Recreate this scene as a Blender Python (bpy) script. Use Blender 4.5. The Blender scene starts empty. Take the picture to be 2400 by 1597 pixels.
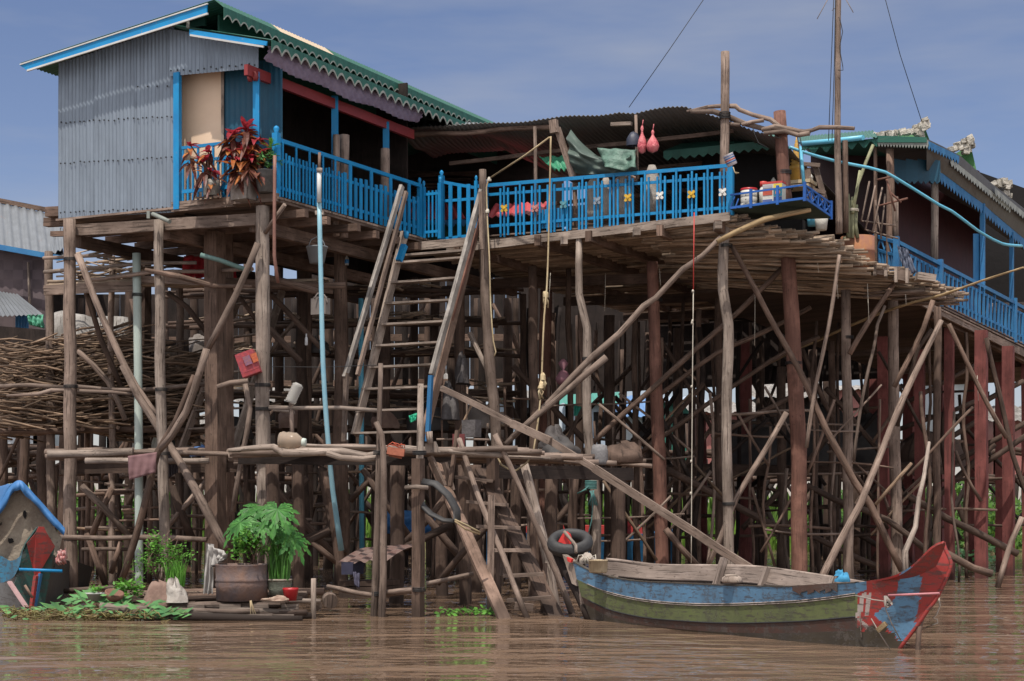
import bpy, math, random
from mathutils import Vector, noise
random.seed(11)
SC = bpy.context.scene
COL = SC.collection
R = math.radians
# ------------------------------------------------------------------ camera, sky, sun
F, CX, HY, HC = 3900.0, 1200.0, 1180.0, 1.5      # focal length in photo pixels, principal column, horizon row, eye height
CAM = Vector((0, 0, HC))
cam = bpy.data.cameras.new("camera"); camo = bpy.data.objects.new("camera", cam); COL.objects.link(camo)
camo.location = CAM; camo.rotation_euler = (R(90), 0, 0)
cam.sensor_width = 36; cam.lens = F / 2400 * 36; cam.shift_y = (HY - 798.5) / 2400
cam.clip_end = 3000; cam.clip_start = 0.5
SC.camera = camo
SUN_EL, SUN_AZ = R(65), math.atan2(-0.34, -0.94)      # azimuth from +Y clockwise of the direction TO the sun
sd = Vector((math.sin(SUN_AZ) * math.cos(SUN_EL), math.cos(SUN_AZ) * math.cos(SUN_EL), math.sin(SUN_EL)))
sun = bpy.data.lights.new("sun", 'SUN'); suno = bpy.data.objects.new("sun", sun); COL.objects.link(suno)
sun.energy = 2.95; sun.angle = R(0.6); sun.color = (1.0, 0.93, 0.84)
suno.rotation_euler = sd.to_track_quat('Z', 'Y').to_euler()
W = bpy.data.worlds.new("World"); SC.world = W; W.use_nodes = True
nt = W.node_tree; nt.nodes.clear()
def N(nt, t, **kw):
    n = nt.nodes.new(t)
    for k, v in kw.items():
        if hasattr(n, k): setattr(n, k, v)
        else: n.inputs[k.replace('_', ' ')].default_value = v
    return n
sky = N(nt, 'ShaderNodeTexSky', sky_type='NISHITA', sun_disc=False, sun_elevation=SUN_EL, sun_rotation=SUN_AZ,
        air_density=1.0, dust_density=0.3, ozone_density=2.5, altitude=0)
bg = N(nt, 'ShaderNodeBackground', Strength=0.10)
out = N(nt, 'ShaderNodeOutputWorld')
tc = N(nt, 'ShaderNodeTexCoord')
mp = N(nt, 'ShaderNodeMapping'); mp.inputs['Scale'].default_value = (2.2, 2.2, 11); mp.inputs['Rotation'].default_value = (0, R(6), 0)
nz = N(nt, 'ShaderNodeTexNoise', Scale=1.6, Detail=5.0, Roughness=0.55)
rp = N(nt, 'ShaderNodeMapRange'); rp.inputs[1].default_value = 0.42; rp.inputs[2].default_value = 0.8; rp.inputs[4].default_value = 0.62
tint = N(nt, 'ShaderNodeMix', data_type='RGBA', blend_type='MULTIPLY'); tint.inputs[0].default_value = 1
tint.inputs[7].default_value = (0.68, 0.615, 0.68, 1)
mx = N(nt, 'ShaderNodeMix', data_type='RGBA'); mx.inputs[7].default_value = (3.1, 3.25, 3.65, 1)
L = nt.links.new
L(tc.outputs['Generated'], mp.inputs[0]); L(mp.outputs[0], nz.inputs['Vector']); L(nz.outputs[0], rp.inputs[0])
L(sky.outputs[0], tint.inputs[6]); L(tint.outputs[2], mx.inputs[6]); L(rp.outputs[0], mx.inputs[0])
# unseen bright cloud layer, added high up and behind the viewer as fill light
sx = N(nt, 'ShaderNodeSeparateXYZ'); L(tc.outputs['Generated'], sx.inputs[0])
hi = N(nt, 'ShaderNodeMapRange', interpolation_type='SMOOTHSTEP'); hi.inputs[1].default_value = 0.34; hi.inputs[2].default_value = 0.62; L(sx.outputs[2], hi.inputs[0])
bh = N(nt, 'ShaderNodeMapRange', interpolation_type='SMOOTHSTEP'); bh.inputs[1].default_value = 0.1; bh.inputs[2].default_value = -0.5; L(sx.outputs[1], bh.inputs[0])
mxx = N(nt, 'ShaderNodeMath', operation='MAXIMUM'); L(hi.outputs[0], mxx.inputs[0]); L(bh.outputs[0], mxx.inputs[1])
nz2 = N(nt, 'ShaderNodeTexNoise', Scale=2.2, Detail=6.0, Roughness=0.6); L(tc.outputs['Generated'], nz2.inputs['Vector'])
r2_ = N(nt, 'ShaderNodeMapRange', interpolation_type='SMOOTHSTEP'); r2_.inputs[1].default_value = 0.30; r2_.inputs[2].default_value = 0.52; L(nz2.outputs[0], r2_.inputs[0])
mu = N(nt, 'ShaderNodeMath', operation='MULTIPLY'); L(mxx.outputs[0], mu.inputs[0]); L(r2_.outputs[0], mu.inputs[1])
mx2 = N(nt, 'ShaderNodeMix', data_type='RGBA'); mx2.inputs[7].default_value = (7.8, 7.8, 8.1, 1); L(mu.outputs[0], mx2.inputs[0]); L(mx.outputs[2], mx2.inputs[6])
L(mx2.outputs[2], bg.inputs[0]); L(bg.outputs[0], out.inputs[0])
SC.cycles.max_bounces = 12; SC.cycles.diffuse_bounces = 7; SC.cycles.glossy_bounces = 4
SC.view_settings.view_transform = 'Standard'; SC.view_settings.look = 'None'
SC.view_settings.exposure = 0.50; SC.view_settings.gamma = 1.0
# ------------------------------------------------------------------ helpers
Z = Vector((0, 0, 1))
def P(x, y, D): return Vector(((x - CX) / F * D, D, HC - (y - HY) / F * D))
def ray(x, y): return Vector(((x - CX) / F, 1, -(y - HY) / F))
def on(x, y, o, n):
    d = ray(x, y); return CAM + d * ((o - CAM).dot(n) / d.dot(n))
def flat(x, y, z): return on(x, y, Vector((0, 0, z)), Z)
def at_z(x, D, z): return Vector(((x - CX) / F * D, D, z))
def ip(x, tab):
    if x <= tab[0][0]: a, b = tab[0], tab[1]
    else:
        a, b = tab[-2], tab[-1]
        for i in range(len(tab) - 1):
            if tab[i][0] <= x <= tab[i + 1][0]: a, b = tab[i], tab[i + 1]; break
    return a[1] + (b[1] - a[1]) * (x - a[0]) / (b[0] - a[0])
rnd = random.uniform
class MB:
    """collects shapes in world space; build() links them as ONE mesh object"""
    def __init__(s): s.v = []; s.f = []; s.uv = []; s.mi = []; s.m = 0; s.sm = []
    def face(s, idx, uv=None, smooth=False):
        s.f.append(tuple(idx)); s.uv.append(uv or [(s.v[i][0] + s.v[i][1], s.v[i][2]) for i in idx]); s.mi.append(s.m); s.sm.append(smooth)
    def poly(s, pts, uv=None):
        b = len(s.v); s.v += [Vector(p) for p in pts]; s.face(range(b, b + len(pts)), uv)
    def slab(s, pts, th):
        """flat polygon extruded by the vector th"""
        n = len(pts); b = len(s.v); th = Vector(th)
        s.v += [Vector(p) for p in pts] + [Vector(p) + th for p in pts]
        s.face(range(b, b + n)); s.face(range(b + 2 * n - 1, b + n - 1, -1))
        for i in range(n): s.face((b + i, b + n + i, b + n + (i + 1) % n, b + (i + 1) % n))
    def bar(s, a, b, w, h, up=Z, wob=0.0):
        a = Vector(a); b = Vector(b); d = (b - a); ln = d.length; d.normalize()
        up = Vector(up)
        if abs(d.dot(up)) > 0.95: up = Vector((0, -1, 0)) if abs(d.y) < 0.9 else Vector((1, 0, 0))
        sd_ = d.cross(up).normalized(); up2 = sd_.cross(d).normalized()
        n = max(1, int(ln / 0.6)) if wob else 1
        base = len(s.v); o = rnd(0, 50); ph = rnd(0, 9)
        for i in range(n + 1):
            c = a.lerp(b, i / n)
            if wob and 0 < i < n: c = c + sd_ * rnd(-wob, wob) + up2 * rnd(-wob, wob)
            for q, (i1, j1) in enumerate(((-1, -1), (1, -1), (1, 1), (-1, 1))):
                s.v.append(c + sd_ * (w / 2 * i1) + up2 * (h / 2 * j1))
        per = [0, w, w + h, 2 * w + h, 2 * w + 2 * h]
        for i in range(n):
            for q in range(4):
                q2 = (q + 1) % 4; k = base + i * 4
                v0, v1 = o + ln * i / n, o + ln * (i + 1) / n
                s.face((k + q, k + q2, k + 4 + q2, k + 4 + q), [(ph + per[q], v0), (ph + per[q + 1], v0), (ph + per[q + 1], v1), (ph + per[q], v1)])
        s.face((base + 3, base + 2, base + 1, base), [(ph, o), (ph + .05, o), (ph + .05, o + .05), (ph, o + .05)]); k = base + n * 4
        s.face((k, k + 1, k + 2, k + 3), [(ph, o), (ph + .05, o), (ph + .05, o + .05), (ph, o + .05)])
    def box(s, c, sx, sy, sz): s.bar(Vector(c) - Vector((sx / 2, 0, 0)), Vector(c) + Vector((sx / 2, 0, 0)), sy, sz)
    def tube(s, pts, r, seg=7, wob=0.0, step=0.35, cap=True, lump=0.0, flatn=1.0):
        pts = [Vector(p) for p in pts]
        rs = list(r) if isinstance(r, (list, tuple)) else [r] * len(pts)
        cp = []; cr = []
        for i in range(len(pts) - 1):
            n = max(1, int((pts[i + 1] - pts[i]).length / step)) if step else 1
            for k in range(n):
                t = k / n
                if len(pts) > 2 and step:      # catmull-rom through the given joints
                    p0 = pts[max(i - 1, 0)]; p1 = pts[i]; p2 = pts[i + 1]; p3 = pts[min(i + 2, len(pts) - 1)]
                    c = 0.5 * ((2 * p1) + (p2 - p0) * t + (2 * p0 - 5 * p1 + 4 * p2 - p3) * t * t + (3 * p1 - p0 - 3 * p2 + p3) * t ** 3)
                else: c = pts[i].lerp(pts[i + 1], t)
                cp.append(c); cr.append(rs[i] + (rs[i + 1] - rs[i]) * t)
        cp.append(pts[-1]); cr.append(rs[-1])
        base = len(s.v); o = rnd(0, 50); ph = rnd(0, 9); ln = 0; vs = [0.0]
        for i in range(1, len(cp)): ln += (cp[i] - cp[i - 1]).length; vs.append(ln)
        seed = Vector((rnd(0, 99), rnd(0, 99), 0)); ref = None
        for i, c in enumerate(cp):
            d = (cp[min(i + 1, len(cp) - 1)] - cp[max(i - 1, 0)]).normalized()
            if ref is None:
                ref = d.orthogonal().normalized()
            e1 = (ref - d * ref.dot(d)).normalized(); ref = e1; e2 = d.cross(e1)
            c = Vector(c)
            if wob: c += e1 * wob * noise.noise(seed + Vector((0, 0, vs[i] * 0.9))) * 2 + e2 * wob * noise.noise(seed + Vector((7, 0, vs[i] * 0.9))) * 2
            for q in range(seg):
                a = 2 * math.pi * q / seg
                rr = cr[i] * (1 + (lump * noise.noise(seed + Vector((math.cos(a), math.sin(a), vs[i] * 2.2))) if lump else 0))
                s.v.append(c + e1 * math.cos(a) * rr + e2 * math.sin(a) * rr * flatn)
        for i in range(len(cp) - 1):
            c1 = 2 * math.pi * max(cr[i], .01)
            for q in range(seg):
                q2 = (q + 1) % seg; k = base + i * seg
                s.face((k + q, k + q2, k + seg + q2, k + seg + q), [(ph + c1 * q / seg, o + vs[i]), (ph + c1 * (q + 1) / seg, o + vs[i]), (ph + c1 * (q + 1) / seg, o + vs[i + 1]), (ph + c1 * q / seg, o + vs[i + 1])], True)
        if cap:
            s.face(range(base + seg - 1, base - 1, -1)); k = base + (len(cp) - 1) * seg; s.face(range(k, k + seg))
    def lathe(s, c, prof, seg=16, axis=Z, e=None):
        axis = Vector(axis).normalized(); e1 = axis.orthogonal().normalized(); e2 = axis.cross(e1); base = len(s.v); c = Vector(c)
        for (r, h) in prof:
            for q in range(seg):
                a = 2 * math.pi * q / seg; s.v.append(c + axis * h + e1 * math.cos(a) * r + e2 * math.sin(a) * r)
        for i in range(len(prof) - 1):
            for q in range(seg):
                q2 = (q + 1) % seg; k = base + i * seg
                s.face((k + q, k + q2, k + seg + q2, k + seg + q), [(q / seg, prof[i][1]), ((q + 1) / seg, prof[i][1]), ((q + 1) / seg, prof[i + 1][1]), (q / seg, prof[i + 1][1])], True)
        s.face(range(base + seg - 1, base - 1, -1)); k = base + (len(prof) - 1) * seg; s.face(range(k, k + seg))
    def grid(s, fn, nu, nv, smooth=True, us=1, vs=1):
        b = len(s.v)
        for j in range(nv + 1):
            for i in range(nu + 1): s.v.append(Vector(fn(i / nu, j / nv)))
        for j in range(nv):
            for i in range(nu):
                k = b + j * (nu + 1) + i
                s.face((k, k + 1, k + nu + 2, k + nu + 1), [(i / nu * us, j / nv * vs), ((i + 1) / nu * us, j / nv * vs), ((i + 1) / nu * us, (j + 1) / nv * vs), (i / nu * us, (j + 1) / nv * vs)], smooth)
    def corr(s, bl, br, tl, tr, nrm, pitch=0.076, amp=0.009, rows=1, per=6, dent=0.0):
        """corrugated sheet, waves counted along bl->br"""
        bl, br, tl, tr, nrm = map(Vector, (bl, br, tl, tr, nrm)); wd = (br - bl).length; n = max(2, int(wd / pitch * per)); hh = (tl - bl).length
        sd2 = rnd(0, 99)
        def fn(i, j):
            p = bl.lerp(br, i).lerp(tl.lerp(tr, i), j)
            d = amp * math.sin(i * wd / pitch * 2 * math.pi)
            if dent: d += dent * noise.noise(Vector((i * wd * .8 + sd2, j * hh * .8, 0)))
            return p + nrm * d
        s.grid(fn, n, rows, True, wd, hh)
    def build(s, name, mat, parent=None, origin=None):
        me = bpy.data.meshes.new(name)
        if not s.v: raise RuntimeError(name)
        xs = [p[0] for p in s.v]; ys = [p[1] for p in s.v]; zs = [p[2] for p in s.v]
        if origin is None: origin = Vector(((min(xs) + max(xs)) / 2, (min(ys) + max(ys)) / 2, min(zs)))
        me.from_pydata([tuple(Vector(p) - origin) for p in s.v], [], s.f)
        ul = me.uv_layers.new(name="UVMap"); flatuv = []
        for u_ in s.uv:
            for a in u_: flatuv += [a[0], a[1]]
        ul.data.foreach_set('uv', flatuv)
        me.polygons.foreach_set('material_index', s.mi); me.polygons.foreach_set('use_smooth', s.sm)
        for m in (mat if isinstance(mat, (list, tuple)) else [mat]): me.materials.append(m)
        me.update()
        o = bpy.data.objects.new(name, me); COL.objects.link(o)
        pw = Vector((0, 0, 0))
        if parent is not None: o.parent = parent; pw = WL[parent.name]
        o.location = origin - pw; WL[o.name] = origin.copy()
        return o
WL = {}
def tag(o, label=None, cat=None, group=None, kind=None):
    if label: o['label'] = label
    if cat: o['category'] = cat
    if group: o['group'] = group
    if kind: o['kind'] = kind
    return o
def thing(name, label, cat, loc=(0, 0, 0), group=None):
    o = bpy.data.objects.new(name, None); COL.objects.link(o); o.location = loc; o.empty_display_size = .2
    WL[o.name] = Vector(loc); return tag(o, label, cat, group)
def one(fn, name, mat, parent=None):
    m = MB(); fn(m); return m.build(name, mat, parent)
# ------------------------------------------------------------------ materials
def newmat(name):
    m = bpy.data.materials.new(name); m.use_nodes = True; nt = m.node_tree; nt.nodes.clear()
    o = N(nt, 'ShaderNodeOutputMaterial'); b = N(nt, 'ShaderNodeBsdfPrincipled'); nt.links.new(b.outputs[0], o.inputs[0])
    return m, nt, b, o
def c4(c): return (c[0], c[1], c[2], 1)
def mapped(nt, src, scale, loc=(0, 0, 0)):
    tc = N(nt, 'ShaderNodeTexCoord'); mp = N(nt, 'ShaderNodeMapping'); mp.inputs['Scale'].default_value = scale; mp.inputs['Location'].default_value = loc
    nt.links.new(tc.outputs[src], mp.inputs[0]); return mp.outputs[0]
def noisef(nt, vec, scale, detail=4, rough=.55, lo=0.3, hi=0.7, a=0.0, b=1.0):
    n = N(nt, 'ShaderNodeTexNoise', Scale=scale, Detail=float(detail), Roughness=rough); nt.links.new(vec, n.inputs['Vector'])
    r = N(nt, 'ShaderNodeMapRange'); r.inputs[1].default_value = lo; r.inputs[2].default_value = hi; r.inputs[3].default_value = a; r.inputs[4].default_value = b
    nt.links.new(n.outputs[0], r.inputs[0]); return r.outputs[0]
def mixc(nt, f, a, b, mode='MIX'):
    m = N(nt, 'ShaderNodeMix', data_type='RGBA', blend_type=mode)
    for i, x in ((0, f), (6, a), (7, b)):
        if isinstance(x, (int, float)): m.inputs[i].default_value = x
        elif isinstance(x, (tuple, list)): m.inputs[i].default_value = c4(x)
        else: nt.links.new(x, m.inputs[i])
    return m.outputs[2]
def island_value(nt, col, lo=.65, hi=1.25):
    g = N(nt, 'ShaderNodeNewGeometry'); oi = N(nt, 'ShaderNodeObjectInfo')
    ad = N(nt, 'ShaderNodeMath', operation='ADD'); fr = N(nt, 'ShaderNodeMath', operation='FRACT')
    nt.links.new(g.outputs['Random Per Island'], ad.inputs[0]); nt.links.new(oi.outputs['Random'], ad.inputs[1]); nt.links.new(ad.outputs[0], fr.inputs[0])
    r = N(nt, 'ShaderNodeMapRange'); r.inputs[3].default_value = lo; r.inputs[4].default_value = hi; nt.links.new(fr.outputs[0], r.inputs[0])
    h = N(nt, 'ShaderNodeHueSaturation'); nt.links.new(r.outputs[0], h.inputs['Value']); nt.links.new(col, h.inputs['Color']); return h.outputs[0]
def bump(nt, b, h, strength=.4, dist=.01):
    n = N(nt, 'ShaderNodeBump', Strength=strength, Distance=dist); nt.links.new(h, n.inputs['Height']); nt.links.new(n.outputs[0], b.inputs['Normal'])
def wood(name, c1, c2, dark=(.035, .025, .02), crack=.75, var=(.65, 1.25), rough=.85, tip=None):
    m, nt, b, o = newmat(name)
    f1 = noisef(nt, mapped(nt, 'UV', (16, 1.5, 1)), 1.6, 5, .6, .32, .68)
    col = mixc(nt, f1, c1, c2)
    f3 = noisef(nt, mapped(nt, 'UV', (2.2, 1.3, 1)), 1.3, 3, .5, .35, .7, 0, .8)
    col = mixc(nt, f3, col, [x * .5 for x in c1])
    f5 = noisef(nt, mapped(nt, 'UV', (1.1, .9, 1), (5, 3, 0)), 2.2, 4, .6, .52, .7, 0, .6)
    col = mixc(nt, f5, col, [min(.7, x * 1.3) for x in c2])
    f2 = noisef(nt, mapped(nt, 'UV', (42, 1.6, 1)), 1.0, 3, .6, .56, .66, 0, crack)
    col = mixc(nt, f2, col, dark)
    f4 = noisef(nt, mapped(nt, 'UV', (17, 7, 1)), 1.6, 4, .65, .60, .68, 0, .7)
    col = mixc(nt, f4, col, dark)
    col = island_value(nt, col, *var)
    g = N(nt, 'ShaderNodeNewGeometry'); sp = N(nt, 'ShaderNodeSeparateXYZ'); nt.links.new(g.outputs['Position'], sp.inputs[0])      # soaked band at the waterline
    wet = N(nt, 'ShaderNodeMapRange'); wet.inputs[1].default_value = .10; wet.inputs[2].default_value = .34; wet.inputs[3].default_value = .6; wet.inputs[4].default_value = 0; nt.links.new(sp.outputs[2], wet.inputs[0])
    col = mixc(nt, wet.outputs[0], col, dark)
    nt.links.new(col, b.inputs['Base Color']); b.inputs['Roughness'].default_value = rough; b.inputs['Specular IOR Level'].default_value = .25
    bump(nt, b, f2, .5, .02); return m
def paint(name, c, c2=None, chip=(.30, .22, .17), amt=.5, rough=.5, var=(.85, 1.12), src='UV'):
    m, nt, b, o = newmat(name)
    f1 = noisef(nt, mapped(nt, src, (3, 2, 3)), 1.5, 4, .6, .3, .7)
    col = mixc(nt, f1, c, c2 or [x * .72 for x in c])
    f2 = noisef(nt, mapped(nt, src, (22, 7, 22)), 1.2, 5, .7, .62, .68, 0, amt)
    col = mixc(nt, f2, col, chip)
    col = island_value(nt, col, *var)
    nt.links.new(col, b.inputs['Base Color']); b.inputs['Roughness'].default_value = rough; b.inputs['Specular IOR Level'].default_value = .3
    bump(nt, b, f1, .25, .01); return m
def metal(name, c1, c2, rust=(.22, .10, .05), amt=.55, rough=.5, metallic=.35):
    m, nt, b, o = newmat(name)
    f1 = noisef(nt, mapped(nt, 'UV', (9, .5, 1)), 1.2, 5, .6, .3, .7)
    col = mixc(nt, f1, c1, c2)
    f3 = noisef(nt, mapped(nt, 'UV', (1.2, .7, 1)), 1.5, 4, .6, .4, .7, 0, .5)
    col = mixc(nt, f3, col, [x * .7 for x in c2])
    f2 = noisef(nt, mapped(nt, 'UV', (4.5, .8, 1)), 1.1, 6, .7, .64, .76, 0, amt)
    col = mixc(nt, f2, col, rust)
    nt.links.new(col, b.inputs['Base Color']); b.inputs['Roughness'].default_value = rough; b.inputs['Metallic'].default_value = metallic
    return m
def plain(name, c, rough=.6, c2=None, scale=6, var=(.9, 1.1), spec=.4, bmp=.2):
    m, nt, b, o = newmat(name)
    f = noisef(nt, mapped(nt, 'Object', (1, 1, 1)), scale, 5, .6, .3, .7)
    col = island_value(nt, mixc(nt, f, c, c2 or [x * .75 for x in c]), *var)
    nt.links.new(col, b.inputs['Base Color']); b.inputs['Roughness'].default_value = rough; b.inputs['Specular IOR Level'].default_value = spec
    if bmp: bump(nt, b, f, bmp, .02)
    return m
def leaf(name, c, c2, var=(.6, 1.3), trans=.35, scale=8):
    m, nt, b, o = newmat(name)
    f = noisef(nt, mapped(nt, 'Object', (1, 1, 1)), scale, 3, .5, .35, .65)
    col = island_value(nt, mixc(nt, f, c, c2), *var)
    nt.links.new(col, b.inputs['Base Color']); b.inputs['Roughness'].default_value = .45; b.inputs['Specular IOR Level'].default_value = .35
    t = N(nt, 'ShaderNodeBsdfTranslucent'); nt.links.new(col, t.inputs['Color'])
    mxs = N(nt, 'ShaderNodeMixShader'); mxs.inputs[0].default_value = trans
    nt.links.new(b.outputs[0], mxs.inputs[1]); nt.links.new(t.outputs[0], mxs.inputs[2]); nt.links.new(mxs.outputs[0], o.inputs[0]); return m
M = {}
M['grey_wood'] = wood('grey_wood', (.20, .143, .114), (.305, .232, .19))
M['pale_wood'] = wood('pale_wood', (.255, .198, .163), (.38, .312, .262), var=(.85, 1.15))
M['brown_wood'] = wood('brown_wood', (.145, .094, .070), (.235, .158, .122))
M['dark_wood'] = wood('dark_wood', (.082, .054, .042), (.135, .09, .069))  # darker tone that also puts shade into the colour of poles further back
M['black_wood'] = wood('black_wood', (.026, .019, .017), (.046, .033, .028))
M['red_wood'] = wood('red_wood', (.15, .072, .055), (.225, .115, .085), var=(.85, 1.15), crack=.5)
M['red_paint_post'] = wood('red_paint_post', (.17, .055, .050), (.235, .08, .070), var=(.9, 1.1), crack=.35)
M['stick'] = wood('stick', (.34, .25, .18), (.48, .37, .275), var=(.5, 1.35))
M['firewood'] = wood('firewood', (.17, .112, .075), (.30, .21, .145), var=(.4, 1.3))
M['bamboo'] = wood('bamboo', (.30, .21, .11), (.40, .29, .165), crack=.4)
M['blue'] = paint('blue_paint', (.010, .235, .49), (.012, .175, .40), amt=.55)
M['blue_dull'] = paint('blue_paint_dull', (.03, .13, .30), (.04, .18, .36), amt=.5)
M['teal'] = paint('teal_paint', (.012, .075, .125), (.015, .06, .10), amt=.1)
M['white_trim'] = paint('white_trim', (.62, .62, .60), (.5, .5, .48), amt=.3)
M['green_roof'] = paint('green_roof_paint', (.024, .095, .07), (.032, .125, .095), amt=.25, chip=(.16, .15, .13))
M['scallop_white'] = paint('scallop_edge', (.32, .33, .29), (.21, .22, .20), amt=.5)
M['red_beam'] = paint('red_beam_paint', (.24, .035, .035), (.18, .03, .032), amt=.2)
M['zinc'] = metal('zinc_sheet', (.25, .297, .355), (.18, .213, .257), amt=.6)
M['zinc_old'] = metal('old_zinc_sheet', (.20, .215, .235), (.15, .16, .17), amt=.8)
M['chipped'] = wood('chipped_white_rail', (.25, .22, .195), (.42, .385, .35), dark=(.09, .08, .08), crack=.95, var=(.8, 1.05))
M['zinc_dark'] = metal('dark_zinc_sheet', (.12, .11, .10), (.075, .068, .062), amt=.5, metallic=.1)
M['beige_sheet'] = paint('beige_sheet', (.55, .44, .32), (.48, .38, .27), amt=.15)
M['door'] = paint('door_panel', (.72, .54, .39), (.66, .48, .34), amt=.05)
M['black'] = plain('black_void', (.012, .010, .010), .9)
M['nail'] = plain('nail_head', (.03, .03, .035), .6)
M['rope'] = wood('rope_fibre', (.50, .38, .22), (.60, .47, .30), crack=.3)
M['rope_pale'] = plain('pale_rope', (.55, .50, .42), .8)
M['wire'] = plain('black_wire', (.02, .02, .022), .6)
# ------------------------------------------------------------------ water and bank
def water_mat():
    m, nt, b, o = newmat('river_water')
    f = noisef(nt, mapped(nt, 'Object', (.12, .3, 1)), 1.2, 3, .5, .3, .7)
    nt.links.new(mixc(nt, f, (.178, .116, .078), (.145, .097, .066)), b.inputs['Base Color'])
    b.inputs['Roughness'].default_value = .035; b.inputs['IOR'].default_value = 1.33; b.inputs['Specular IOR Level'].default_value = .34
    n1 = N(nt, 'ShaderNodeTexNoise', Scale=1.0, Detail=1.5, Roughness=.5, Distortion=.5); nt.links.new(mapped(nt, 'Object', (2.7, 3.4, 1)), n1.inputs['Vector'])
    n2 = N(nt, 'ShaderNodeTexNoise', Scale=1.0, Detail=3.0, Roughness=.5); nt.links.new(mapped(nt, 'Object', (.95, 1.45, 1)), n2.inputs['Vector'])
    a = N(nt, 'ShaderNodeMath', operation='MULTIPLY_ADD'); a.inputs[1].default_value = .24
    nt.links.new(n1.outputs[0], a.inputs[0]); nt.links.new(n2.outputs[0], a.inputs[2])
    ms = noisef(nt, mapped(nt, 'Object', (.16, .42, 1), (3, 1, 0)), 1.2, 3, .5, .36, .64, .22, 1.0)      # calmer and ruffled patches
    hm = N(nt, 'ShaderNodeMath', operation='MULTIPLY'); nt.links.new(a.outputs[0], hm.inputs[0]); nt.links.new(ms, hm.inputs[1])
    bp = N(nt, 'ShaderNodeBump', Strength=1.0, Distance=.14); nt.links.new(hm.outputs[0], bp.inputs['Height']); nt.links.new(bp.outputs[0], b.inputs['Normal'])
    return m
M['water'] = water_mat()
tag(one(lambda m: m.poly([(-90, 2, 0), (90, 2, 0), (90, 62, 0), (-90, 62, 0)]), 'water', M['water']), kind='structure')
def bank(m):
    def fn(i, j):
        x = -110 + 220 * i; y = 52 + 200 * j * j
        return (x, y + 1.2 * math.sin(x * .31), -.35 + min(1.0, j * 5) * .9 + .12 * noise.noise(Vector((x * .2, y * .2, 0))))
    m.grid(fn, 90, 30)
M['soil'] = plain('bank_soil', (.16, .13, .06), .95, (.10, .13, .03), .6)
tag(one(bank, 'river_bank', M['soil']), kind='structure')
M['grass'] = leaf('bank_grass_blades', (.17, .30, .05), (.10, .20, .03), trans=.3)
def grass(m):
    for k in range(5200):
        x = rnd(-26, 30); y = 52.5 + rnd(0, 1) ** 1.6 * 14; h = rnd(.5, 1.9); z0 = -.15 + min(1, (y - 52) / 10) * .8
        a = rnd(0, 3.14); w = rnd(.04, .10); dx, dy = math.cos(a) * w, math.sin(a) * w; lx = rnd(-.4, .4)
        m.poly([(x - dx, y - dy, z0), (x + dx, y + dy, z0), (x + dx * .6 + lx * .5, y + dy * .6, z0 + h * .7), (x + lx, y, z0 + h)])
tag(one(grass, 'bank_grass', M['grass']), 'tall bright green grass growing along the far bank', None, None, 'stuff')
# ------------------------------------------------------------------ the corrugated stilt house on the left
u = Vector((.892, -.452, 0)); v = Vector((.452, .892, 0))
C1 = P(650, 462, 26.6); DZ = C1.z
H1 = thing('stilt_house', 'tall stilt house on the left with grey corrugated gable wall and blue porch', 'house', (C1 - u * 2.5 + v * 2.5) * 1 - Z * C1.z)
def fa(x, y, off=0.0): return on(x, y, C1 + v * off, v)
def ra(x, y, off=0.0): return on(x, y, C1 + u * off, u)
nF = -v
# gable wall: three sheets side by side and the strip above the porch
def wall(m):
    xs = [(137, 222), (222, 312), (312, 407)]
    top = [(137, 148), (222, 121), (312, 92), (407, 62)]
    for k, (a, b) in enumerate(xs):
        off = -.012 * (k % 2)
        m.corr(fa(a, 513 - (a - 137) * .055, off), fa(b + 3, 513 - (b - 137) * .055, off), fa(a, ip(a, top), off), fa(b + 3, ip(b, top), off), nF, .078, .011, 14, 6, .012)
    m.m = 1
    for row in (288, 383, 500, 215):
        for k in range(24):
            x = 142 + k * 11.3 + rnd(-2, 2); y = row - (x - 140) * .055 + rnd(-2, 2)
            if row == 215 and (x < 300 or k % 2): continue
            m.lathe(fa(x, y, -.022), [(.016, 0), (.012, .012)], 6, nF)
one(wall, 'wall', [M['zinc'], M['nail']], H1)
def strip(m):
    m.corr(fa(396, 179, -.06), fa(607, 160, -.06), fa(396, 68, -.06), fa(607, 100, -.06), nF, .078, .011, 6, 6, .01)
    m.m = 1
    for k in range(14):
        x = 402 + k * 15 + rnd(-3, 3); m.lathe(fa(x, 168 - (x - 402) * .088 + rnd(-3, 3), -.075), [(.016, 0), (.012, .012)], 6, nF)
tag(one(strip, 'porch_header', [M['zinc'], M['nail']], H1), 'corrugated strip hung above the porch door')
# side and inner walls keep the rooms dark
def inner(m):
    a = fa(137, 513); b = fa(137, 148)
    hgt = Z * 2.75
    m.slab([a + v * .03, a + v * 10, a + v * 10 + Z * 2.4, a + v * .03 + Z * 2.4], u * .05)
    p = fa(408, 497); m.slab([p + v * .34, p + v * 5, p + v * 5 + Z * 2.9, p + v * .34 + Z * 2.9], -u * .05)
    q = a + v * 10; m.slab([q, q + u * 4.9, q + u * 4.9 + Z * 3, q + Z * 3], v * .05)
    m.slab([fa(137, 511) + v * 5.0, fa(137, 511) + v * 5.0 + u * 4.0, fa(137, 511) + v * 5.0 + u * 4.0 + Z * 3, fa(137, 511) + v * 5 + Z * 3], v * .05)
one(inner, 'inner_wall', M['black_wood'], H1)
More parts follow.
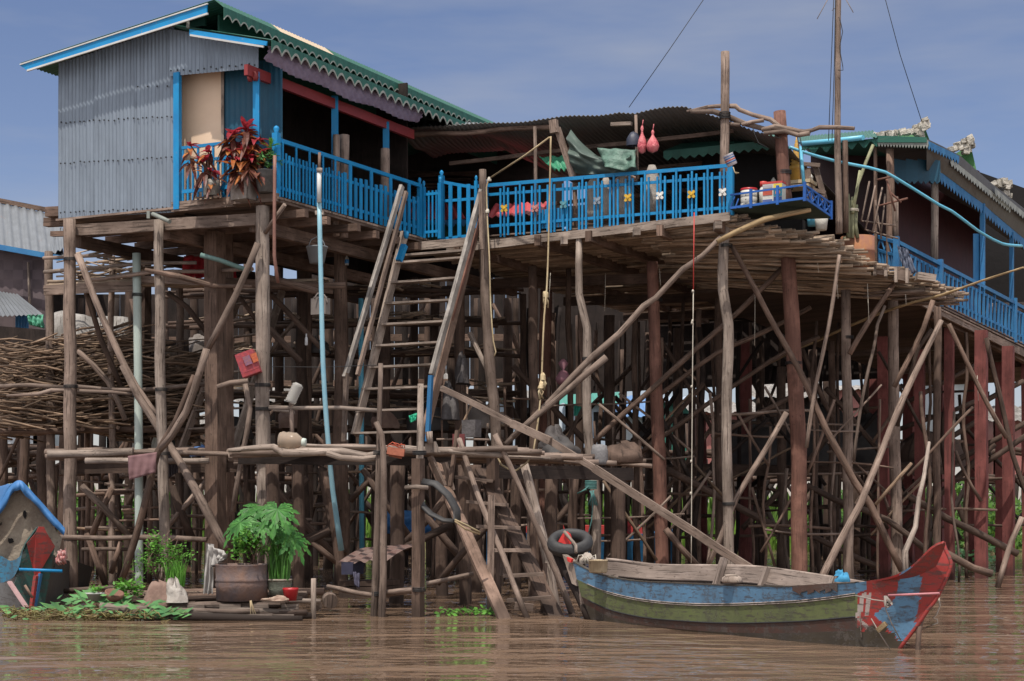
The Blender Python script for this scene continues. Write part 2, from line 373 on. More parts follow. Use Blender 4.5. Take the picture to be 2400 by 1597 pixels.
# door, teal boards, frame
pd = .30
one(lambda m: m.slab([fa(424, 476, pd), fa(520, 470, pd), fa(520, 150, pd), fa(424, 150, pd)], v * .03), 'door', M['door'], H1)
def frame(m):
    m.bar(fa(522, 472, pd - .03), fa(522, 150, pd - .03), .045, .05); m.bar(fa(421, 480, pd - .03), fa(421, 150, pd - .03), .05, .05)
one(frame, 'door_frame', M['pale_wood'], H1)
def tealw(m): m.corr(fa(525, 472, pd), fa(662, 460, pd), fa(525, 145, pd), fa(662, 140, pd), nF, .11, .006, 1, 6)
one(tealw, 'board_wall', M['teal'], H1)
# roofs
FO = C1 - v * .40
def fo(x, y, off=-.40): return on(x, y, C1 + v * off, v)
A = fo(501, 2); Lf = fo(46, 152)
def roof(m):
    ln = 10.6; rot = Vector((0, 0, 0))
    m.corr(Lf + Z * .02, Lf + v * ln + Z * .02, A + Z * .02, A + v * ln + Z * .02, (u * -.35 + Z).normalized(), .09, .014, 3, 5, .01)
    e0 = A + u * .20 - Z * .135
    m.m = 0
    for t0, t1, mi in ((0, 1.55, 0), (1.55, 3.25, 1), (3.25, ln, 0)):
        m.m = mi; m.corr(e0 + v * t0, e0 + v * t1, A + v * t0 + Z * .025, A + v * t1 + Z * .025, (u * .5 + Z).normalized(), .09, .014, 2, 5)
rf = one(roof, 'roof', [M['green_roof'], M['beige_sheet']], H1)
def fascia(m): m.slab([fo(47, 153), fo(487, 11), fo(487, 31), fo(66, 166)], nF * .03)
one(fascia, 'gable_fascia', M['blue'], rf)
one(lambda m: (m.bar(fo(64, 166, -.44), fo(487, 32.5, -.44), .03, .03), m.bar(fo(47, 152, -.44), fo(487, 9, -.44), .025, .02)), 'fascia_trim', M['white_trim'], rf)
def scallops(m, p0, length, dep, nrm, pitch=.22, wave=.048, edge=.024, th=.012):
    """board along v with a wavy lower edge; the edge itself is the second material"""
    n = int(length / pitch * 10)
    def low(t):
        q = (t / pitch) % 1.0
        return dep + wave * (abs(math.sin(math.pi * q)) * -1.6 + .6)
    for layer, (a0, a1, mi, o) in enumerate(((0, 1, 0, 0.0), (1, 2, 1, .004))):
        m.m = mi
        for i in range(n):
            t0, t1 = length * i / n, length * (i + 1) / n
            y0, y1 = (0, 0) if layer == 0 else (low(t0), low(t1))
            z0, z1 = (low(t0), low(t1)) if layer == 0 else (low(t0) + edge, low(t1) + edge)
            q = p0 + nrm * o
            m.slab([q + v * t0 - Z * y0, q + v * t1 - Z * y1, q + v * t1 - Z * z1, q + v * t0 - Z * z0], nrm * -th)
e0 = A + u * .20 - Z * .135
one(lambda m: scallops(m, e0 + u * .02 - v * .02, 10.4, .15, u), 'scalloped_fascia', [M['green_roof'], M['scallop_white']], rf)
LO = -.32
B0 = on(400, 58, C1 + v * LO, v); B1 = on(629, 95, C1 + v * LO, v)
def lean(m):
    ln = 10.4; b0 = B1 - (B1 - B0) * 1.0
    m.corr(b0, b0 + v * ln, B1 + u * .06, B1 + u * .06 + v * ln, (u * .25 + Z).normalized(), .09, .012, 3, 5)
lr = one(lean, 'porch_roof', M['green_roof'], H1)
one(lambda m: m.slab([on(446, 70, C1 + v * (LO - .03), v), on(628, 98, C1 + v * (LO - .03), v), on(626, 108, C1 + v * (LO - .03), v), on(446, 85, C1 + v * (LO - .03), v)], nF * .025), 'porch_fascia', M['blue'], lr)
one(lambda m: m.bar(on(446, 83, C1 + v * (LO - .07), v), on(618, 110, C1 + v * (LO - .07), v), .025, .03), 'fascia_trim', M['white_trim'], lr)
one(lambda m: scallops(m, B1 + u * .07 + Z * .005, 9.6, .13, u, .27, .07, .04), 'scalloped_fascia', [M['green_roof'], M['scallop_white']], lr)
def gap(m):
    g0 = fa(440, 64, .25); m.slab([fa(400, 70, .1), fa(480, 60, .1), fa(480, 20, .1), fa(400, 50, .1)], v * .04)
    m.slab([C1 + v * .1 - u * 1.25 + Z * 2.45, C1 + v * 10 - u * 1.25 + Z * 2.45, C1 + v * 10 - u * 1.25 + Z * 3.1, C1 + v * .1 - u * 1.25 + Z * 3.1], u * .03)
one(gap, 'gable_boards', M['green_roof'], H1)
one(lambda m: m.bar(fa(441, 66, -.3), fa(441, 42, -.3), .05, .05), 'gable_strut', M['scallop_white'], H1)
# beams of the porch
PO = -.37
def pr(x, y): return ra(x, y, PO)
def rbeam(m):
    a = pr(598, 172); m.bar(a - v * .25, a + v * 5.0, .07, .17)
    m.bar(a - v * .02 - u * .10 , a + u * .03 - v * .02, .07, .15)
    for dx in (-.05, .1): m.lathe(a - v * .06 + u * (dx * .7 - .02) - Z * .14, [(.035, 0), (.05, .05), (.05, .14)], 8)
one(rbeam, 'porch_beam', M['red_beam'], H1)
M['tarp_purple'] = plain('purple_tarp', (.34, .29, .40), .55, (.24, .20, .30), 9)
def awning(m):
    a = B1 - Z * .10 - u * .08 - v * -.1
    def fn(i, j):
        sag = math.sin(i * math.pi) * .05 + .05 * abs(math.sin(i * 9)) ** 2
        return a + v * (4.9 * i) - Z * (j * (.20 + sag) - .05) - u * (.10 * j) + u * (.022 * math.sin(i * 150 + j * 26) + .05 * math.sin(j * 3.1))
    m.grid(fn, 160, 7)
one(awning, 'rolled_awning', M['tarp_purple'], H1)
for x, yb, yt, w in ((601, 470, 176, .10), (785, 470, 232, .11), (905, 480, 292, .11)):
    b = pr(x, yt); m = MB(); m.bar(Vector((b.x, b.y, DZ)), b + Z * .04, w, w); m.build('porch_post', M['blue'], H1)
m = MB(); b = fa(416, 178, -.04); m.bar(Vector((b.x, b.y, DZ - .05)), b + Z * .05, .115, .08, v); m.build('porch_post', M['blue'], H1)
for x, yt, dv, r in ((794, 318, .25, .09), (890, 350, .12, .085), (776, 318, .1, .06)):
    b = pr(x, yt) + u * .1; m = MB(); m.tube([Vector((b.x, b.y, DZ - .3)), b], r, 8, .01, lump=.1); m.build('stub_post', M['grey_wood'], H1)
one(lambda m: (m.bar(pr(660, 256) - u * .9, pr(735, 288) - u * .9, .06, .08), m.bar(pr(735, 288) - u * .9, pr(735, 400) - u * .9, .12, .12)), 'inner_post', M['brown_wood'], H1)
# deck
def deck(m):
    a = fa(137, 513); 
    for k in range(26):
        t = .02 + k * .19
        m.bar(a + v * t - Z * .03, a + v * t + u * 4.62 + Z * 0.0 - Z * .03, .18, .035)
    m.bar(C1 + u * .02 - Z * .045 + v * .03, C1 + u * .02 + v * 4.75 - Z * .045, .045, .085, wob=.004)
dk = one(deck, 'deck', M['grey_wood'], H1)
def sill(m):
    m.bar(fa(404, 486, -.03), fa(548, 473, -.03), .06, .16, wob=.004)
    m.bar(fa(545, 470, -.05), fa(652, 463, -.05), .06, .13)
one(sill, 'deck_sill', M['grey_wood'], H1)
one(lambda m: m.bar(fa(168, 541, .02), fa(612, 514, .02), .10, .19, wob=.006), 'floor_beam', M['grey_wood'], H1)
one(lambda m: (m.bar(fa(112, 498, .3), fa(150, 496, .3), .14, .17), m.bar(fa(108, 522, .45), fa(160, 520, .45), .14, .15), m.bar(fa(122, 549, .9), fa(160, 548, .9), .1, .09)), 'floor_beam', M['brown_wood'], H1)
for t in (.5, 1.25, 2.05, 2.85, 3.55, 4.3):
    m = MB(); a = C1 - Z * .2 + v * t; m.bar(a - u * 4.55, a + u * rnd(.12, .25), .11, .13); m.build('joist', M['brown_wood'], H1)
for s_ in (-.55, -2.3, -4.2):
    m = MB(); a = C1 - Z * .40 + u * s_; m.bar(a + v * .1, a + v * 9.5, .13, .2); m.build('girder', M['brown_wood'], H1)
# railings
def pk(m, p, hgt, w=.05, th=.02, nrm=v): m.bar(p, p + Z * hgt, w, th, nrm)
def rail_front(m):
    a = fa(427, 470, -.03); ln = (fa(545, 462, -.03) - a).length
    m.bar(a + Z * .14, a + u * ln + Z * .14, .03, .06); m.bar(a + Z * .62, a + u * ln + Z * .62, .03, .05); m.bar(a + Z * .86, a + u * ln + Z * .86, .04, .05)
    for k in range(11): pk(m, a + u * (k * ln / 10 + .02) - Z * .02, .66 if k % 3 else .86, .036, .026)
one(rail_front, 'railing', M['blue'], H1)
rl = MB()
R0 = C1 + u * -.04 + v * .05; RL = 4.55
rl.bar(R0 + Z * .93, R0 + v * RL + Z * .97, .05, .065)
for zz in (.62, .17): rl.bar(R0 + Z * zz, R0 + v * RL + Z * (zz + .02), .025, .05, )
k = 0; t = .12
while t < RL:
    w = .035 if t < 1.9 else .085
    pk(rl, R0 + v * t + Z * .03 + u * .025, .70 + rnd(-.02, .02) if k % 4 else .90, w, .02, u); t += (.10 if t < 1.9 else .165) + rnd(-.015, .015); k += 1
ro = rl.build('railing', M['blue'], H1)
def rpost(p, h, w=.095, par=None, mat='blue'):
    m = MB(); m.bar(p, p + Z * h, w, w, v); m.lathe(p + Z * h, [(w * .45, 0), (w * .32, .02), (w * .52, .06), (w * .4, .1), (w * .1, .12)], 8); return m.build('railing_post', M[mat], par)
rpost(R0 - v * .02 - Z * .05, 1.08, .1, ro); rpost(R0 + v * RL, 1.0, .07, ro)
def gate_small(m):
    a = R0 + v * (RL + .12) + u * .05; 
    for zz in (.12, .82): m.bar(a + Z * zz, a + u * .33 + Z * zz, .025, .05)
    for k in range(5): pk(m, a + u * (k * .08) + Z * .02, .86, .03)
gs = one(gate_small, 'side_railing', M['blue'], H1)
rpost(R0 + v * (RL + .12) + u * .37 - Z * .02, 1.02, .07, gs); rpost(R0 + v * (RL + .12) + u * .02 - Z * .02, .98, .06, gs)
# ------------------------------------------------------------------ stilts and braces of the left house
def stilt(par, x0, y0, x1, D, r, mat='grey_wood', zb=-.4, name='stilt', sq=False, wob=.02, D1=None, lump=.12):
    t = P(x0, y0, D); b = at_z(x1, D1 or D, zb); m = MB()
    if sq: m.bar(b, t, r * 2, r * 2, v, .008)
    else: m.tube([b, t], [r * 1.06, r * .94], 9, wob, lump=lump)
    return m.build(name, M[mat], par)
def pole(par, pts, r, mat='grey_wood', name='brace', wob=.018, seg=7, lump=.12):
    m = MB(); m.tube([P(*p) for p in pts], r, seg, wob, lump=lump); return m.build(name, M[mat], par)
stilt(H1, 163, 515, 166, 28.35, .108); stilt(H1, 370, 516, 386, 27.5, .088, 'pale_wood')
stilt(H1, 503, 545, 507, 28.4, .13, 'brown_wood', sq=True); stilt(H1, 525, 545, 531, 29.2, .11, 'brown_wood', sq=True)
stilt(H1, 614, 484, 620, 26.75, .118, 'pale_wood'); stilt(H1, 797, 548, 801, 30.2, .13, 'brown_wood')
stilt(H1, 116, 590, 120, 31.5, .085); stilt(H1, 261, 600, 262, 31.0, .06); stilt(H1, 420, 640, 420, 32, .075)
stilt(H1, 338, 560, 333, 32, .10, 'dark_wood', sq=True); stilt(H1, 705, 560, 712, 32.0, .11, 'dark_wood'); stilt(H1, 722, 570, 722, 33.5, .09, 'brown_wood'); stilt(H1, 655, 600, 655, 35, .1, 'dark_wood')
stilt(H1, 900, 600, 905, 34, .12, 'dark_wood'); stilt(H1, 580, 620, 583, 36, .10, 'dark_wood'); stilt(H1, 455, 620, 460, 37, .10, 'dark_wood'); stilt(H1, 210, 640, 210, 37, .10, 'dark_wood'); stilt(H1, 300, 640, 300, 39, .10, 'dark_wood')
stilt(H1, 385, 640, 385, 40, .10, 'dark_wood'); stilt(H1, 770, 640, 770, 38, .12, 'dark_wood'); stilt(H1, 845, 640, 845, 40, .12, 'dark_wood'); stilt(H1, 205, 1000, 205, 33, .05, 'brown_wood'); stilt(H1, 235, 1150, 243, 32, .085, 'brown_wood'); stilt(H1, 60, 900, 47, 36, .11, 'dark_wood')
for pts, r, mt in (
    ([(180, 596, 28.2), (240, 745, 28.2), (316, 905, 28.2), (372, 985, 28.2)], .06, 'grey_wood'),
    ([(286, 857, 28.0), (320, 925, 28), (400, 1045, 27.6), (480, 1190, 27.2), (530, 1288, 27)], [.06, .065, .07, .075, .07], 'grey_wood'),
    ([(604, 570, 26.5), (555, 690, 26.6), (487, 822, 26.8)], .055, 'grey_wood'),
    ([(484, 818, 26.7), (437, 965, 26.9), (372, 1055, 27.1)], .06, 'grey_wood'),
    ([(455, 880, 27.0), (412, 985, 27.1), (366, 1062, 27.1), (322, 1250, 27.2), (282, 1372, 27.3)], [.05, .055, .06, .06, .055], 'brown_wood'),
    ([(186, 640, 29.5), (235, 790, 29.8), (283, 905, 30)], .05, 'dark_wood'),
    ([(183, 822, 30), (255, 895, 30), (296, 985, 30)], .05, 'grey_wood'),
    ([(192, 1138, 29.4), (250, 1195, 29.4), (302, 1258, 29.4)], .06, 'grey_wood'),
    ([(262, 1145, 30), (236, 1205, 30), (216, 1256, 30)], .06, 'brown_wood'),
    ([(203, 1250, 29.5), (232, 1330, 29.5), (250, 1376, 29.5)], .055, 'brown_wood'),
    ([(282, 1270, 30), (262, 1345, 30)], .05, 'brown_wood'),
    ([(400, 1140, 29), (425, 1200, 29), (450, 1260, 29)], .07, 'dark_wood'),
    ([(488, 1125, 29), (430, 1195, 29), (345, 1290, 29)], .05, 'grey_wood'),
    ([(394, 686, 29.5), (440, 720, 29.5), (488, 782, 29.5)], .05, 'dark_wood'),
    ([(560, 700, 30), (600, 755, 30)], .04, 'dark_wood'),
    ([(632, 690, 30), (690, 750, 30), (770, 830, 30)], .05, 'dark_wood'),
    ([(632, 770, 29), (660, 800, 29), (705, 850, 29)], .06, 'dark_wood'),
    ([(700, 740, 31), (650, 800, 31), (634, 825, 31)], .04, 'grey_wood'),
    ([(625, 650, 28.2), (690, 666, 28), (745, 683, 28)], .06, 'brown_wood'),
    ([(628, 672, 29), (810, 668, 29)], .06, 'brown_wood'),
    ([(618, 545, 26.6), (668, 480, 26.2)], .035, 'grey_wood'),
    ([(575, 900, 27.3), (585, 960, 27.3), (570, 1060, 27.3), (545, 1200, 27.3)], .045, 'grey_wood'),
    ([(640, 1290, 28), (700, 1270, 29), (770, 1240, 30), (790, 1190, 30)], .07, 'dark_wood'),
    ([(755, 1100, 29), (775, 1200, 28.6), (800, 1300, 28.2)], .09, 'dark_wood'),
    ([(640, 1140, 30), (700, 1210, 30), (780, 1300, 30)], .07, 'brown_wood'),
    ([(720, 1120, 31), (650, 1190, 31), (600, 1250, 31)], .07, 'dark_wood'),
): pole(H1, pts, r, mt)
# lower rails and racks tied between the stilts
RK = []
for pts, r, mt in (
    ([(102, 606, 29.8), (180, 601, 29.6), (262, 599, 29.4)], .032, 'grey_wood'),
    ([(102, 637, 29.6), (300, 623, 29.2), (460, 615, 29)], .032, 'pale_wood'),
    ([(205, 655, 29), (350, 638, 28.6), (470, 636, 28.6), (590, 632, 28)], .035, 'grey_wood'),
    ([(340, 632, 27.3), (420, 646, 27.3), (500, 668, 27.5), (590, 672, 27.5)], [.03, .05, .045, .03], 'brown_wood'),
    ([(102, 677, 30), (200, 672, 30)], .03, 'grey_wood'),
    ([(0, 903, 29.3), (70, 900, 29.2), (150, 907, 29.2)], .04, 'grey_wood'),
    ([(15, 930, 28.4), (90, 925, 28.4), (120, 915, 28.4), (260, 920, 28.4), (310, 926, 28.4)], [.02, .035, .035, .03, .025], 'grey_wood'),
    ([(180, 905, 29.4), (240, 912, 29.4), (330, 912, 29.2), (500, 900, 29), (610, 902, 29)], .036, 'grey_wood'),
    ([(510, 910, 27.8), (540, 900, 27.8), (582, 895, 27.8)], .045, 'grey_wood'),
    ([(630, 955, 26.5), (700, 958, 26.5), (800, 957, 26.5), (885, 962, 26.5)], .035, 'pale_wood'),
    ([(640, 962, 28), (690, 968, 28)], .03, 'pale_wood'),
    ([(140, 1260, 28), (310, 1262, 27.6), (485, 1264, 27.4)], .045, 'grey_wood'),
    ([(192, 1289, 30), (300, 1288, 30)], .035, 'grey_wood'),
    ([(200, 1238, 31), (300, 1237, 31)], .03, 'grey_wood'),
    ([(150, 1382, 26.5), (260, 1378, 26.5), (330, 1376, 26.5)], .04, 'grey_wood'),
    ([(245, 1136, 31), (300, 1138, 31)], .03, 'grey_wood'),
): pole(H1, pts, r, mt, 'tie_rail')
# upper storage rack
rk = thing('storage_rack', 'rough pole rack holding sticks just under the corrugated house floor', 'rack', P(420, 700, 30.5))
def rack1(m):
    for k in range(16):
        y0 = 29.2 + k * .26; m.tube([P(108 + k * 3, 668, y0) + Z * rnd(-.03, .03), P(740 + k * 2, 662, y0) + Z * rnd(-.03, .03)], rnd(.03, .045), 6, .04)
one(rack1, 'rack_floor', M['stick'], rk)
one(lambda m: (m.bar(P(104, 681, 29.2), P(330, 672, 29), .07, .17, wob=.01), m.bar(P(330, 655, 29), P(525, 665, 28.8), .07, .12, wob=.01)), 'rack_beam', M['grey_wood'], rk)
one(lambda m: m.bar(P(525, 660, 28.9), P(780, 680, 29.5), .07, .14), 'rack_beam', M['brown_wood'], rk)
def clut(m):
    for k in range(60):
        x = rnd(110, 330); D = rnd(29.6, 33); y = 660 - rnd(0, 60); m.tube([P(x, y, D), P(x + rnd(40, 110), y + rnd(-22, 22), D + rnd(-.5, .8))], rnd(.012, .025), 5, .03)
tag(one(clut, 'stored_sticks', M['stick'], rk), 'loose thin sticks heaped on the rack', None, None, 'stuff')
M['red_cloth'] = plain('red_cloth', (.50, .035, .04), .8, (.35, .02, .03))
def cloth(m, pts, nu=10, nv=8, fold=.04, n=None, fr=22):
    a, b, c, d = [Vector(p) for p in pts]; nr = (b - a).cross(d - a).normalized(); ph = rnd(0, 6)
    def fn(i, j): return a.lerp(b, i).lerp(d.lerp(c, i), j) + nr * fold * (math.sin(i * fr + j * 3 + ph) * (.25 + j) + noise.noise(Vector((i * 4 + ph, j * 4, ph))))
    m.grid(fn, nu, nv); 
def sheet(name, label, cat, pts, mat, fold=.04, nu=14, nv=10, fr=22, group=None):
    o = one(lambda m: cloth(m, pts, nu, nv, fold, None, fr), name, mat)
    sm = o.modifiers.new('thickness', 'SOLIDIFY'); sm.thickness = .008
    return tag(o, label, cat, group)
sheet('red_cloth', 'bright red cloth lying on the pole rack beside the square brown stilt', 'cloth', [P(432, 600, 30), P(497, 604, 30.4), P(500, 655, 30.2), P(428, 652, 29.8)], M['red_cloth'], .05)
sheet('red_cloth', 'small red cloth on the rack right behind the leaning pole', 'cloth', [P(520, 618, 30), P(550, 622, 30.2), P(552, 655, 30), P(518, 655, 29.8)], M['red_cloth'], .04)
# ladder behind the left house
ld = thing('wooden_ladder', 'weathered wide ladder standing behind the square brown stilt', 'ladder', at_z(470, 30.5, 2.3))
for (xa, xb) in ((665, 425), (668, 568)):
    pass
a0, a1 = P(662, 680, 31.6), P(545, 1065, 29.6); b0, b1 = P(560, 700, 32.4), P(420, 1065, 30.4)
one(lambda m: m.bar(a0, a1, .05, .16, v), 'stringer', M['pale_wood'], ld); one(lambda m: m.bar(b0, b1, .05, .14, v), 'stringer', M['grey_wood'], ld)
for k in range(9):
    f = .04 + k * .115; m = MB(); m.bar(b0.lerp(b1, f) - u * .02, a0.lerp(a1, f) + u * .02, .13, .03, Z, .003); m.build('tread', M['pale_wood'], ld)
# second rack low over the water
rk2 = thing('low_rack', 'long low pole rack over the water behind the white pipe', 'rack', P(330, 1075, 29))
def rack2(m):
    for k in range(7):
        D = 28 + k * .5; m.tube([P(112 + rnd(-8, 8), 1066 + rnd(-6, 6), D), P(340, 1060, D), P(600 + rnd(-8, 40), 1064 + rnd(-6, 6), D)], rnd(.04, .07), 7, .03, lump=.15)
one(rack2, 'rack_floor', M['grey_wood'], rk2)
one(lambda m: (m.tube([P(112, 1064, 27.9), P(210, 1062, 27.9), P(312, 1060, 27.9)], .065, 8, .02), m.tube([P(200, 1080, 27.8), P(330, 1083, 27.8), P(490, 1078, 27.8)], .05, 8, .02)), 'rack_beam', M['pale_wood'], rk2)
one(lambda m: m.bar(P(145, 1096, 28.6), P(560, 1092, 28.6), .07, .22), 'rack_beam', M['dark_wood'], rk2)
# firewood stack
def fw(x0, D, y, l, r, tilt):
    m = MB(); a = P(x0, y, D); b = a + u * l + Z * tilt + v * rnd(-.12, .12); mid = a.lerp(b, .5) + Z * rnd(-.05, .05)
    m.tube([a, mid, b], [r, r * 1.1, r * .7], 5, .035, .3, lump=.2); return m.build('firewood_stick', M['firewood'])
def fwtop(x): return ip(x, [(-40, 800), (60, 800), (150, 782), (230, 765), (300, 790), (380, 815), (460, 850)])
cnt = 0
for k in range(285):
    x = rnd(-45, 400); D = rnd(31.0, 31.7); y = fwtop(x) + rnd(0, 1) * (1005 - fwtop(x)) ; 
    if 895 < y < 915: y += 25
    o = fw(x, D, y, rnd(.55, 1.35), rnd(.011, .023), rnd(-.2, .2)); tag(o, 'one of the thin rough sticks in the firewood stack left under the corrugated house', 'firewood', 'sticks of the firewood stack')
def fwmass(m):
    for k in range(700):
        x = rnd(-60, 430); D = rnd(31.8, 33.2); y = fwtop(x + 20) + 10 + rnd(0, 1) * (1010 - fwtop(x)); a = P(x, y, D); m.tube([a, a + u * rnd(.5, 1.2) + Z * rnd(-.2, .2)], rnd(.014, .027), 5, .03, .5)
tag(one(fwmass, 'firewood_heap', M['firewood']), 'inner heap of firewood behind the front sticks', 'firewood', None, 'stuff')
frk = thing('firewood_rack', 'pole rack carrying the firewood stack behind the left stilts', 'rack', P(200, 1012, 32))
def frb(m):
    for D in (31.2, 32.2, 33.2): m.tube([P(-80, 1012, D), P(560, 1006, D)], .06, 7, .03)
    for k in range(14): m.tube([P(-60 + k * 42, 1004, 31), P(-60 + k * 42, 1000, 33.4)], .04, 6, .02)
one(frb, 'rack_floor', M['brown_wood'], frk)
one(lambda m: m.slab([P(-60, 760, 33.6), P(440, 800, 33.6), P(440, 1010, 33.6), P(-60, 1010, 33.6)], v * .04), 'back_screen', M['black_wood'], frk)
# ------------------------------------------------------------------ the stick terrace in the middle
C2 = P(1710, 505, 28.4); TZ = C2.z
T = thing('stick_terrace', 'wide pole and stick terrace on stilts with bright blue star railing in the middle', 'terrace', Vector((C2.x - 2, C2.y + 3, 0)))
def TP(s, t, z): return Vector((C2.x, C2.y, 0)) + u * s + v * t + Z * z
def tf(x, y, off=0.0): return on(x, y, C2 + v * off, v)
EDGE = [C2, P(1830, 538, 28.5), P(1960, 566, 28.8), P(2040, 618, 29.4), P(2150, 655, 30.0), P(2250, 690, 30.4)]
def edge(e):
    e = max(0, min(.9999, e)) * (len(EDGE) - 1); i = int(e); return EDGE[i].lerp(EDGE[i + 1], e - i)
def sticks(m):
    t = .06
    while t < 13.5:                                            # floor of thin poles, laid parallel to the front edge
        z = TZ - .10 - .012 * t + rnd(-.025, .025); r = rnd(.026, .046)
        if rnd(0, 1) < .93:
            sp = rnd(-3.4, -2.2); m.tube([TP(-6.4 if t > 1 else -5.6, t, z), TP(sp, t + rnd(-.03, .03), z + rnd(-.02, .02))], r, 6, .02, .8)
            m.tube([TP(sp - .3, t + .02, z - .03), TP(rnd(-.5, -.1), t + rnd(-.05, .05), z - .02)], r * rnd(.8, 1.15), 6, .02, .8)
        t += r * 2 + rnd(.0, .022)
def apron(m):
    for k in range(215):                                       # the sagging right part; the stick ends stick out
        e = (k + rnd(-.4, .4)) / 214; p = edge(e) + u * rnd(-.22, .24) + Z * rnd(-.05, .05) - Z * .06 * (k % 3)
        ln = rnd(1.2, 2.2) + 3.4 * max(0, e - .1)
        zz = TZ - .18 - .3 * e
        q = p - u * ln + v * rnd(-.12, .12); q.z = p.z + (zz - p.z) * .75
        m.tube([p, q], [rnd(.018, .032), rnd(.026, .045)], 6, .03, .6, lump=.2)
def apron_top(m):
    for k in range(130):
        e = rnd(.05, 1.0); p = edge(e) + u * rnd(-.7, .05) + Z * rnd(.0, .07); a = rnd(-.5, .5)
        d = (u * math.cos(a) + v * math.sin(a)) * rnd(.25, .6); m.tube([p, p - d + Z * rnd(-.02, .08)], rnd(.015, .032), 5, .02, .4, lump=.2)
    for k in range(60):
        p = edge(rnd(.80, 1.0)) + u * rnd(-.1, .16) + Z * rnd(-.22, .05); m.tube([p, p - u * rnd(.4, 1.0)], rnd(.018, .03), 5, .02, .4, lump=.2)
fl = one(sticks, 'floor', M['stick'], T)
tag(one(apron, 'apron_floor', M['stick'], T), 'sagging ragged right edge of the stick floor')
one(apron_top, 'stick_litter', M['grey_wood'], T)['kind'] = 'stuff'
def boards(m):
    for k in range(30):
        t = .05 + k * .33; m.bar(TP(-5.5, t, TZ - .02), TP(-.2, t, TZ - .02), .20, .025, Z, .004)
one(boards, 'floor_boards', M['grey_wood'], T)
one(lambda m: m.bar(tf(1048, 585, -.12) , tf(1712, 508, -.12), .07, .15, Z, .005), 'edge_board', M['pale_wood'], T)
for s_ in (-5.2, -3.55, -2.55, -1.2, -.15):
    m = MB(); m.bar(TP(s_, -.22, TZ - .20), TP(s_ + .2, 12.5, TZ - .30), .11, .19, Z, .01); m.build('joist', M['brown_wood'], T)
for s0, t0, s1, t1 in ((-6.2, 3.2, .6, 3.2), (-6.2, 6.6, 1.4, 6.6), (-6.2, 10, 2.4, 10)):
    m = MB(); m.bar(TP(s0, t0, TZ - .42), TP(s1, t1, TZ - .62), .12, .19, Z, .01); m.build('girder', M['dark_wood'], T)
for x, y in ((1322, 566), (1492, 545), (1682, 530)):
    m = MB(); b = tf(x, y, -.25); m.box(b, .12, .25, .13); m.build('joist_end', M['pale_wood'], T)
# stilts
for a in (
    (1130, 398, 1168, 30.2, .085, 'grey_wood'), (1358, 556, 1392, 29.6, .072, 'pale_wood'), (1700, 520, 1712, 28.55, .10, 'pale_wood'),
    (1529, 615, 1552, 30.6, .115, 'red_wood'), (1846, 590, 1874, 29.6, .14, 'red_wood')):
    x0, y0, x1, D, r, mt = a; t_ = P(x0, y0, D); b_ = at_z(x1, D, -.4); m = MB()
    if x0 == 1358: m.tube([b_, P(1398, 1200, D), P(1382, 1070, D), P(1374, 900, D), P(1376, 770, D), P(1357, 690, D), t_], [.085, .085, .085, .085, .08, .07, .062], 9, .01, lump=.16)
    elif x0 == 1130: m.tube([b_, P(1166, 1080, D), P(1148, 850, D), P(1136, 650, D), t_], [.09, .1, .1, .09, .065], 9, .01, lump=.2)
    elif x0 == 1529: m.tube([b_, P(1546, 1080, D), P(1535, 850, D), t_], [.125, .125, .115, .105], 9, .015, lump=.14)
    elif x0 == 1846: m.tube([b_, P(1873, 1100, D), P(1862, 860, D), t_], [.145, .142, .14, .13], 12, .01, lump=.08)
    else: m.tube([b_, P(1703, 1000, D), P(1706, 760, D), P(1695, 680, D), t_], [.095, .09, .092, .088, .085], 9, .01, lump=.16)
    m.build('stilt', M[mt], T)
for a in (
    (1249, 625, 1255, 31.5, .095, 'brown_wood'), (1330, 630, 1345, 33, .06, 'brown_wood'), (1226, 690, 1226, 35, .07, 'dark_wood'), (1277, 680, 1277, 34, .13, 'red_wood'),
    (1428, 740, 1430, 34.5, .12, 'dark_wood'), (1488, 750, 1492, 33.2, .06, 'brown_wood'), (1685, 660, 1690, 33, .09, 'dark_wood'), (1638, 725, 1638, 34, .06, 'brown_wood'), (1587, 770, 1587, 37, .1, 'dark_wood'),
    (1746, 800, 1746, 36, .13, 'red_paint_post'), (1646, 980, 1648, 38, .11, 'red_paint_post'), (1982, 680, 1992, 30.6, .095, 'grey_wood'), (2091, 690, 2105, 31.2, .105, 'grey_wood'), (2197, 720, 2197, 31.4, .075, 'dark_wood'),
    (1832, 860, 1832, 34, .10, 'dark_wood'), (1950, 800, 1952, 34, .075, 'brown_wood'), (1075, 640, 1082, 33, .11, 'dark_wood'), (1020, 640, 1022, 35, .1, 'dark_wood'), (1190, 700, 1190, 38, .11, 'dark_wood'),
    (1360, 740, 1360, 39, .11, 'dark_wood'), (1520, 780, 1523, 40, .10, 'dark_wood'), (1780, 800, 1784, 40, .11, 'dark_wood'), (1905, 820, 1908, 40, .11, 'dark_wood'), (1120, 700, 1120, 40, .11, 'dark_wood'), (1300, 800, 1303, 42, .12, 'dark_wood'), (1460, 820, 1460, 43, .1, 'dark_wood'), (1700, 800, 1706, 42, .1, 'dark_wood'),
    (970, 650, 974, 36, .09, 'dark_wood'), (1620, 820, 1622, 43, .1, 'dark_wood'), (1862, 800, 1866, 44, .09, 'red_paint_post'), (1935, 820, 1938, 44, .09, 'dark_wood')):
    stilt(T, a[0], a[1], a[2], a[3], a[4], a[5])
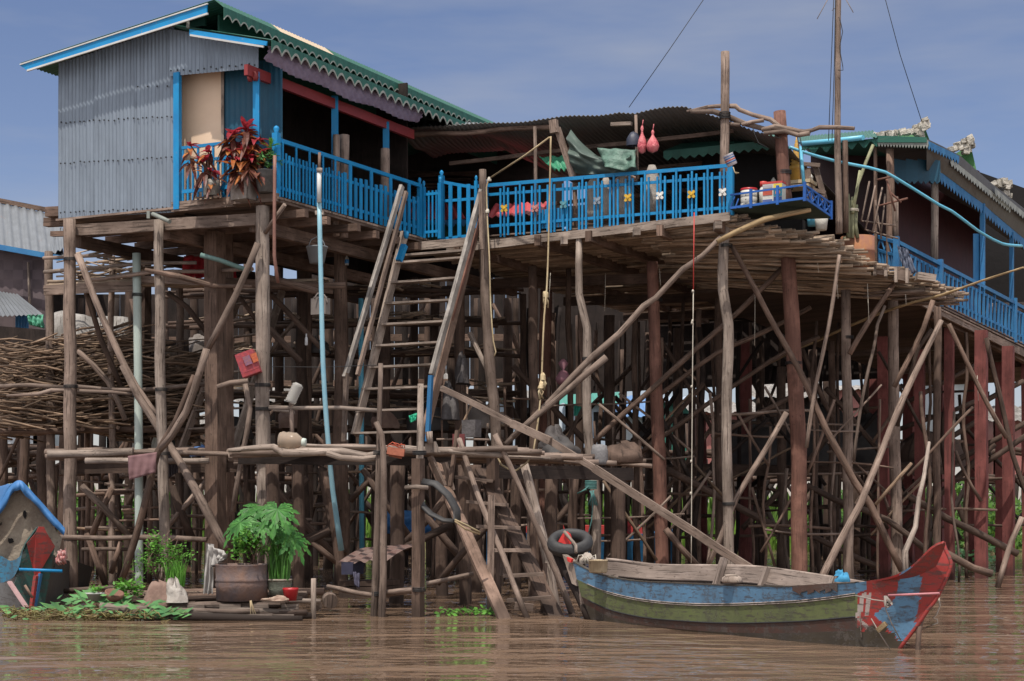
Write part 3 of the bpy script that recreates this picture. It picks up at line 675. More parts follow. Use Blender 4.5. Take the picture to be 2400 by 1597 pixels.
# braces under the terrace
for pts, r, mt in (
    ([(1186, 1042, 28.2), (1290, 940, 28.2), (1390, 836, 28.2), (1450, 780, 28.2), (1508, 718, 28.2), (1538, 700, 28.2), (1600, 632, 28.2), (1645, 600, 28.2), (1690, 558, 28.2)], [.05, .052, .055, .055, .055, .05, .05, .045, .045], 'grey_wood'),
    ([(1200, 1024, 28.0), (1310, 930, 28.0), (1422, 838, 28.0)], [.04, .05, .06], 'grey_wood'),
    ([(1390, 1038, 30.0), (1550, 890, 30.2), (1690, 770, 30.2), (1800, 662, 30), (1862, 598, 30)], .05, 'brown_wood'),
    ([(1500, 1062, 32), (1640, 960, 32), (1800, 851, 32), (1920, 790, 32)], .045, 'brown_wood'),
    ([(1545, 925, 31), (1680, 830, 31.2), (1800, 775, 31.4), (1900, 720, 31.4)], .045, 'brown_wood'),
    ([(1716, 578, 28.8), (1800, 736, 28.9), (1892, 906, 29), (1936, 1001, 29), (2004, 1130, 29), (2040, 1180, 29), (2116, 1338, 29)], [.045, .05, .055, .06, .065, .065, .06], 'brown_wood'),
    ([(2205, 752, 28.9), (2120, 935, 28.6), (2038, 1130, 28.3), (2021, 1180, 28.2), (1970, 1270, 28.1), (1920, 1368, 28)], [.045, .055, .06, .06, .065, .07], 'grey_wood'),
    ([(1968, 598, 28.7), (1940, 770, 28.8), (1912, 906, 28.9), (1890, 1050, 29)], .036, 'grey_wood'),
    ([(2093, 664, 30), (2040, 750, 30), (1990, 830, 30)], .05, 'brown_wood'),
    ([(2074, 717, 29.8), (2056, 760, 29.8), (2050, 805, 29.8), (2020, 940, 29.8), (2000, 1080, 29.8)], .03, 'grey_wood'),
    ([(2188, 704, 29.8), (2165, 770, 29.9), (2143, 818, 30), (2098, 908, 30)], .045, 'brown_wood'),
    ([(2182, 770, 30.2), (2150, 815, 30.3), (2125, 920, 30.4), (2105, 1000, 30.5)], .04, 'dark_wood'),
    ([(2223, 760, 31), (2290, 900, 31), (2358, 1028, 31)], .045, 'brown_wood'),
    ([(1844, 967, 29.2), (1800, 1045, 29.2), (1730, 1165, 29.2), (1690, 1260, 29.2), (1655, 1332, 29.2)], .05, 'grey_wood'),
    ([(1545, 790, 33), (1600, 880, 33), (1660, 990, 33), (1710, 1090, 33)], .04, 'dark_wood'),
    ([(1100, 780, 31), (1135, 860, 31), (1165, 940, 31)], .05, 'pale_wood'),
    ([(1200, 860, 33), (1330, 990, 33), (1450, 1110, 33)], .06, 'dark_wood'),
    ([(1560, 1240, 30), (1600, 1290, 30), (1640, 1330, 30)], .06, 'dark_wood'),
    ([(1560, 1100, 32), (1700, 1175, 32), (1850, 1250, 32)], .07, 'dark_wood'),
    ([(1890, 1140, 31), (1960, 1175, 31), (2080, 1220, 31), (2170, 1290, 31)], .06, 'dark_wood'),
    ([(1893, 1250, 31.5), (1950, 1280, 31.5), (2060, 1330, 31.5)], .06, 'dark_wood'),
    ([(2120, 1160, 31.5), (2290, 1250, 32), (2385, 1300, 32)], .07, 'dark_wood'),
    ([(2205, 1290, 30), (2280, 1330, 30), (2325, 1345, 30)], .07, 'brown_wood'),
    ([(2395, 1212, 29), (2370, 1270, 29), (2340, 1378, 29)], .05, 'grey_wood'),
    ([(1240, 1300, 32), (1330, 1190, 32), (1390, 1120, 32)], .06, 'dark_wood'),
    ([(1445, 1130, 33), (1560, 1000, 33), (1650, 900, 33)], .05, 'dark_wood'),
    ([(1420, 1130, 36), (1530, 1000, 36), (1600, 900, 36)], .05, 'black_wood'),
    ([(1440, 930, 36), (1520, 1020, 36), (1600, 1130, 36)], .05, 'black_wood'),
    ([(1740, 1240, 34), (1850, 1130, 34), (1960, 1000, 34)], .06, 'dark_wood'),
    ([(2030, 1180, 35), (2150, 1080, 35), (2300, 980, 35)], .06, 'dark_wood'),
    ([(1990, 1240, 36), (2140, 1330, 36)], .06, 'dark_wood'),
): pole(T, pts, r, mt)
m = MB(); m.bar(P(1035, 910, 27), P(1200, 993, 26.5), .06, .09, Z, .02); m.bar(P(1200, 993, 26.5), P(1290, 1034, 26.2), .08, .12, Z, .01); m.build('brace', M['grey_wood'], T)
lp = MB(); lp.bar(P(1283, 1030, 26.3), P(1393, 1098, 25.8), .06, .10, Z, .01); lp.bar(P(1393, 1098, 25.8), P(1767, 1338, 24.6), .07, .12, Z, .012)
tag(lp.build('leaning_plank', M['grey_wood']), 'long thick grey plank sloping down behind the boat towards the water', 'plank')
# railing of the terrace
def seg(m, x0, y0, x1, y1, w, off=-.0, mat=None): m.bar(tf(x0, y0, off), tf(x1, y1, off), .03, w)
def rail2(m):
    seg(m, 1120, 437, 1712, 388, .062, -.08); seg(m, 1130, 458, 1705, 415, .05, -.06); seg(m, 1130, 532, 1705, 487, .05, -.06)
    xs = [1182 + 36.7 * k for k in range(15)]
    for k, x in enumerate(xs):
        star = (k % 2 == 0)
        for j in (-1, 0, 1):
            xx = x + j * 8.6 + rnd(-1, 1); y2 = 458 - (xx - 1130) * .0748; yb = 532 - (xx - 1130) * .0783
            top = y2 - (13 if not (star and j == 0) else 20)
            if j == 0 and not star: top = 436 - (xx - 1120) * .083
            m.bar(tf(xx, yb + 27 + rnd(-4, 3), -.10), tf(xx + rnd(-1, 1), top, -.10), .034, .022, v)
    for k in range(2): pass
    for k in range(10): m.bar(tf(1272 + k * 7.4, 536 - k * .6, -.03), tf(1272 + k * 7.4, 492 - k * .8, -.03), .04, .02, v)
r2 = one(rail2, 'railing', M['blue'], T)
def tpost(x, yb, yt, w, par):
    m = MB(); a, b = tf(x, yb, -.08), tf(x, yt, -.08); b = Vector((a.x, a.y, b.z)); m.bar(a, b, w, w, v)
    m.lathe(b, [(w * .4, 0), (w * .3, .015), (w * .5, .05), (w * .35, .08), (w * .1, .1)], 8); m.build('railing_post', M['blue'], par)
tpost(1137, 545, 432, .09, r2); tpost(1713, 505, 392, .09, r2)
for n_, c in (('yellow', (.62, .38, .04)), ('pink', (.48, .22, .20)), ('sea', (.10, .28, .33)), ('slate', (.22, .27, .33)), ('white', (.72, .70, .66))):
    M['star_' + n_] = plain('star_paint_' + n_, c, .6)
for x, y, c in ((1182, 489, 'yellow'), (1254, 489, 'pink'), (1321, 480, 'sea'), (1400, 471, 'slate'), (1472, 464, 'yellow'), (1547, 459, 'white'), (1621, 456, 'yellow'), (1694, 451, 'white')):
    m = MB(); p = tf(x, y, -.14)
    for a in range(4):
        an = math.pi / 4 + a * math.pi / 2; d = (u * math.cos(an) + Z * math.sin(an)); q = (u * -math.sin(an) + Z * math.cos(an))
        m.slab([p - q * .02, p + d * .055 - q * .028, p + d * .085 - q * .012, p + d * .078, p + d * .085 + q * .012, p + d * .055 + q * .028, p + q * .02], v * -.02)
    m.lathe(p - v * .022, [(.03, 0), (.02, .012)], 8, -v)
    m.build('star_ornament', M['star_' + c], r2)
def gate(m):
    seg(m, 1034, 426, 1076, 434, .055, -.06); seg(m, 1076, 434, 1112, 440, .055, -.06)
    seg(m, 1034, 472, 1114, 466, .05, -.06); seg(m, 1036, 561, 1110, 552, .06, -.06)
    for x in (1056, 1077, 1098): m.bar(tf(x, 556, -.075), tf(x, 432, -.075), .075, .025, v)
g2 = one(gate, 'gate_panel', M['blue'], T)
tpost(1035, 563, 412, .085, g2); tpost(1116, 552, 424, .055, g2)
# canopy over the terrace
def canopy_front(x): return ip(x, [(925, 312), (960, 302), (1060, 293), (1180, 288), (1290, 283), (1400, 268), (1450, 257), (1490, 262), (1560, 252), (1605, 251), (1640, 262), (1700, 280), (1830, 322)])
def canopy(m):
    n = 520
    def fn(i, j):
        x = 925 + 905 * i; y = canopy_front(x)
        p = on(x, y, C2 + v * (.35 - .5 * (i > .72) * (i - .72)), v)
        dp = 1.5 + 5.5 * max(0, min(1, (i - .20) / .12)); return p + v * (dp * j) - Z * (.95 * j * dp / 7 + .12 * noise.noise(Vector((i * 6, j * 3, 2)))) + Z * .012 * math.sin(i * 6.7 / .076 * 2 * math.pi * .98)
    m.grid(fn, n, 8)
cn = one(canopy, 'canopy_roof', M['zinc_dark'], T)
sm = cn.modifiers.new('thickness', 'SOLIDIFY'); sm.thickness = .01
one(lambda m: [m.bar(TP(-5.9, t, 8.1 - .14 * t), TP(-.2, t, 8.15 - .14 * t), .05, .07, Z, .01) for t in (.8, 2.2, 3.6, 5)], 'purlin', M['brown_wood'], cn)
one(lambda m: m.tube([tf(925, 320, .5), tf(1090, 309, .5), tf(1290, 297, .5)], .05, 6, .02), 'purlin', M['brown_wood'], cn)
def oldsheets(m):
    m.corr(tf(945, 300, .6), tf(1130, 292, .6), tf(935, 280, 1.3), tf(1130, 287, 1.3), Z, .076, .012, 2, 6, .06)
tag(one(oldsheets, 'patch_sheet', M['zinc_old'], cn), 'bright old zinc patch where the canopy meets the green eave')
def tpole(x0, y0, x1, y1, r, mt, nm='canopy_post', off=.0, lump=.12):
    m = MB(); m.tube([tf(x1, y1, off), tf(x0, y0, off)], [r, r * .9], 8, .012, lump=lump); return m.build(nm, M[mt], T)
tpole(1253, 297, 1256, 560, .036, 'grey_wood', off=.3); tpole(1492, 270, 1493, 420, .03, 'grey_wood', off=.25)
tpole(1699, 122, 1700, 510, .082, 'grey_wood', off=.05, lump=.06); tpole(1826, 262, 1846, 500, .115, 'red_wood', off=.35, lump=.05)
tpole(1348, 430, 1352, 560, .045, 'brown_wood', off=.2)
one(lambda m: (m.bar(tf(1297, 282, -.1), tf(1300, 312, -.1), .14, .10, v), m.bar(tf(1306, 300, -.02), tf(1345, 420, .1), .1, .09, v)), 'rope_arm', M['grey_wood'], T)
# tangled branches tied to the tall post
for pts, r in (([(1610, 262), (1660, 252), (1724, 250), (1733, 258), (1765, 270), (1805, 280), (1830, 298), (1850, 305), (1900, 310)], [.02, .035, .045, .04, .04, .04, .045, .04, .03]),
               ([(1620, 263), (1672, 262), (1700, 272), (1745, 292), (1790, 305), (1830, 302)], [.03, .05, .055, .05, .04, .035]),
               ([(1738, 292), (1762, 286), (1790, 283)], .035), ([(1785, 304), (1815, 297), (1850, 303), (1880, 310), (1903, 306), (1920, 300), (1960, 300), (2003, 303)], [.04, .05, .05, .045, .035, .04, .035, .032]),
               ([(1790, 312), (1840, 308), (1870, 318), (1898, 313)], .04), ([(1700, 290), (1735, 291)], .035)):
    m = MB(); m.tube([tf(x, y, .1 + .03 * k) for k, (x, y) in enumerate(pts)], r, 7, .015, .2, lump=.25); m.build('tied_branch', M['grey_wood'], T)
for pts in ([(1872, 312), (1880, 350), (1878, 352)], [(1765, 300), (1778, 335), (1800, 347)], [(1843, 298), (1870, 318), (1874, 345), (1876, 420)]):
    m = MB(); m.tube([tf(x, y, .15) for x, y in pts], .008, 5, .01, .1); m.build('binding_wire', M['wire'], T)
def lash(m, c, r, n=4, axis=Z, w=.01, sp=.025):
    for k in range(n):
        pts = [Vector(c) + axis * (sp * (k - n / 2)) + Matrix3(axis, a) * r for a in [q * math.pi / 6 for q in range(13)]]; m.tube(pts, w, 5, 0, None)
def Matrix3(axis, a):
    e1 = axis.orthogonal().normalized(); e2 = axis.cross(e1); return e1 * math.cos(a) + e2 * math.sin(a)
m = MB(); lash(m, tf(1699, 270, .05), .09, 5); lash(m, tf(1832, 310, .35), .118, 3); lash(m, tf(1838, 403, .35), .118, 3); lash(m, tf(1842, 440, .35), .118, 2); m.build('lashing', M['wire'], T)
# rooms behind the terrace stay dark
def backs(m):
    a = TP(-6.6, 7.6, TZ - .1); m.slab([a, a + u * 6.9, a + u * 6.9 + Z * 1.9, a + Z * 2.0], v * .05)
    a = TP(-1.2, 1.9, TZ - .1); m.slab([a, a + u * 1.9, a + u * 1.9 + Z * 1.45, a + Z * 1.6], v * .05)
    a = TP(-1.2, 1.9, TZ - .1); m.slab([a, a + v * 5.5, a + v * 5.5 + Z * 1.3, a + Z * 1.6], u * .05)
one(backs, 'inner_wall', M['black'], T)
def lower_eave(m):
    a = tf(1555, 357, 1.2); 
    for k in range(12):
        p = a + u * (k * .17); m.slab([p, p + u * .17, p + u * .17 - Z * .10, p + u * .085 - Z * .16, p - Z * .10], v * .02)
    m.slab([a + Z * .0, a + u * 2.05, a + u * 2.05 + v * 1 + Z * .35, a + v * 1 + Z * .35], Z * .02)
one(lower_eave, 'inner_eave', M['green_roof'], T)
def skirt(m):
    a = TP(-9.5, 12.6, 0); m.slab([a + Z * 4.35, a + u * 9.0 + Z * 4.5, a + u * 9.0 + Z * 7.2, a + Z * 7.2], v * .06)
    for k in range(14): m.bar(a + u * (k * .68) + Z * 4.55 - v * .04, a + u * (k * .7) + Z * 6.2 - v * .04, .05, .05, v)
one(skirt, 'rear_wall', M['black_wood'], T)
M['pink_roof'] = metal('pink_red_roof', (.62, .10, .11), (.50, .07, .08), amt=.2, metallic=0)
M['hut_green'] = paint('hut_green', (.012, .045, .03), (.016, .055, .036), amt=.1)
pk_ = thing('red_roof_hut', 'small hut with pinkish red corrugated roof seen through the gap above the stairs', 'hut', TP(-5.2, 6.2, TZ))
def rr(m):
    b0, b1 = P(925, 517, 33.8), P(1092, 514, 33.4); m.corr(b0, b1, P(960, 473, 36.2), P(1070, 478, 35.8), Z, .16, .02, 1, 6)
one(rr, 'roof', M['pink_roof'], pk_)
one(lambda m: m.corr(P(1140, 510, 33), P(1300, 500, 32.5), P(1160, 478, 34.5), P(1290, 474, 34), Z, .16, .02, 1, 6), 'roof', M['pink_roof'], pk_)
def hutw(m):
    m.m = 0; a, b = P(925, 518, 33.75), P(1092, 515, 33.35)
    n = 14
    for k in range(n):
        p, q = a.lerp(b, k / n), a.lerp(b, (k + 1) / n); m.slab([p, q, q - Z * .07, p.lerp(q, .5) - Z * .14, p - Z * .07], v * .02)
one(hutw, 'eave_board', M['blue_dull'], pk_)
def hutw2(m):
    m.slab([P(930, 523, 34), P(1092, 520, 33.6), P(1092, 580, 33.6), P(930, 580, 34)], v * .04)
one(hutw2, 'wall', M['hut_green'], pk_)
def lat(m):
    for k in range(16): 
        y = 400 + k * 5; m.tube([P(950, y + rnd(-6, 6), 36.4 + k * .03), P(1125, y + rnd(-8, 8), 36.2 + k * .03)], .025, 5, .03)
one(lat, 'ceiling_pole', M['dark_wood'], T)
# ------------------------------------------------------------------ stairs from the terrace down to the landing
S = thing('wooden_stairs', 'steep worn wooden stairs from the terrace down to the landing with two handrails', 'stairs', at_z(900, 29, 2.4))
one(lambda m: m.bar(P(952, 580, 30.75), P(1096, 567, 30.3), .08, .15, Z, .004), 'edge_board', M['pale_wood'], T)
L0, L1 = P(948, 548, 29.9), P(832, 1020, 28.6); R0_, R1_ = P(1112, 540, 30.2), P(990, 1020, 28.4)
one(lambda m: m.bar(L0, L1, .055, .19, v, .006), 'stringer', M['pale_wood'], S)
one(lambda m: m.bar(R0_ + v * .05, R1_ + v * .05, .055, .20, v, .006), 'stringer', M['brown_wood'], S)
for a, b, w, mt in (((942, 436, 29.55), (808, 885, 28.3), .06, 'chipped'), ((952, 450, 29.6), (838, 880, 28.5), .05, 'grey_wood'), ((1130, 445, 30.2), (1012, 880, 28.5), .07, 'chipped'), ((1138, 470, 30.4), (1045, 800, 29.2), .04, 'red_wood')):
    m = MB(); m.bar(P(*a), P(*b), w, w * 1.6, v, .006); m.build('handrail', M[mt], S)
for x0, y0, x1, y1, D in ((812, 875, 806, 1035, 28.3), (1010, 880, 1002, 1035, 28.3)):
    m = MB(); m.bar(P(x0, y0, D), P(x1, y1, D), .07, .07, v, .004); m.build('newel_post', M['grey_wood' if x0 < 900 else 'blue_dull'], S)
for (xl, yl, xr, yr) in ((925, 617, 1085, 605), (912, 664, 1072, 652), (900, 713, 1056, 704), (887, 762, 1044, 754), (875, 812, 1030, 803), (862, 862, 1017, 855), (849, 913, 1003, 907), (836, 964, 990, 959), (826, 1016, 982, 1012)):
    f = (yl - 548) / (1020 - 548); Dl, Dr = 29.9 + (28.6 - 29.9) * f, 30.2 + (28.4 - 30.2) * f
    m = MB(); m.bar(P(xl, yl, Dl), P(xr, yr, Dr), .24, .035, Z, .004); m.build('tread', M['pale_wood'], S)
m = MB(); m.bar(P(948, 600, 30.2), P(1094, 588, 30.4), .25, .04, Z, .004); m.build('tread', M['pale_wood'], S)
m = MB(); m.bar(P(948, 575, 29.7), P(935, 612, 29.6), .10, .09, v); m.lathe(P(952, 553, 29.7), [(.03, -.05), (.05, 0), (.05, .06), (.02, .09)], 8); m.build('newel_post', M['blue'], S)
m = MB(); m.bar(P(1127, 450, 29.9), P(1130, 585, 29.9), .07, .06, v, .004); m.build('newel_post', M['grey_wood'], S)
# ------------------------------------------------------------------ landing over the water
LA = thing('landing', 'rough pole landing over the water at the foot of the stairs', 'landing', at_z(960, 25, 0))
def lands(m):
    for k in range(24):
        D = 22.6 + k * .27; x0 = 545 + rnd(-12, 30); x1 = ip(D, [(22.5, 1240), (25, 1300), (29, 1500)]) + rnd(-40, 40)
        m.tube([at_z(x0, D, 2.22 + rnd(-.02, .03)), at_z((x0 + x1) / 2, D, 2.24 + rnd(-.03, .03)), at_z(x1, D, 2.2 + rnd(-.03, .03))], rnd(.03, .055), 6, .03)
one(lands, 'floor', M['grey_wood'], LA)
for pts, r in (([(535, 1057, 22.4), (640, 1048, 22.4), (665, 1063, 22.3), (760, 1062, 22.3), (800, 1060, 22.3), (860, 1070, 22.3), (900, 1060, 22.3)], [.03, .05, .06, .055, .05, .045, .03]),
               ([(765, 1062, 22.2), (800, 1073, 22.2), (850, 1076, 22.2), (885, 1073, 22.2)], .04), ([(715, 1044, 22.5), (800, 1045, 22.5), (885, 1048, 22.5)], .022), ([(940, 1050, 22.6), (1010, 1056, 22.6), (1100, 1062, 22.6), (1180, 1068, 22.6)], .04), ([(1100, 1068, 23), (1200, 1072, 23), (1290, 1075, 23)], .025)):
    m = MB(); m.tube([P(*p) for p in pts], r, 7, .012, .2, lump=.25); m.build('edge_pole', M['pale_wood'], LA)
one(lambda m: m.bar(P(560, 1078, 24.5), P(1060, 1083, 24), .09, .13, Z, .01), 'landing_beam', M['black_wood'], LA)
one(lambda m: m.bar(P(1140, 1105, 24.5), P(1480, 1112, 27), .09, .2, Z, .01), 'landing_beam', M['black_wood'], LA)
for a in ((980, 1075, 981, 22.0, .075, 'brown_wood', True), (1155, 1060, 1158, 24, .08, 'dark_wood', True), (1085, 1090, 1088, 24.8, .09, 'dark_wood', False), (930, 1075, 932, 25, .11, 'dark_wood', False), (1160, 1090, 1160, 27, .11, 'dark_wood', False), (1290, 1110, 1290, 27, .1, 'dark_wood', False), (1450, 1120, 1448, 28, .13, 'dark_wood', False), (1110, 1090, 1112, 28, .13, 'dark_wood', False), (1345, 1110, 1347, 30, .09, 'dark_wood', False), (640, 1080, 640, 25, .10, 'dark_wood', False), (700, 1080, 702, 27, .1, 'dark_wood', False), (1035, 1080, 1037, 27, .1, 'dark_wood', False), (1208, 1100, 1210, 29, .1, 'dark_wood', False), (1245, 1090, 1250, 25.4, .05, 'brown_wood', False), (1390, 1110, 1394, 33, .1, 'dark_wood', False)):
    m = MB(); t_ = P(a[0], max(a[1], 1062) if a[0] != 980 else a[1], a[3]); b_ = at_z(a[2], a[3], -.4)
    if a[6]: m.bar(b_, t_, a[4] * 1.7, a[4] * 1.7, v, .006)
    else: m.tube([b_, t_], a[4], 8, .02, lump=.15)
    m.build('stilt', M[a[5]], LA)
def lpole(x0, y0, x1, D, r, mt, pts=None):
    m = MB(); m.tube([at_z(x1, D, -.35)] + ([P(x, y, D) for x, y in pts] if pts else []) + [P(x0, y0, D)], r, 7, .008, .3, lump=.2); m.build('mooring_stake', M[mt], LA)
lpole(986, 900, 984, 22.15, [.05, .05, .045, .038], 'pale_wood', [(984, 1080), (985, 1000)])
lpole(892, 852, 876, 22.1, [.05, .05, .035, .03], 'grey_wood', [(880, 1330), (886, 1060)])
lpole(880, 990, 893, 21.95, [.05, .045, .04, .035], 'grey_wood', [(901, 1180), (893, 1020)])
lpole(1228, 1088, 1312, 23.6, [.08, .075, .07, .06], 'pale_wood', [(1300, 1420), (1270, 1250)])
lpole(1160, 1018, 1362, 22.6, [.045, .045, .04, .04], 'grey_wood', [(1300, 1330), (1230, 1170)])
lpole(1280, 1320, 1272, 22.8, [.04, .04, .03], 'brown_wood', [(1275, 1380)])
lpole(1240, 1100, 1245, 26, [.05, .05, .05], 'grey_wood', [(1243, 1250)])
lpole(760, 1105, 812, 27, [.08, .08, .07], 'dark_wood', [(782, 1200)])
for pts, r, mt in (([(930, 1290, 26), (1000, 1220, 26), (1055, 1150, 26)], .05, 'dark_wood'), ([(985, 1190, 26), (1045, 1265, 26), (1100, 1330, 26)], .06, 'dark_wood'), ([(820, 1175, 27), (860, 1130, 27), (890, 1100, 27)], .05, 'dark_wood'), ([(650, 1130, 25.5), (610, 1210, 25.5)], .06, 'dark_wood'), ([(640, 1320, 27), (705, 1280, 27), (775, 1245, 27)], .06, 'dark_wood'), ([(730, 1270, 27), (790, 1320, 27)], .05, 'brown_wood'), ([(920, 1300, 25), (990, 1265, 25), (1060, 1230, 25)], .06, 'dark_wood'), ([(1025, 1370, 24), (1090, 1290, 24), (1180, 1200, 24)], .05, 'dark_wood'), ([(850, 1100, 27), (905, 1180, 27), (960, 1260, 27)], .055, 'dark_wood')):
    pole(LA, pts, r, mt)
for pts in ([(890, 1390, 22), (985, 1378, 22), (990, 1382, 22)], [(770, 1375, 23), (880, 1395, 22.2), (995, 1385, 22)], [(1000, 1370, 23), (1110, 1345, 23)]): pole(LA, pts, .035, 'grey_wood', 'tie_rail')
# lower ladder into the water
LL = thing('boarding_ladder', 'broad plank ladder leaning from the landing down into the brown water', 'ladder', at_z(1180, 22.3, 0))
one(lambda m: m.bar(P(1018, 1085, 24.0), P(1186, 1462, 21.7), .05, .17, v + u * .9, .008), 'stringer', M['brown_wood'], LL)
one(lambda m: m.bar(P(1130, 1100, 24.3), P(1305, 1450, 22.2), .05, .22, v + u * .9, .008), 'stringer', M['dark_wood'], LL)
one(lambda m: m.tube([P(1076, 1030, 23.3), P(1120, 1160, 22.8), P(1180, 1300, 22.3), P(1238, 1455, 21.8)], .04, 7, .012, lump=.15), 'handrail', M['grey_wood'], LL)
one(lambda m: m.bar(P(1072, 1010, 23.4), P(1055, 1140, 23.2), .05, .05, v), 'handrail', M['brown_wood'], LL)
for (xl, yl, xr, yr, D) in ((1066, 1118, 1155, 1128, 23.9), (1093, 1176, 1192, 1184, 23.6), (1116, 1234, 1220, 1238, 23.2), (1148, 1290, 1245, 1290, 22.9), (1180, 1350, 1274, 1346, 22.5), (1188, 1408, 1292, 1400, 22.2)):
    m = MB(); m.bar(P(xl, yl, D), P(xr, yr, D), .16, .045, Z, .004); m.build('tread', M['grey_wood'], LL)
for x, y, x2, y2, D in ((1042, 1085, 1060, 1150, 23.6), (1085, 1080, 1120, 1180, 24), (1008, 1070, 1040, 1140, 23.5), (1145, 1100, 1160, 1135, 24.2), (1152, 1160, 1148, 1440, 22.4), (1183, 1290, 1178, 1350, 23), (1206, 1420, 1250, 1425, 22.0)):
    m = MB(); m.bar(P(x, y, D), P(x2, y2, D), .10, .04, v + u * .5, .006); m.build('nailed_board', M['grey_wood'], LL)
# ------------------------------------------------------------------ the blue house on the right
H3 = thing('stilt_house', 'blue verandah stilt house with red posts at the right edge', 'house', at_z(2330, 35, 0))
D3T = [(2040, 30.2), (2100, 30.9), (2195, 31.9), (2300, 33.8), (2400, 36.2), (2520, 39.5)]
def h3(x, y, off=0.0): return P(x, y, ip(x, D3T) + off)
def strip3(m, top, bot, xs, off=0.0, th=.02):
    for a, b in zip(xs[:-1], xs[1:]):
        m.slab([h3(a, ip(a, top), off), h3(b, ip(b, top), off), h3(b, ip(b, bot), off), h3(a, ip(a, bot), off)], Vector((0, th, 0)))
def xr(a, b, n): return [a + (b - a) * k / n for k in range(n + 1)]
def deck3(m):
    n = 8
    for k in range(n):
        a, b = 2060 + 470 * k / n, 2060 + 470 * (k + 1) / n
        ya, yb = ip(a, [(2100, 672), (2195, 722), (2400, 824)]), ip(b, [(2100, 672), (2195, 722), (2400, 824)])
        p, q = h3(a, ya), h3(b, yb); m.slab([p, q, q + Vector((-3.2, 2.4, 0)), p + Vector((-3.2, 2.4, 0))], Z * .07)
one(deck3, 'deck', M['dark_wood'], H3)
def edge3(m):
    dt = [(2100, 670), (2195, 722), (2400, 824)]
    for a, b in zip(xr(2120, 2520, 6)[:-1], xr(2120, 2520, 6)[1:]): m.bar(h3(a, ip(a, dt) + 6, -.05), h3(b, ip(b, dt) + 6, -.05), .05, .14)
one(edge3, 'edge_board', M['grey_wood'], H3)
def net3(m):
    dt = [(2100, 655), (2195, 707), (2400, 806)]
    for k in range(3):
        for a, b in zip(xr(2190, 2520, 4)[:-1], xr(2190, 2520, 4)[1:]): m.bar(h3(a, ip(a, dt) + k * 7, -.12), h3(b, ip(b, dt) + k * 7, -.12), .02, .03)
one(net3, 'edge_rail', M['grey_wood'], H3)
RT = [(2099, 566), (2278, 659), (2374, 709), (2400, 723)]; RB = [(2099, 652), (2195, 706), (2400, 806)]
def rail3(m):
    xs = xr(2099, 2520, 8)
    for a, b in zip(xs[:-1], xs[1:]):
        m.bar(h3(a, ip(a, RT), -.08), h3(b, ip(b, RT), -.08), .07, .07)
        for f in (.18, .82): m.bar(h3(a, ip(a, RT) + (ip(a, RB) - ip(a, RT)) * f, -.08), h3(b, ip(b, RT) + (ip(b, RB) - ip(b, RT)) * f, -.08), .02, .05)
    x = 2104
    while x < 2515:
        big = ip(x, D3T); m.bar(h3(x, ip(x, RB) + 2, -.1), h3(x, ip(x, RT) + (13 if int(x) % 5 else 3), -.1), .055, .02, v); x += 9.6 * 31 / big * rnd(.9, 1.1)
r3 = one(rail3, 'railing', M['blue_dull'], H3)
for x in (2101, 2204, 2378):
    m = MB(); m.bar(h3(x, ip(x, RB) + 8, -.1), h3(x, ip(x, RT) - 12, -.1), .1, .1, v); m.build('railing_post', M['blue_dull'], r3)
def frontrail3(m):
    a, b = P(2048, 553, 31.6), P(2100, 568, 30.8); c, d = P(2048, 645, 31.6), P(2100, 660, 30.8)
    m.bar(a, b, .05, .06); m.bar(a.lerp(c, .33), b.lerp(d, .33), .05, .05); m.bar(c, d, .04, .05)
    for k in range(8): m.bar(a.lerp(b, k / 7).lerp(c.lerp(d, k / 7), .33), c.lerp(d, k / 7), .05, .02, v)
    for k in range(3):
        p, q = a.lerp(b, k / 3), a.lerp(b, (k + 1) / 3); m.bar(p, p.lerp(q, .5) + (c - a) * .3, .03, .02); m.bar(q, p.lerp(q, .5) + (c - a) * .3, .03, .02)
one(frontrail3, 'railing', M['blue_dull'], H3)
# valances
def pick3(m, top, x0, x1, dep, off, step=7.5, w=.045, D=None):
    x = x0
    while x < x1:
        dd = ip(x, D3T); f = 31 / dd; p = h3(x, ip(x, top), off); q = h3(x + step * f, ip(x + step * f, top), off); dz = Z * dep
        mid = p.lerp(q, .5)
        m.slab([p, q, q - dz * .55, mid + (q - mid) * .7 - dz * .7, mid - dz, mid - (mid - p) * .7 - dz * .7, p - dz * .55], Vector((0, .015, 0))); x += step * f
VL = [(2204, 402), (2300, 475), (2400, 560), (2520, 655)]
one(lambda m: pick3(m, VL, 2204, 2520, .24, -.10), 'valance', M['blue_dull'], H3)
ET = [(2172, 329), (2245, 364), (2318, 429), (2400, 492), (2520, 585)]; EB = [(2228, 371), (2360, 478), (2520, 600)]
ro3 = MB()
xs = xr(2172, 2520, 9)
for a, b in zip(xs[:-1], xs[1:]):
    m = ro3; A_, B_ = h3(a, ip(a, ET), -.5), h3(b, ip(b, ET), -.5); off = Vector((-.9, .7, .02))
    m.slab([A_, B_, B_ + off, A_ + off], Z * .03)
    A2, B2 = h3(a, ip(a, ET) + 18, -.48), h3(b, ip(b, ET) + 22, -.48); m.slab([A_, B_, B2, A2], Vector((0, .03, 0)))
    A3, B3 = h3(a, ip(a, ET) + 18, -.48), h3(b, ip(b, ET) + 22, -.48); m.slab([A3, B3, h3(b, ip(b, VL), -.12), h3(a, ip(a, VL) if a > 2200 else ip(a, ET) + 70, -.12)], Vector((0, .03, 0)))
roof3 = ro3.build('roof', M['zinc_dark'], H3)
one(lambda m: pick3(m, ET, 2174, 2248, .17, -.55, 7), 'valance', M['blue_dull'], roof3)
one(lambda m: pick3(m, EB, 2228, 2366, .15, -.52, 7), 'valance', M['scallop_white'], roof3)
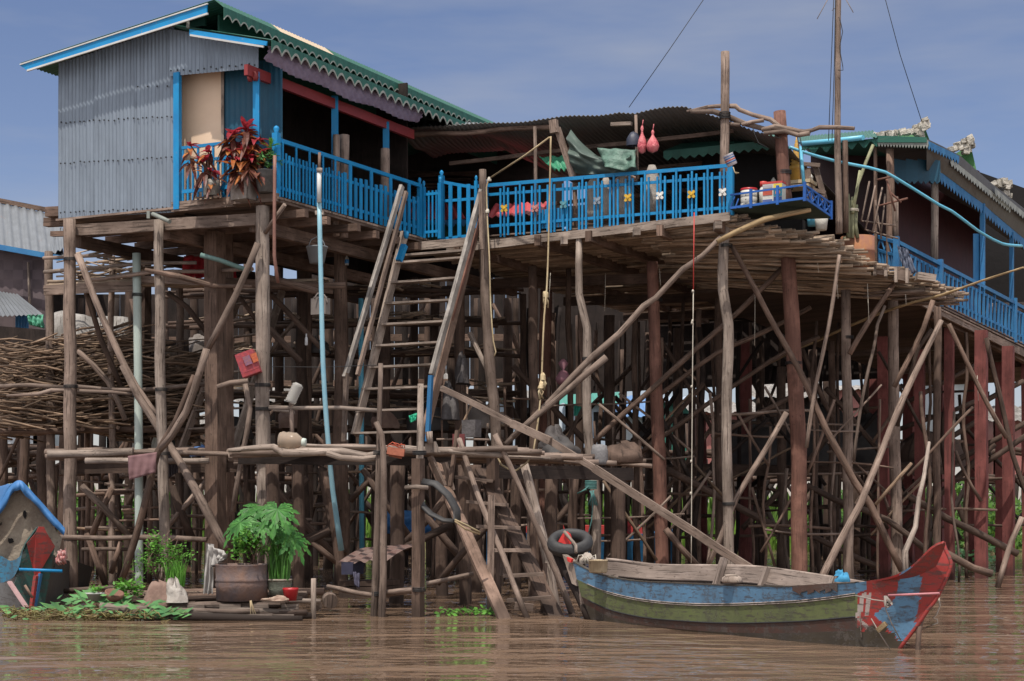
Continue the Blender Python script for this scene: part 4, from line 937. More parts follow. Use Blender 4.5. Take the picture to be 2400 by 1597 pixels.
one(lambda m: pick3(m, [(2329, 438), (2400, 498), (2520, 600)], 2332, 2520, .16, -.7, 7), 'valance', M['scallop_white'], roof3)
# front gable end of the right house facing the terrace
def D4(x): return ip(x, [(1870, 32.6), (2057, 31.0), (2172, 30.3)])
def f4(x, y, off=0.0): return P(x, y, D4(x) + off)
def fval(m):
    x = 2057
    while x < 2172:
        y = ip(x, [(2057, 325), (2172, 329)]); p, q = f4(x, y), f4(x + 7, y + .3); dz = Z * .155
        mid = p.lerp(q, .5); m.slab([p, q, q - dz * .6, mid - dz, p - dz * .6], Vector((0, .02, 0))); x += 7
one(fval, 'valance', M['scallop_white'], roof3)
def fr4(m):
    m.m = 0; a, b, c, d = f4(1872, 324), f4(2057, 318), f4(2172, 324), f4(2172, 330)
    m.slab([f4(2057, 318, -.02), f4(2172, 322, -.02), f4(2172, 334, -.02), f4(2057, 334, -.02)], Vector((0, .03, 0)))
    m.corr(f4(1872, 333, -.05), f4(2057, 322, -.05), f4(1872, 320, 2.5) , f4(2045, 306, 2.5), Z, .09, .014, 2, 5)
    m.slab([f4(1872, 336), f4(2172, 330), f4(2172, 330) + Vector((1.2, 4, .4)), f4(1872, 336) + Vector((1.2, 4, .4))], Z * .02)
    n = 8
    for k in range(n * 8):
        x0, x1 = 1878 + 178 * k / (n * 8), 1878 + 178 * (k + 1) / (n * 8); w = lambda x: 13 + 7 * math.cos((x - 1878) / 178 * n * .75 * 2 * math.pi)
        ty = lambda x: ip(x, [(1878, 343), (2057, 324)]); m.slab([f4(x0, ty(x0)), f4(x1, ty(x1)), f4(x1, ty(x1) + w(x1)), f4(x0, ty(x0) + w(x0))], Vector((0, .02, 0)))
one(fr4, 'front_eave', M['green_roof'], roof3)
M['pvc_blue'] = plain('light_blue_pipe', (.10, .42, .60), .35, (.16, .46, .6), 3)
one(lambda m: m.tube([f4(1880, 337, -.12), f4(1950, 331, -.12), f4(2023, 323, -.12)], .05, 8, 0, None), 'gutter_pipe', M['pvc_blue'], H3)
M['ridge_white'] = plain('crumbling_white_ridge', (.66, .62, .55), .9, (.30, .27, .22), 14, (.6, 1.1), .2, .8)
def finial(m, pts, D):
    for (x0, y0, x1, y1) in pts:
        n = max(2, int((abs(x1 - x0) + abs(y1 - y0)) / 6))
        for k in range(n):
            f = k / n; p = P(x0 + (x1 - x0) * f + rnd(-2, 2), y0 + (y1 - y0) * f + rnd(-2, 2), D + rnd(-.1, .1)); m.bar(p, p + Vector((rnd(.06, .14), rnd(-.05, .05), rnd(-.03, .05))), rnd(.08, .16), rnd(.06, .12), Z)
one(lambda m: finial(m, [(2045, 318, 2140, 309), (2135, 308, 2166, 300), (2140, 300, 2166, 290), (2155, 292, 2167, 284), (2146, 312, 2158, 326), (2160, 283, 2168, 300)], 32.5), 'ridge_finial', M['ridge_white'], roof3)
one(lambda m: finial(m, [(2222, 352, 2275, 342), (2240, 342, 2275, 332), (2252, 335, 2274, 326), (2262, 328, 2274, 324), (2255, 360, 2266, 348)], 36), 'ridge_finial', M['ridge_white'], roof3)
one(lambda m: finial(m, [(2325, 434, 2365, 430), (2332, 428, 2352, 424), (2352, 436, 2365, 443), (2350, 455, 2364, 464)], 37.5), 'ridge_finial', M['ridge_white'], roof3)
one(lambda m: (m.slab([P(2060, 324, 33.2), P(2168, 322, 32.8), P(2168, 305, 33), P(2090, 312, 33.2)], Vector((0, .1, 0))), m.slab([P(2168, 300, 32.7), P(2180, 332, 32.3), P(2168, 332, 32.7)], Vector((0, .1, 0))), m.slab([P(2240, 360, 36.3), P(2275, 340, 36.2), P(2290, 405, 36), P(2262, 400, 36)], Vector((0, .1, 0)))), 'gable_slope', plain('gable_green', (.05, .17, .05), .6), roof3)
# walls and posts of the right house
M['maroon'] = paint('maroon_wall', (.05, .014, .016), (.035, .012, .014), amt=.1)
one(lambda m: m.slab([P(2100, 330, 33.2), P(2292, 400, 36.2), P(2292, 760, 36.2), P(2100, 690, 33.2)], Vector((.05, .05, 0))), 'wall', M['maroon'], H3)
one(lambda m: (m.slab([P(1900, 360, 34.5), P(2110, 345, 33.6), P(2110, 700, 33.6), P(1900, 690, 34.5)], Vector((.05, .05, 0))),), 'wall', M['maroon'], H3)
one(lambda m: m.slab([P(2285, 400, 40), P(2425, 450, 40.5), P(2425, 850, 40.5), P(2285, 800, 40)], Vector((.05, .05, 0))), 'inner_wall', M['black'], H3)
def fret(m):
    xs = [2096, 2124, 2151, 2178, 2204]; D = 31.6
    for a, b in zip(xs[:-1], xs[1:]):
        mid = (a + b) / 2; m.slab([P(a, 372, D), P(b, 377, D), P(b, 425, D), P(mid + 5, 432, D), P(mid, 424, D), P(mid - 5, 432, D), P(a, 423, D)], Vector((0, .025, 0)))
one(fret, 'fretwork_board', M['teal'], H3)
for a in ((2086, 350, 2086, 660, 31.1, .075, 'brown_wood'), (2052, 345, 2052, 640, 31.3, .035, 'brown_wood'), (2191, 425, 2190, 612, 32.2, .072, 'pale_wood'), (2098, 462, 2099, 580, 31.0, .06, 'grey_wood')):
    m = MB(); m.tube([P(a[2], a[3], a[4]), P(a[0], a[1], a[4])], a[5], 9, .01, lump=.08); m.build('verandah_post', M[a[6]], H3)
for x, yt, yb, w in ((2303, 478, 680, .09), (2371, 545, 730, .085)):
    m = MB(); m.bar(h3(x, yb, -.02), h3(x, yt, -.02), w, w, v); m.build('verandah_post', M['blue_dull'], H3)
one(lambda m: m.slab([h3(2281, 548, .15), h3(2298, 548, .15), h3(2298, 668, .15), h3(2281, 664, .15)], Vector((0, .03, 0))), 'shutter', M['blue_dull'], H3)
for a in ((2155, 820, 2157, 33.4, .09), (2070, 790, 2074, 33.0, .10), (2225, 770, 2226, 33.0, .085), (2300, 775, 2300, 33.2, .112), (2363, 812, 2364, 34.6, .11), (2345, 850, 2346, 37, .10), (1745, 830, 1748, 37, .13), (2410, 830, 2412, 37, .13), (2130, 830, 2130, 40, .12), (2275, 860, 2275, 41, .12), (2200, 860, 2200, 42, .12), (2050, 860, 2052, 42, .12)):
    stilt(H3, a[0], a[1], a[2], a[3], a[4], 'red_paint_post', sq=True)
one(lambda m: (m.bar(h3(2180, 735, .3), h3(2420, 850, .3), .12, .2), m.bar(P(1990, 830, 36), P(2250, 812, 34.5), .08, .12), m.bar(P(2100, 870, 39), P(2450, 850, 37), .1, .16)), 'floor_beam', M['brown_wood'], H3)
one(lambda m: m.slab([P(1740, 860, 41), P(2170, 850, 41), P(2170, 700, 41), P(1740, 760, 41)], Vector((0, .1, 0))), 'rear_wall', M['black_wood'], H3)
one(lambda m: m.tube([P(2280, 725, 38), P(2420, 720, 39)], .12, 8, .01), 'stored_log', M['grey_wood'], H3)
for pts, r in (([(2100, 1010, 34), (2240, 960, 34), (2300, 935, 34)], .05), ([(2130, 940, 34.5), (2260, 870, 34.5), (2300, 850, 34.5)], .05), ([(2190, 1010, 36), (2330, 930, 36), (2400, 895, 36)], .06), ([(2140, 1130, 35), (2260, 1070, 35), (2420, 985, 35)], .06), ([(2110, 1250, 35), (2220, 1140, 35), (2330, 1040, 35)], .07), ([(2300, 1090, 34), (2420, 1010, 34)], .06), ([(2313, 792, 32.4), (2345, 930, 32.4), (2375, 1068, 32.4), (2420, 1190, 32.4)], .05), ([(2250, 925, 38), (2262, 1100, 38)], .04), ([(2180, 920, 38), (2300, 915, 38)], .03), ([(2170, 975, 38), (2300, 972, 38)], .03), ([(2190, 1045, 38), (2310, 1042, 38)], .03), ([(1750, 1180, 36), (1900, 1190, 36), (2050, 1185, 36)], .05), ([(2010, 1340, 33), (2120, 1335, 33)], .03), ([(2040, 1180, 38), (2035, 1335, 38)], .05), ([(2060, 1200, 38), (2058, 1340, 38)], .04), ([(1770, 1225, 38), (1773, 1330, 38)], .06)):
    pole(H3, pts, r, 'dark_wood')
# dark storage floor under the houses with junk
ST = thing('storage_floor', 'dark junk filled storage floor under the houses on the right', 'storage floor', at_z(1950, 37, 0))
def stf(m):
    for k in range(12): m.tube([at_z(1560, 34.6 + k * .4, 2.25), at_z(2235, 34.6 + k * .4, 2.3)], .05, 6, .03, .8)
    m.bar(at_z(1560, 34.4, 2.15), at_z(2235, 34.4, 2.2), .1, .2)
one(stf, 'floor', M['dark_wood'], ST)
M['junk'] = plain('dark_tarpaulin', (.035, .033, .034), .7, (.07, .062, .058), 3)
def blob(m, c, sx, sy, sz, rough=.35, n=14):
    seed = Vector((rnd(0, 99), rnd(0, 99), 1))
    def fn(i, j):
        a = i * 2 * math.pi; b = (j) * math.pi / 2 * 1.0; r = 1 + rough * noise.noise(seed + Vector((math.cos(a) * 1.6, math.sin(a) * 1.6, b * 1.4)))
        return Vector(c) + Vector((math.cos(a) * math.cos(b) * sx * r, math.sin(a) * math.cos(b) * sy * r, math.sin(b) * sz * r))
    m.grid(fn, n, 7)
for k, (x, w, h, lab) in enumerate(((1775, .9, .8, 'dark tarpaulin heap on the storage floor left of the big round red post'), (1930, 1.0, 1.2, 'widest dark tarpaulin heap on the storage floor, right of the big round red post'), (2030, .7, 1.0, 'dark tarpaulin heap between the two grey posts'), (2170, .8, .75, 'brown low heap at the right end of the storage floor'))):
    o = one(lambda m: blob(m, at_z(x, 35.6, 2.28), w, .7, h), 'tarpaulin_heap', M['junk'] if k < 3 else M['dark_wood']); tag(o, lab, 'tarpaulin', 'heaps on the storage floor')
# ------------------------------------------------------------------ houses further back, glimpsed between the stilts
def far_house(label, x0, x1, D, yt, ye, yb, wall, roofm, stiltm='black_wood', ns=4, dx=0.0):
    t = thing('background_house', label, 'house', at_z((x0 + x1) / 2, D, 0), 'houses across the water behind the stilts')
    a, b = P(x0, yb, D), P(x1, yb, D); h = (yb - ye) / F * D
    one(lambda m: (m.slab([a, b, b + Z * h, a + Z * h], Vector((0, .1, 0))), m.slab([b, b + Vector((0, 4, 0)), b + Vector((0, 4, h)), b + Z * h], Vector((-.1, 0, 0))), m.slab([a, a + Vector((0, 4, 0)), a + Vector((0, 4, h)), a + Z * h], Vector((.1, 0, 0)))), 'wall', wall, t)
    def rf_(m):
        e = a + Z * h + Vector((-.4, -.5, -.05)); f_ = b + Z * h + Vector((.4, -.5, -.05)); r_ = (yt - ye) / F * D
        m.corr(e, f_, e + Vector((0, 2.8, -r_)), f_ + Vector((0, 2.8, -r_)), Z, .25, .03, 1, 4)
    one(rf_, 'roof', roofm, t)
    w = MB(); c = a.lerp(b, .62); w.slab([c + Z * h * .25 + Vector((0, -.03, 0)), c + Vector((.9, -.03, h * .25)), c + Vector((.9, -.03, h * .8)), c + Vector((0, -.03, h * .8))], Vector((0, .04, 0))); w.build('window', M['black'], t)
    one(lambda m: m.bar(a - Z * .12, b - Z * .12, .2, .22), 'floor_beam', M['dark_wood'], t)
    for k in range(ns):
        m = MB(); p = a.lerp(b, (k + .08) / (ns - .84) if ns > 1 else .5); m.tube([Vector((p.x, p.y + .1, -.3)), p], .13, 6, .03, .8); m.build('stilt', M[stiltm], t)
    m = MB(); m.tube([Vector((a.x, D + .3, .6)), Vector((b.x, D + .3, a.z - .3))], .08, 6, .03); m.build('brace', M[stiltm], t)
    m = MB(); m.tube([Vector((b.x, D + .5, .6)), Vector((a.x, D + .5, a.z - .3))], .08, 6, .03); m.build('brace', M[stiltm], t)
    return t
M['wall_pale'] = metal('pale_blue_sheet', (.42, .50, .60), (.36, .44, .54), amt=.25, metallic=0)
M['wall_green'] = metal('green_sheet', (.04, .26, .20), (.05, .22, .17), amt=.15, metallic=0)
M['wall_pink'] = metal('pink_red_boards', (.40, .16, .14), (.32, .11, .10), amt=.3, metallic=0)
M['wall_white'] = metal('white_sheet', (.60, .63, .66), (.50, .54, .58), amt=.2, metallic=0)
M['wall_blue'] = metal('blue_sheet', (.12, .25, .48), (.09, .20, .40), amt=.2, metallic=0)
M['thatch'] = wood('thatch', (.26, .24, .22), (.36, .34, .32))
far_house('far pale blue sheet house with green roof behind the crooked pale post', 1325, 1432, 56, 905, 945, 1050, M['wall_pale'], M['wall_green'])
far_house('far pale house whose wall shows beside the big leaning braces', 1446, 1512, 58, 915, 975, 1070, M['wall_white'], M['wall_blue'])
far_house('far green sheet house seen left of the thin red and white cord', 1530, 1632, 60, 918, 942, 1080, M['wall_green'], M['wall_pale'])
far_house('far pinkish red boarded house seen right of the thin cord', 1640, 1760, 57, 930, 965, 1090, M['wall_pink'], M['thatch'])
far_house('far house with pink wall and dull roof between the grey posts', 1960, 2075, 58, 890, 912, 1010, M['wall_pink'], M['thatch'])
far_house('far white and pale blue house glimpsed left of the front red post', 2195, 2300, 60, 870, 890, 1030, M['wall_white'], M['wall_green'])
far_house('far rust red house glimpsed right of the front red post', 2330, 2470, 58, 940, 985, 1120, M['wall_pink'], M['thatch'])
far_house('far blue grey house glimpsed low behind the stairs', 1150, 1260, 57, 900, 930, 1060, M['wall_pale'], M['thatch'])
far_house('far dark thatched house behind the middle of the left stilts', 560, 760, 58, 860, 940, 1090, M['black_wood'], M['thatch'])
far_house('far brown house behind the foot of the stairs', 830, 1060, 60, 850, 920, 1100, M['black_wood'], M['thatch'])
far_house('far grey shed behind the white pipe', 250, 460, 57, 960, 1010, 1110, M['thatch'], M['thatch'])
far_house('far white sheet house low at the left edge', -60, 85, 52, 915, 950, 1040, M['wall_white'], M['wall_blue'])
far_house('far thatched house seen under the storage floor', 1780, 1930, 60, 880, 930, 1100, M['black_wood'], M['thatch'])
# extra low clutter of stilts and braces deep behind, each house's own
B5 = thing('background_jetty', 'long dark jetty of crossed poles far behind all the stilts', 'jetty', at_z(1000, 47, 0))
for k in range(58):
    x = -60 + k * 43 + rnd(-12, 12); D = rnd(45, 49.5); m = MB(); m.tube([at_z(x + rnd(-6, 6), D, -.3), P(x, rnd(960, 1120), D)], rnd(.07, .13), 6, .04, .8); m.build('stilt', M['black_wood' if k % 3 else 'dark_wood'], B5)
for k in range(44):
    x = -40 + k * 56 + rnd(-20, 20); D = rnd(45, 49); dx = rnd(60, 120) * random.choice((-1, 1)); m = MB(); m.tube([P(x, rnd(1230, 1300), D), P(x + dx, rnd(1030, 1150), D)], rnd(.05, .09), 6, .04, .8); m.build('brace', M['black_wood' if k % 3 else 'dark_wood'], B5)
def jt(m):
    for D in (45.5, 47, 48.5):
        for y in (1120, 1060): m.tube([P(-80, y + rnd(-8, 8), D), P(700, y + rnd(-8, 8), D), P(1500, y + rnd(-8, 8), D), P(2500, y + rnd(-8, 8), D)], .07, 6, .08)
    for k in range(70): x = rnd(-60, 1250); m.tube([P(x, rnd(1050, 1130), rnd(45.5, 48)), P(x + rnd(50, 160), rnd(1050, 1130), rnd(45.5, 48))], rnd(.03, .06), 5, .04)
one(jt, 'deck_poles', M['dark_wood'], B5)
# house at the far left with the metal roof
H2 = thing('village_house', 'house at the left edge with grey metal roof and purplish woven wall', 'house', at_z(40, 42, 0))
def vroof(m):
    e0, e1, r0, r1 = P(-160, 548, 38), P(150, 604, 38), P(-160, 444, 43), P(135, 502, 43)
    m.corr(e0, e1, r0, r1, Z, .2, .03, 3, 5, .03); 
    m.corr(P(120, 596, 37.8), P(205, 560, 39), P(115, 530, 42), P(206, 548, 42), Z, .2, .03, 3, 5, .05)
one(vroof, 'roof', M['zinc_old'], H2)
one(lambda m: (m.bar(P(-160, 440, 43), P(138, 498, 43), .12, .12), ), 'ridge_board', M['brown_wood'], H2)
one(lambda m: m.bar(P(-160, 551, 37.9), P(150, 607, 37.9), .06, .12), 'eave_board', M['blue_dull'], H2)
M['woven'] = None
def woven():
    m, nt, b, o = newmat('woven_wall'); br = N(nt, 'ShaderNodeTexChecker', Scale=1.0); nt.links.new(mapped(nt, 'UV', (4.5, 4.5, 1)), br.inputs['Vector'])
    br.inputs['Color1'].default_value = (.115, .09, .10, 1); br.inputs['Color2'].default_value = (.07, .055, .062, 1)
    f = noisef(nt, mapped(nt, 'UV', (1, 1, 1)), 2, 4, .6, .3, .7); nt.links.new(mixc(nt, f, br.outputs[0], (.13, .10, .105)), b.inputs['Base Color']); b.inputs['Roughness'].default_value = .9; return m
M['woven'] = woven()
one(lambda m: m.slab([P(-160, 552, 38.4), P(108, 602, 38.4), P(112, 790, 38.4), P(-160, 800, 38.4)], Vector((0, .1, 0))), 'wall', M['woven'], H2)
one(lambda m: (m.bar(P(66, 615, 38.3), P(70, 725, 38.3), .04, .04, v),), 'wall_batten', M['pale_wood'], H2)
one(lambda m: m.corr(P(-100, 745, 36.6), P(100, 738, 36.8), P(-100, 668, 38), P(40, 690, 38), Z, .1, .015, 1, 5), 'lean_to_roof', M['zinc_old'], H2)
def lattice(m):
    m.slab([P(36, 725, 37.6), P(66, 735, 37.6), P(66, 792, 37.6), P(36, 790, 37.6)], Vector((0, .05, 0)))
    for k in range(5): m.bar(P(38 + k * 6.5, 728, 37.5), P(38 + k * 6.5, 790, 37.5), .02, .02, v)
one(lattice, 'window', M['blue_dull'], H2)
sheet('green_tarp', 'pale green tarp corner hanging below the purplish wall at the left', 'tarp', [P(62, 738, 36.8), P(102, 738, 36.8), P(102, 770, 36.8), P(70, 762, 36.8)], plain('pale_green_tarp', (.10, .38, .24), .6), .05)
for x in (5, 50, 98, 150, -40, -90, -140): stilt(H2, x, 790, x, 38.6, .12, 'dark_wood')
one(lambda m: (m.slab([P(-160, 800, 38.2), P(112, 792, 38.2), P(112, 812, 38.2), P(-160, 815, 38.2)], Vector((0, 5, 0)))), 'floor', M['dark_wood'], H2)
sheet('grey_thatch_mat', 'grey ragged thatch mat lying over poles behind the front left stilt', 'mat', [P(118, 735, 33.5), P(300, 745, 34), P(300, 800, 33), P(120, 800, 32.6)], M['thatch'], .10)
# trees and bushes on the bank
M['bush'] = leaf('bush_leaves', (.10, .22, .03), (.05, .13, .02))
def bush(x, D, w, h, n, lab, z0=.1):
    t = thing('bush', lab, 'bush', at_z(x, D, z0), 'bushes on the far bank'); c = at_z(x, D, z0)
    def lv(m):
        for k in range(n):
            a = rnd(0, 6.28); r = w * math.sqrt(rnd(0, 1)); z = h * rnd(.05, 1) * (1 - .5 * (r / w) ** 2); p = c + Vector((math.cos(a) * r, math.sin(a) * r * .6, z)); s_ = rnd(.07, .16)
            d = Vector((rnd(-1, 1), rnd(-1, 1), rnd(-.5, .8))).normalized(); e = d.orthogonal().normalized(); m.poly([p - d * s_, p + e * s_ * .5, p + d * s_, p - e * s_ * .5])
    one(lv, 'foliage', M['bush'], t)
    one(lambda m: [m.tube([c, c + Vector((rnd(-w, w) * .5, rnd(-.3, .3), h * .8))], [.03, .01], 5, .03) for _ in range(5)], 'stem', M['brown_wood'], t)
for x, w, h, lab in ((1335, 1.3, 2.0, 'leafy green bush showing behind the black tyre'), (1145, .9, 2.2, 'leafy green bush showing through the broad plank ladder'), (150, 1.6, 2.0, 'bright green bush behind the small blue roofed boat'), (355, 1.2, 2.2, 'green bush showing beside the white pipe'), (2250, 2.2, 2.4, 'widest green bush low behind the red posts at the right'), (1985, 1.6, 2.2, 'green bush behind the pole that leans over the boat')):
    bush(x, 51.5, w, h, int(700 * w), lab)
# ------------------------------------------------------------------ the long boat
def pp(pts): return [P(*p) for p in pts]
def interp_line(pts, n):
    """resample a px polyline (x, y, D) smoothly to n+1 world points by x fraction"""
    q = [P(*p) for p in pts]; out_ = []
    for k in range(n + 1):
        f = k / n * (len(q) - 1); i = min(int(f), len(q) - 2); t = f - i
        p0 = q[max(i - 1, 0)]; p1 = q[i]; p2 = q[i + 1]; p3 = q[min(i + 2, len(q) - 1)]
        out_.append(0.5 * ((2 * p1) + (p2 - p0) * t + (2 * p0 - 5 * p1 + 4 * p2 - p3) * t * t + (3 * p1 - p0 - 3 * p2 + p3) * t ** 3))
    return out_
def lerpD(x): return ip(x, [(1320, 21.7), (1385, 21.4), (1600, 19.6), (1850, 18.1), (2100, 17.0), (2230, 16.7)])
def boat_paint(name, c, c2):
    m, nt, b, o = newmat(name)
    vec = mapped(nt, 'Object', (1, 1, 1))
    f1 = noisef(nt, vec, 2.2, 5, .65, .3, .7); col = mixc(nt, f1, c, c2)
    f2 = noisef(nt, mapped(nt, 'Object', (5, 5, 26)), 1.0, 5, .65, .52, .60, 0, .75); col = mixc(nt, f2, col, (.07, .06, .055))
    f3 = noisef(nt, vec, 6, 6, .8, .53, .60, 0, .72); col = mixc(nt, f3, col, (.10, .085, .075))
    f4 = noisef(nt, mapped(nt, 'Object', (1.2, 1.2, .9)), 1.6, 5, .7, .42, .62, 0, .55); col = mixc(nt, f4, col, [.45 * x + .035 for x in c])
    nt.links.new(col, b.inputs['Base Color']); b.inputs['Roughness'].default_value = .6; b.inputs['Specular IOR Level'].default_value = .3; bump(nt, b, f3, .4, .01); return m
M['boat_blue'] = boat_paint('boat_blue', (.10, .22, .36), (.13, .27, .42))
M['boat_green'] = boat_paint('boat_green', (.115, .145, .055), (.16, .18, .08))
M['boat_hull'] = boat_paint('boat_bottom', (.052, .036, .027), (.105, .045, .034))
M['boat_slime'] = boat_paint('boat_slime', (.045, .036, .026), (.07, .055, .036))
M['dull_stripe'] = boat_paint('dull_stripe', (.42, .36, .33), (.34, .28, .26))
M['boat_red'] = boat_paint('boat_red', (.36, .045, .04), (.30, .04, .035))
M['boat_inside'] = wood('boat_inside', (.24, .185, .155), (.36, .29, .25), var=(.9, 1.1))
BT = thing('long_boat', 'long wooden boat with peeling blue and green stripes and upswept red prow', 'boat', at_z(1740, 18.6, 0))
NS = 40
def near(pts, fl):
    return interp_line([(x, y, lerpD(x) + fl) for x, y in pts], NS)
gun = near([(1343, 1318), (1400, 1346), (1480, 1362), (1580, 1368), (1700, 1373), (1850, 1376), (1940, 1371), (2005, 1367)], -.10)
b1 = near([(1352, 1358), (1410, 1384), (1490, 1404), (1590, 1415), (1700, 1417), (1850, 1411), (1940, 1402), (2005, 1393)], -.06)
b2 = near([(1362, 1398), (1425, 1428), (1505, 1447), (1600, 1456), (1710, 1461), (1850, 1458), (1940, 1452), (2005, 1446)], -.02)
b25 = near([(1370, 1415), (1435, 1448), (1515, 1466), (1605, 1476), (1715, 1483), (1850, 1484), (1940, 1481), (2005, 1478)], .0)
wl = [Vector((p.x, p.y, -.02)) for p in near([(1386, 1452), (1440, 1470), (1530, 1484), (1620, 1494), (1725, 1504), (1850, 1514), (1940, 1520), (2005, 1524)], .02)]
bx = (wl[-1] - wl[0]); bx.z = 0; bx.normalize(); bn = Vector((-bx.y, bx.x, 0)); bn = bn if bn.y > 0 else -bn
def beamw(f): return 1.32 * (math.sin(math.pi * min(1, .06 + f * .9)) ** .55) * (1 - .12 * f)
keel = [p + bn * (.22 * beamw(k / NS)) - Z * .30 for k, p in enumerate(wl)]
fgz = interp_line([(1345, 1310, 21.8), (1440, 1320, 21.6), (1570, 1319, 20.8), (1620, 1318, 20.4), (1720, 1334, 19.9), (1860, 1358, 19.2), (1960, 1372, 18.6), (2050, 1372, 17.9)], NS)
far_g = []
for k in range(NS + 1):
    p = gun[k] + bn * beamw(k / NS); p.z = fgz[k].z * .75 + gun[k].z * .25; far_g.append(p)
def loft(m, A_, B_, off=Vector((0, 0, 0)), v0=0.0):
    b = len(m.v); m.v += [p + off for p in A_] + [p + off for p in B_]; n = len(A_); s_ = [0.0]
    for i in range(n - 1): s_.append(s_[-1] + (A_[i + 1] - A_[i]).length)
    w = (A_[n // 2] - B_[n // 2]).length
    for i in range(n - 1): m.face((b + i, b + i + 1, b + n + i + 1, b + n + i), [(v0, s_[i]), (v0, s_[i + 1]), (v0 + w, s_[i + 1]), (v0 + w, s_[i])], True)
one(lambda m: (loft(m, b25, wl), loft(m, wl, keel), loft(m, [p + bn * .12 for p in far_g], keel)), 'hull', M['boat_slime'], BT)
def lowband(m): loft(m, b2, b25, Z * 0)
one(lowband, 'bottom_strake', M['boat_hull'], BT)
one(lambda m: loft(m, b1, b2), 'lower_strake', M['boat_green'], BT)
one(lambda m: loft(m, gun, b1), 'upper_strake', M['boat_blue'], BT)
one(lambda m: (m.tube([p - bn * .008 + Z * .008 for p in b1[3:]], .007, 5, 0, None), m.tube([p - bn * .008 - Z * .012 for p in b1[6:]], .005, 5, 0, None)), 'seam_moulding', M['dull_stripe'], BT)
one(lambda m: m.tube([p - bn * .004 for p in b2[2:]], .008, 5, 0, None), 'seam', M['nail'], BT)
ins = MB()
fl_n = [p + bn * (.24 * beamw(k / NS)) - Z * (p.z - .10) for k, p in enumerate(gun)]; fl_f = [p - bn * (.22 * beamw(k / NS)) - Z * (p.z - .10) for k, p in enumerate(far_g)]
loft(ins, [p + bn * .05 for p in gun], fl_n); loft(ins, fl_n, fl_f); loft(ins, fl_f, [p - bn * .02 for p in far_g])
ins.build('inner_planking', M['boat_inside'], BT)
for f_ in (.33, .66):
    m = MB(); m.tube([a_.lerp(b_, f_) - bn * .03 + Z * .01 for a_, b_ in zip(far_g, fl_f)][2:-2], .012, 5, 0, None); m.build('plank_seam', M['black_wood'], BT)
one(lambda m: m.tube([p - Z * .0 for p in far_g], .022, 6, 0, None), 'far_gunwale', M['boat_inside'], BT)
def gunrail(m):
    b = len(m.v)
    for p in gun: m.v += [p - bn * .006, p + bn * .05, p + bn * .05 + Z * .012, p - bn * .006 + Z * .012]
    for i in range(NS):
        k = b + i * 4
        for q in range(4): m.face((k + q, k + (q + 1) % 4, k + 4 + (q + 1) % 4, k + 4 + q))
one(gunrail, 'near_gunwale', M['boat_slime'], BT)
one(lambda m: [m.slab([gun[k].lerp(gun[k + 1], 0) - bn * .012 + Z * .014, gun[k + 1] - bn * .012 + Z * .014, gun[k + 1] - bn * .012 - Z * (.045 + .02 * (k % 3)), gun[k] - bn * .012 - Z * (.04 + .025 * ((k + 1) % 3))], bn * .01) for k in range(29, 36)], 'worn_strip', M['boat_hull'], BT)
for k in (14, 19, 26, 32):
    m = MB(); m.bar(fl_f[k] - bn * .05, far_g[k] + Z * (.10 if k == 14 else .01) - bn * .04, .08, .06, bx); m.build('rib', M['boat_inside'], BT)
# prow: outlines on the near side and their twins on the far side
def prow_pts(pts, fl=-.05): return [P(x, y, lerpD(x) + fl) for x, y in pts]
top_edge = [(2005, 1367), (2040, 1361), (2075, 1355), (2105, 1346), (2135, 1328), (2160, 1305), (2180, 1285), (2198, 1273), (2210, 1270)]
rim = [(2208, 1270), (2216, 1290), (2228, 1314), (2228, 1330), (2218, 1355), (2206, 1382), (2192, 1408), (2176, 1428), (2160, 1452), (2140, 1480), (2122, 1502), (2104, 1528)]
NP = 14
def cen(k, n, side):       # a point on a curve resampled
    pass
te = interp_line([(x, y, lerpD(x) - .04) for x, y in top_edge], NP); rim_w = interp_line([(x, y, lerpD(x) + .22) for x, y in rim], NP)
low = interp_line([(2035, 1444, lerpD(2035) - .02), (2065, 1440, lerpD(2065)), (2095, 1452, lerpD(2095)), (2120, 1468, lerpD(2120) + .1), (2140, 1478, lerpD(2140) + .22)], NP)
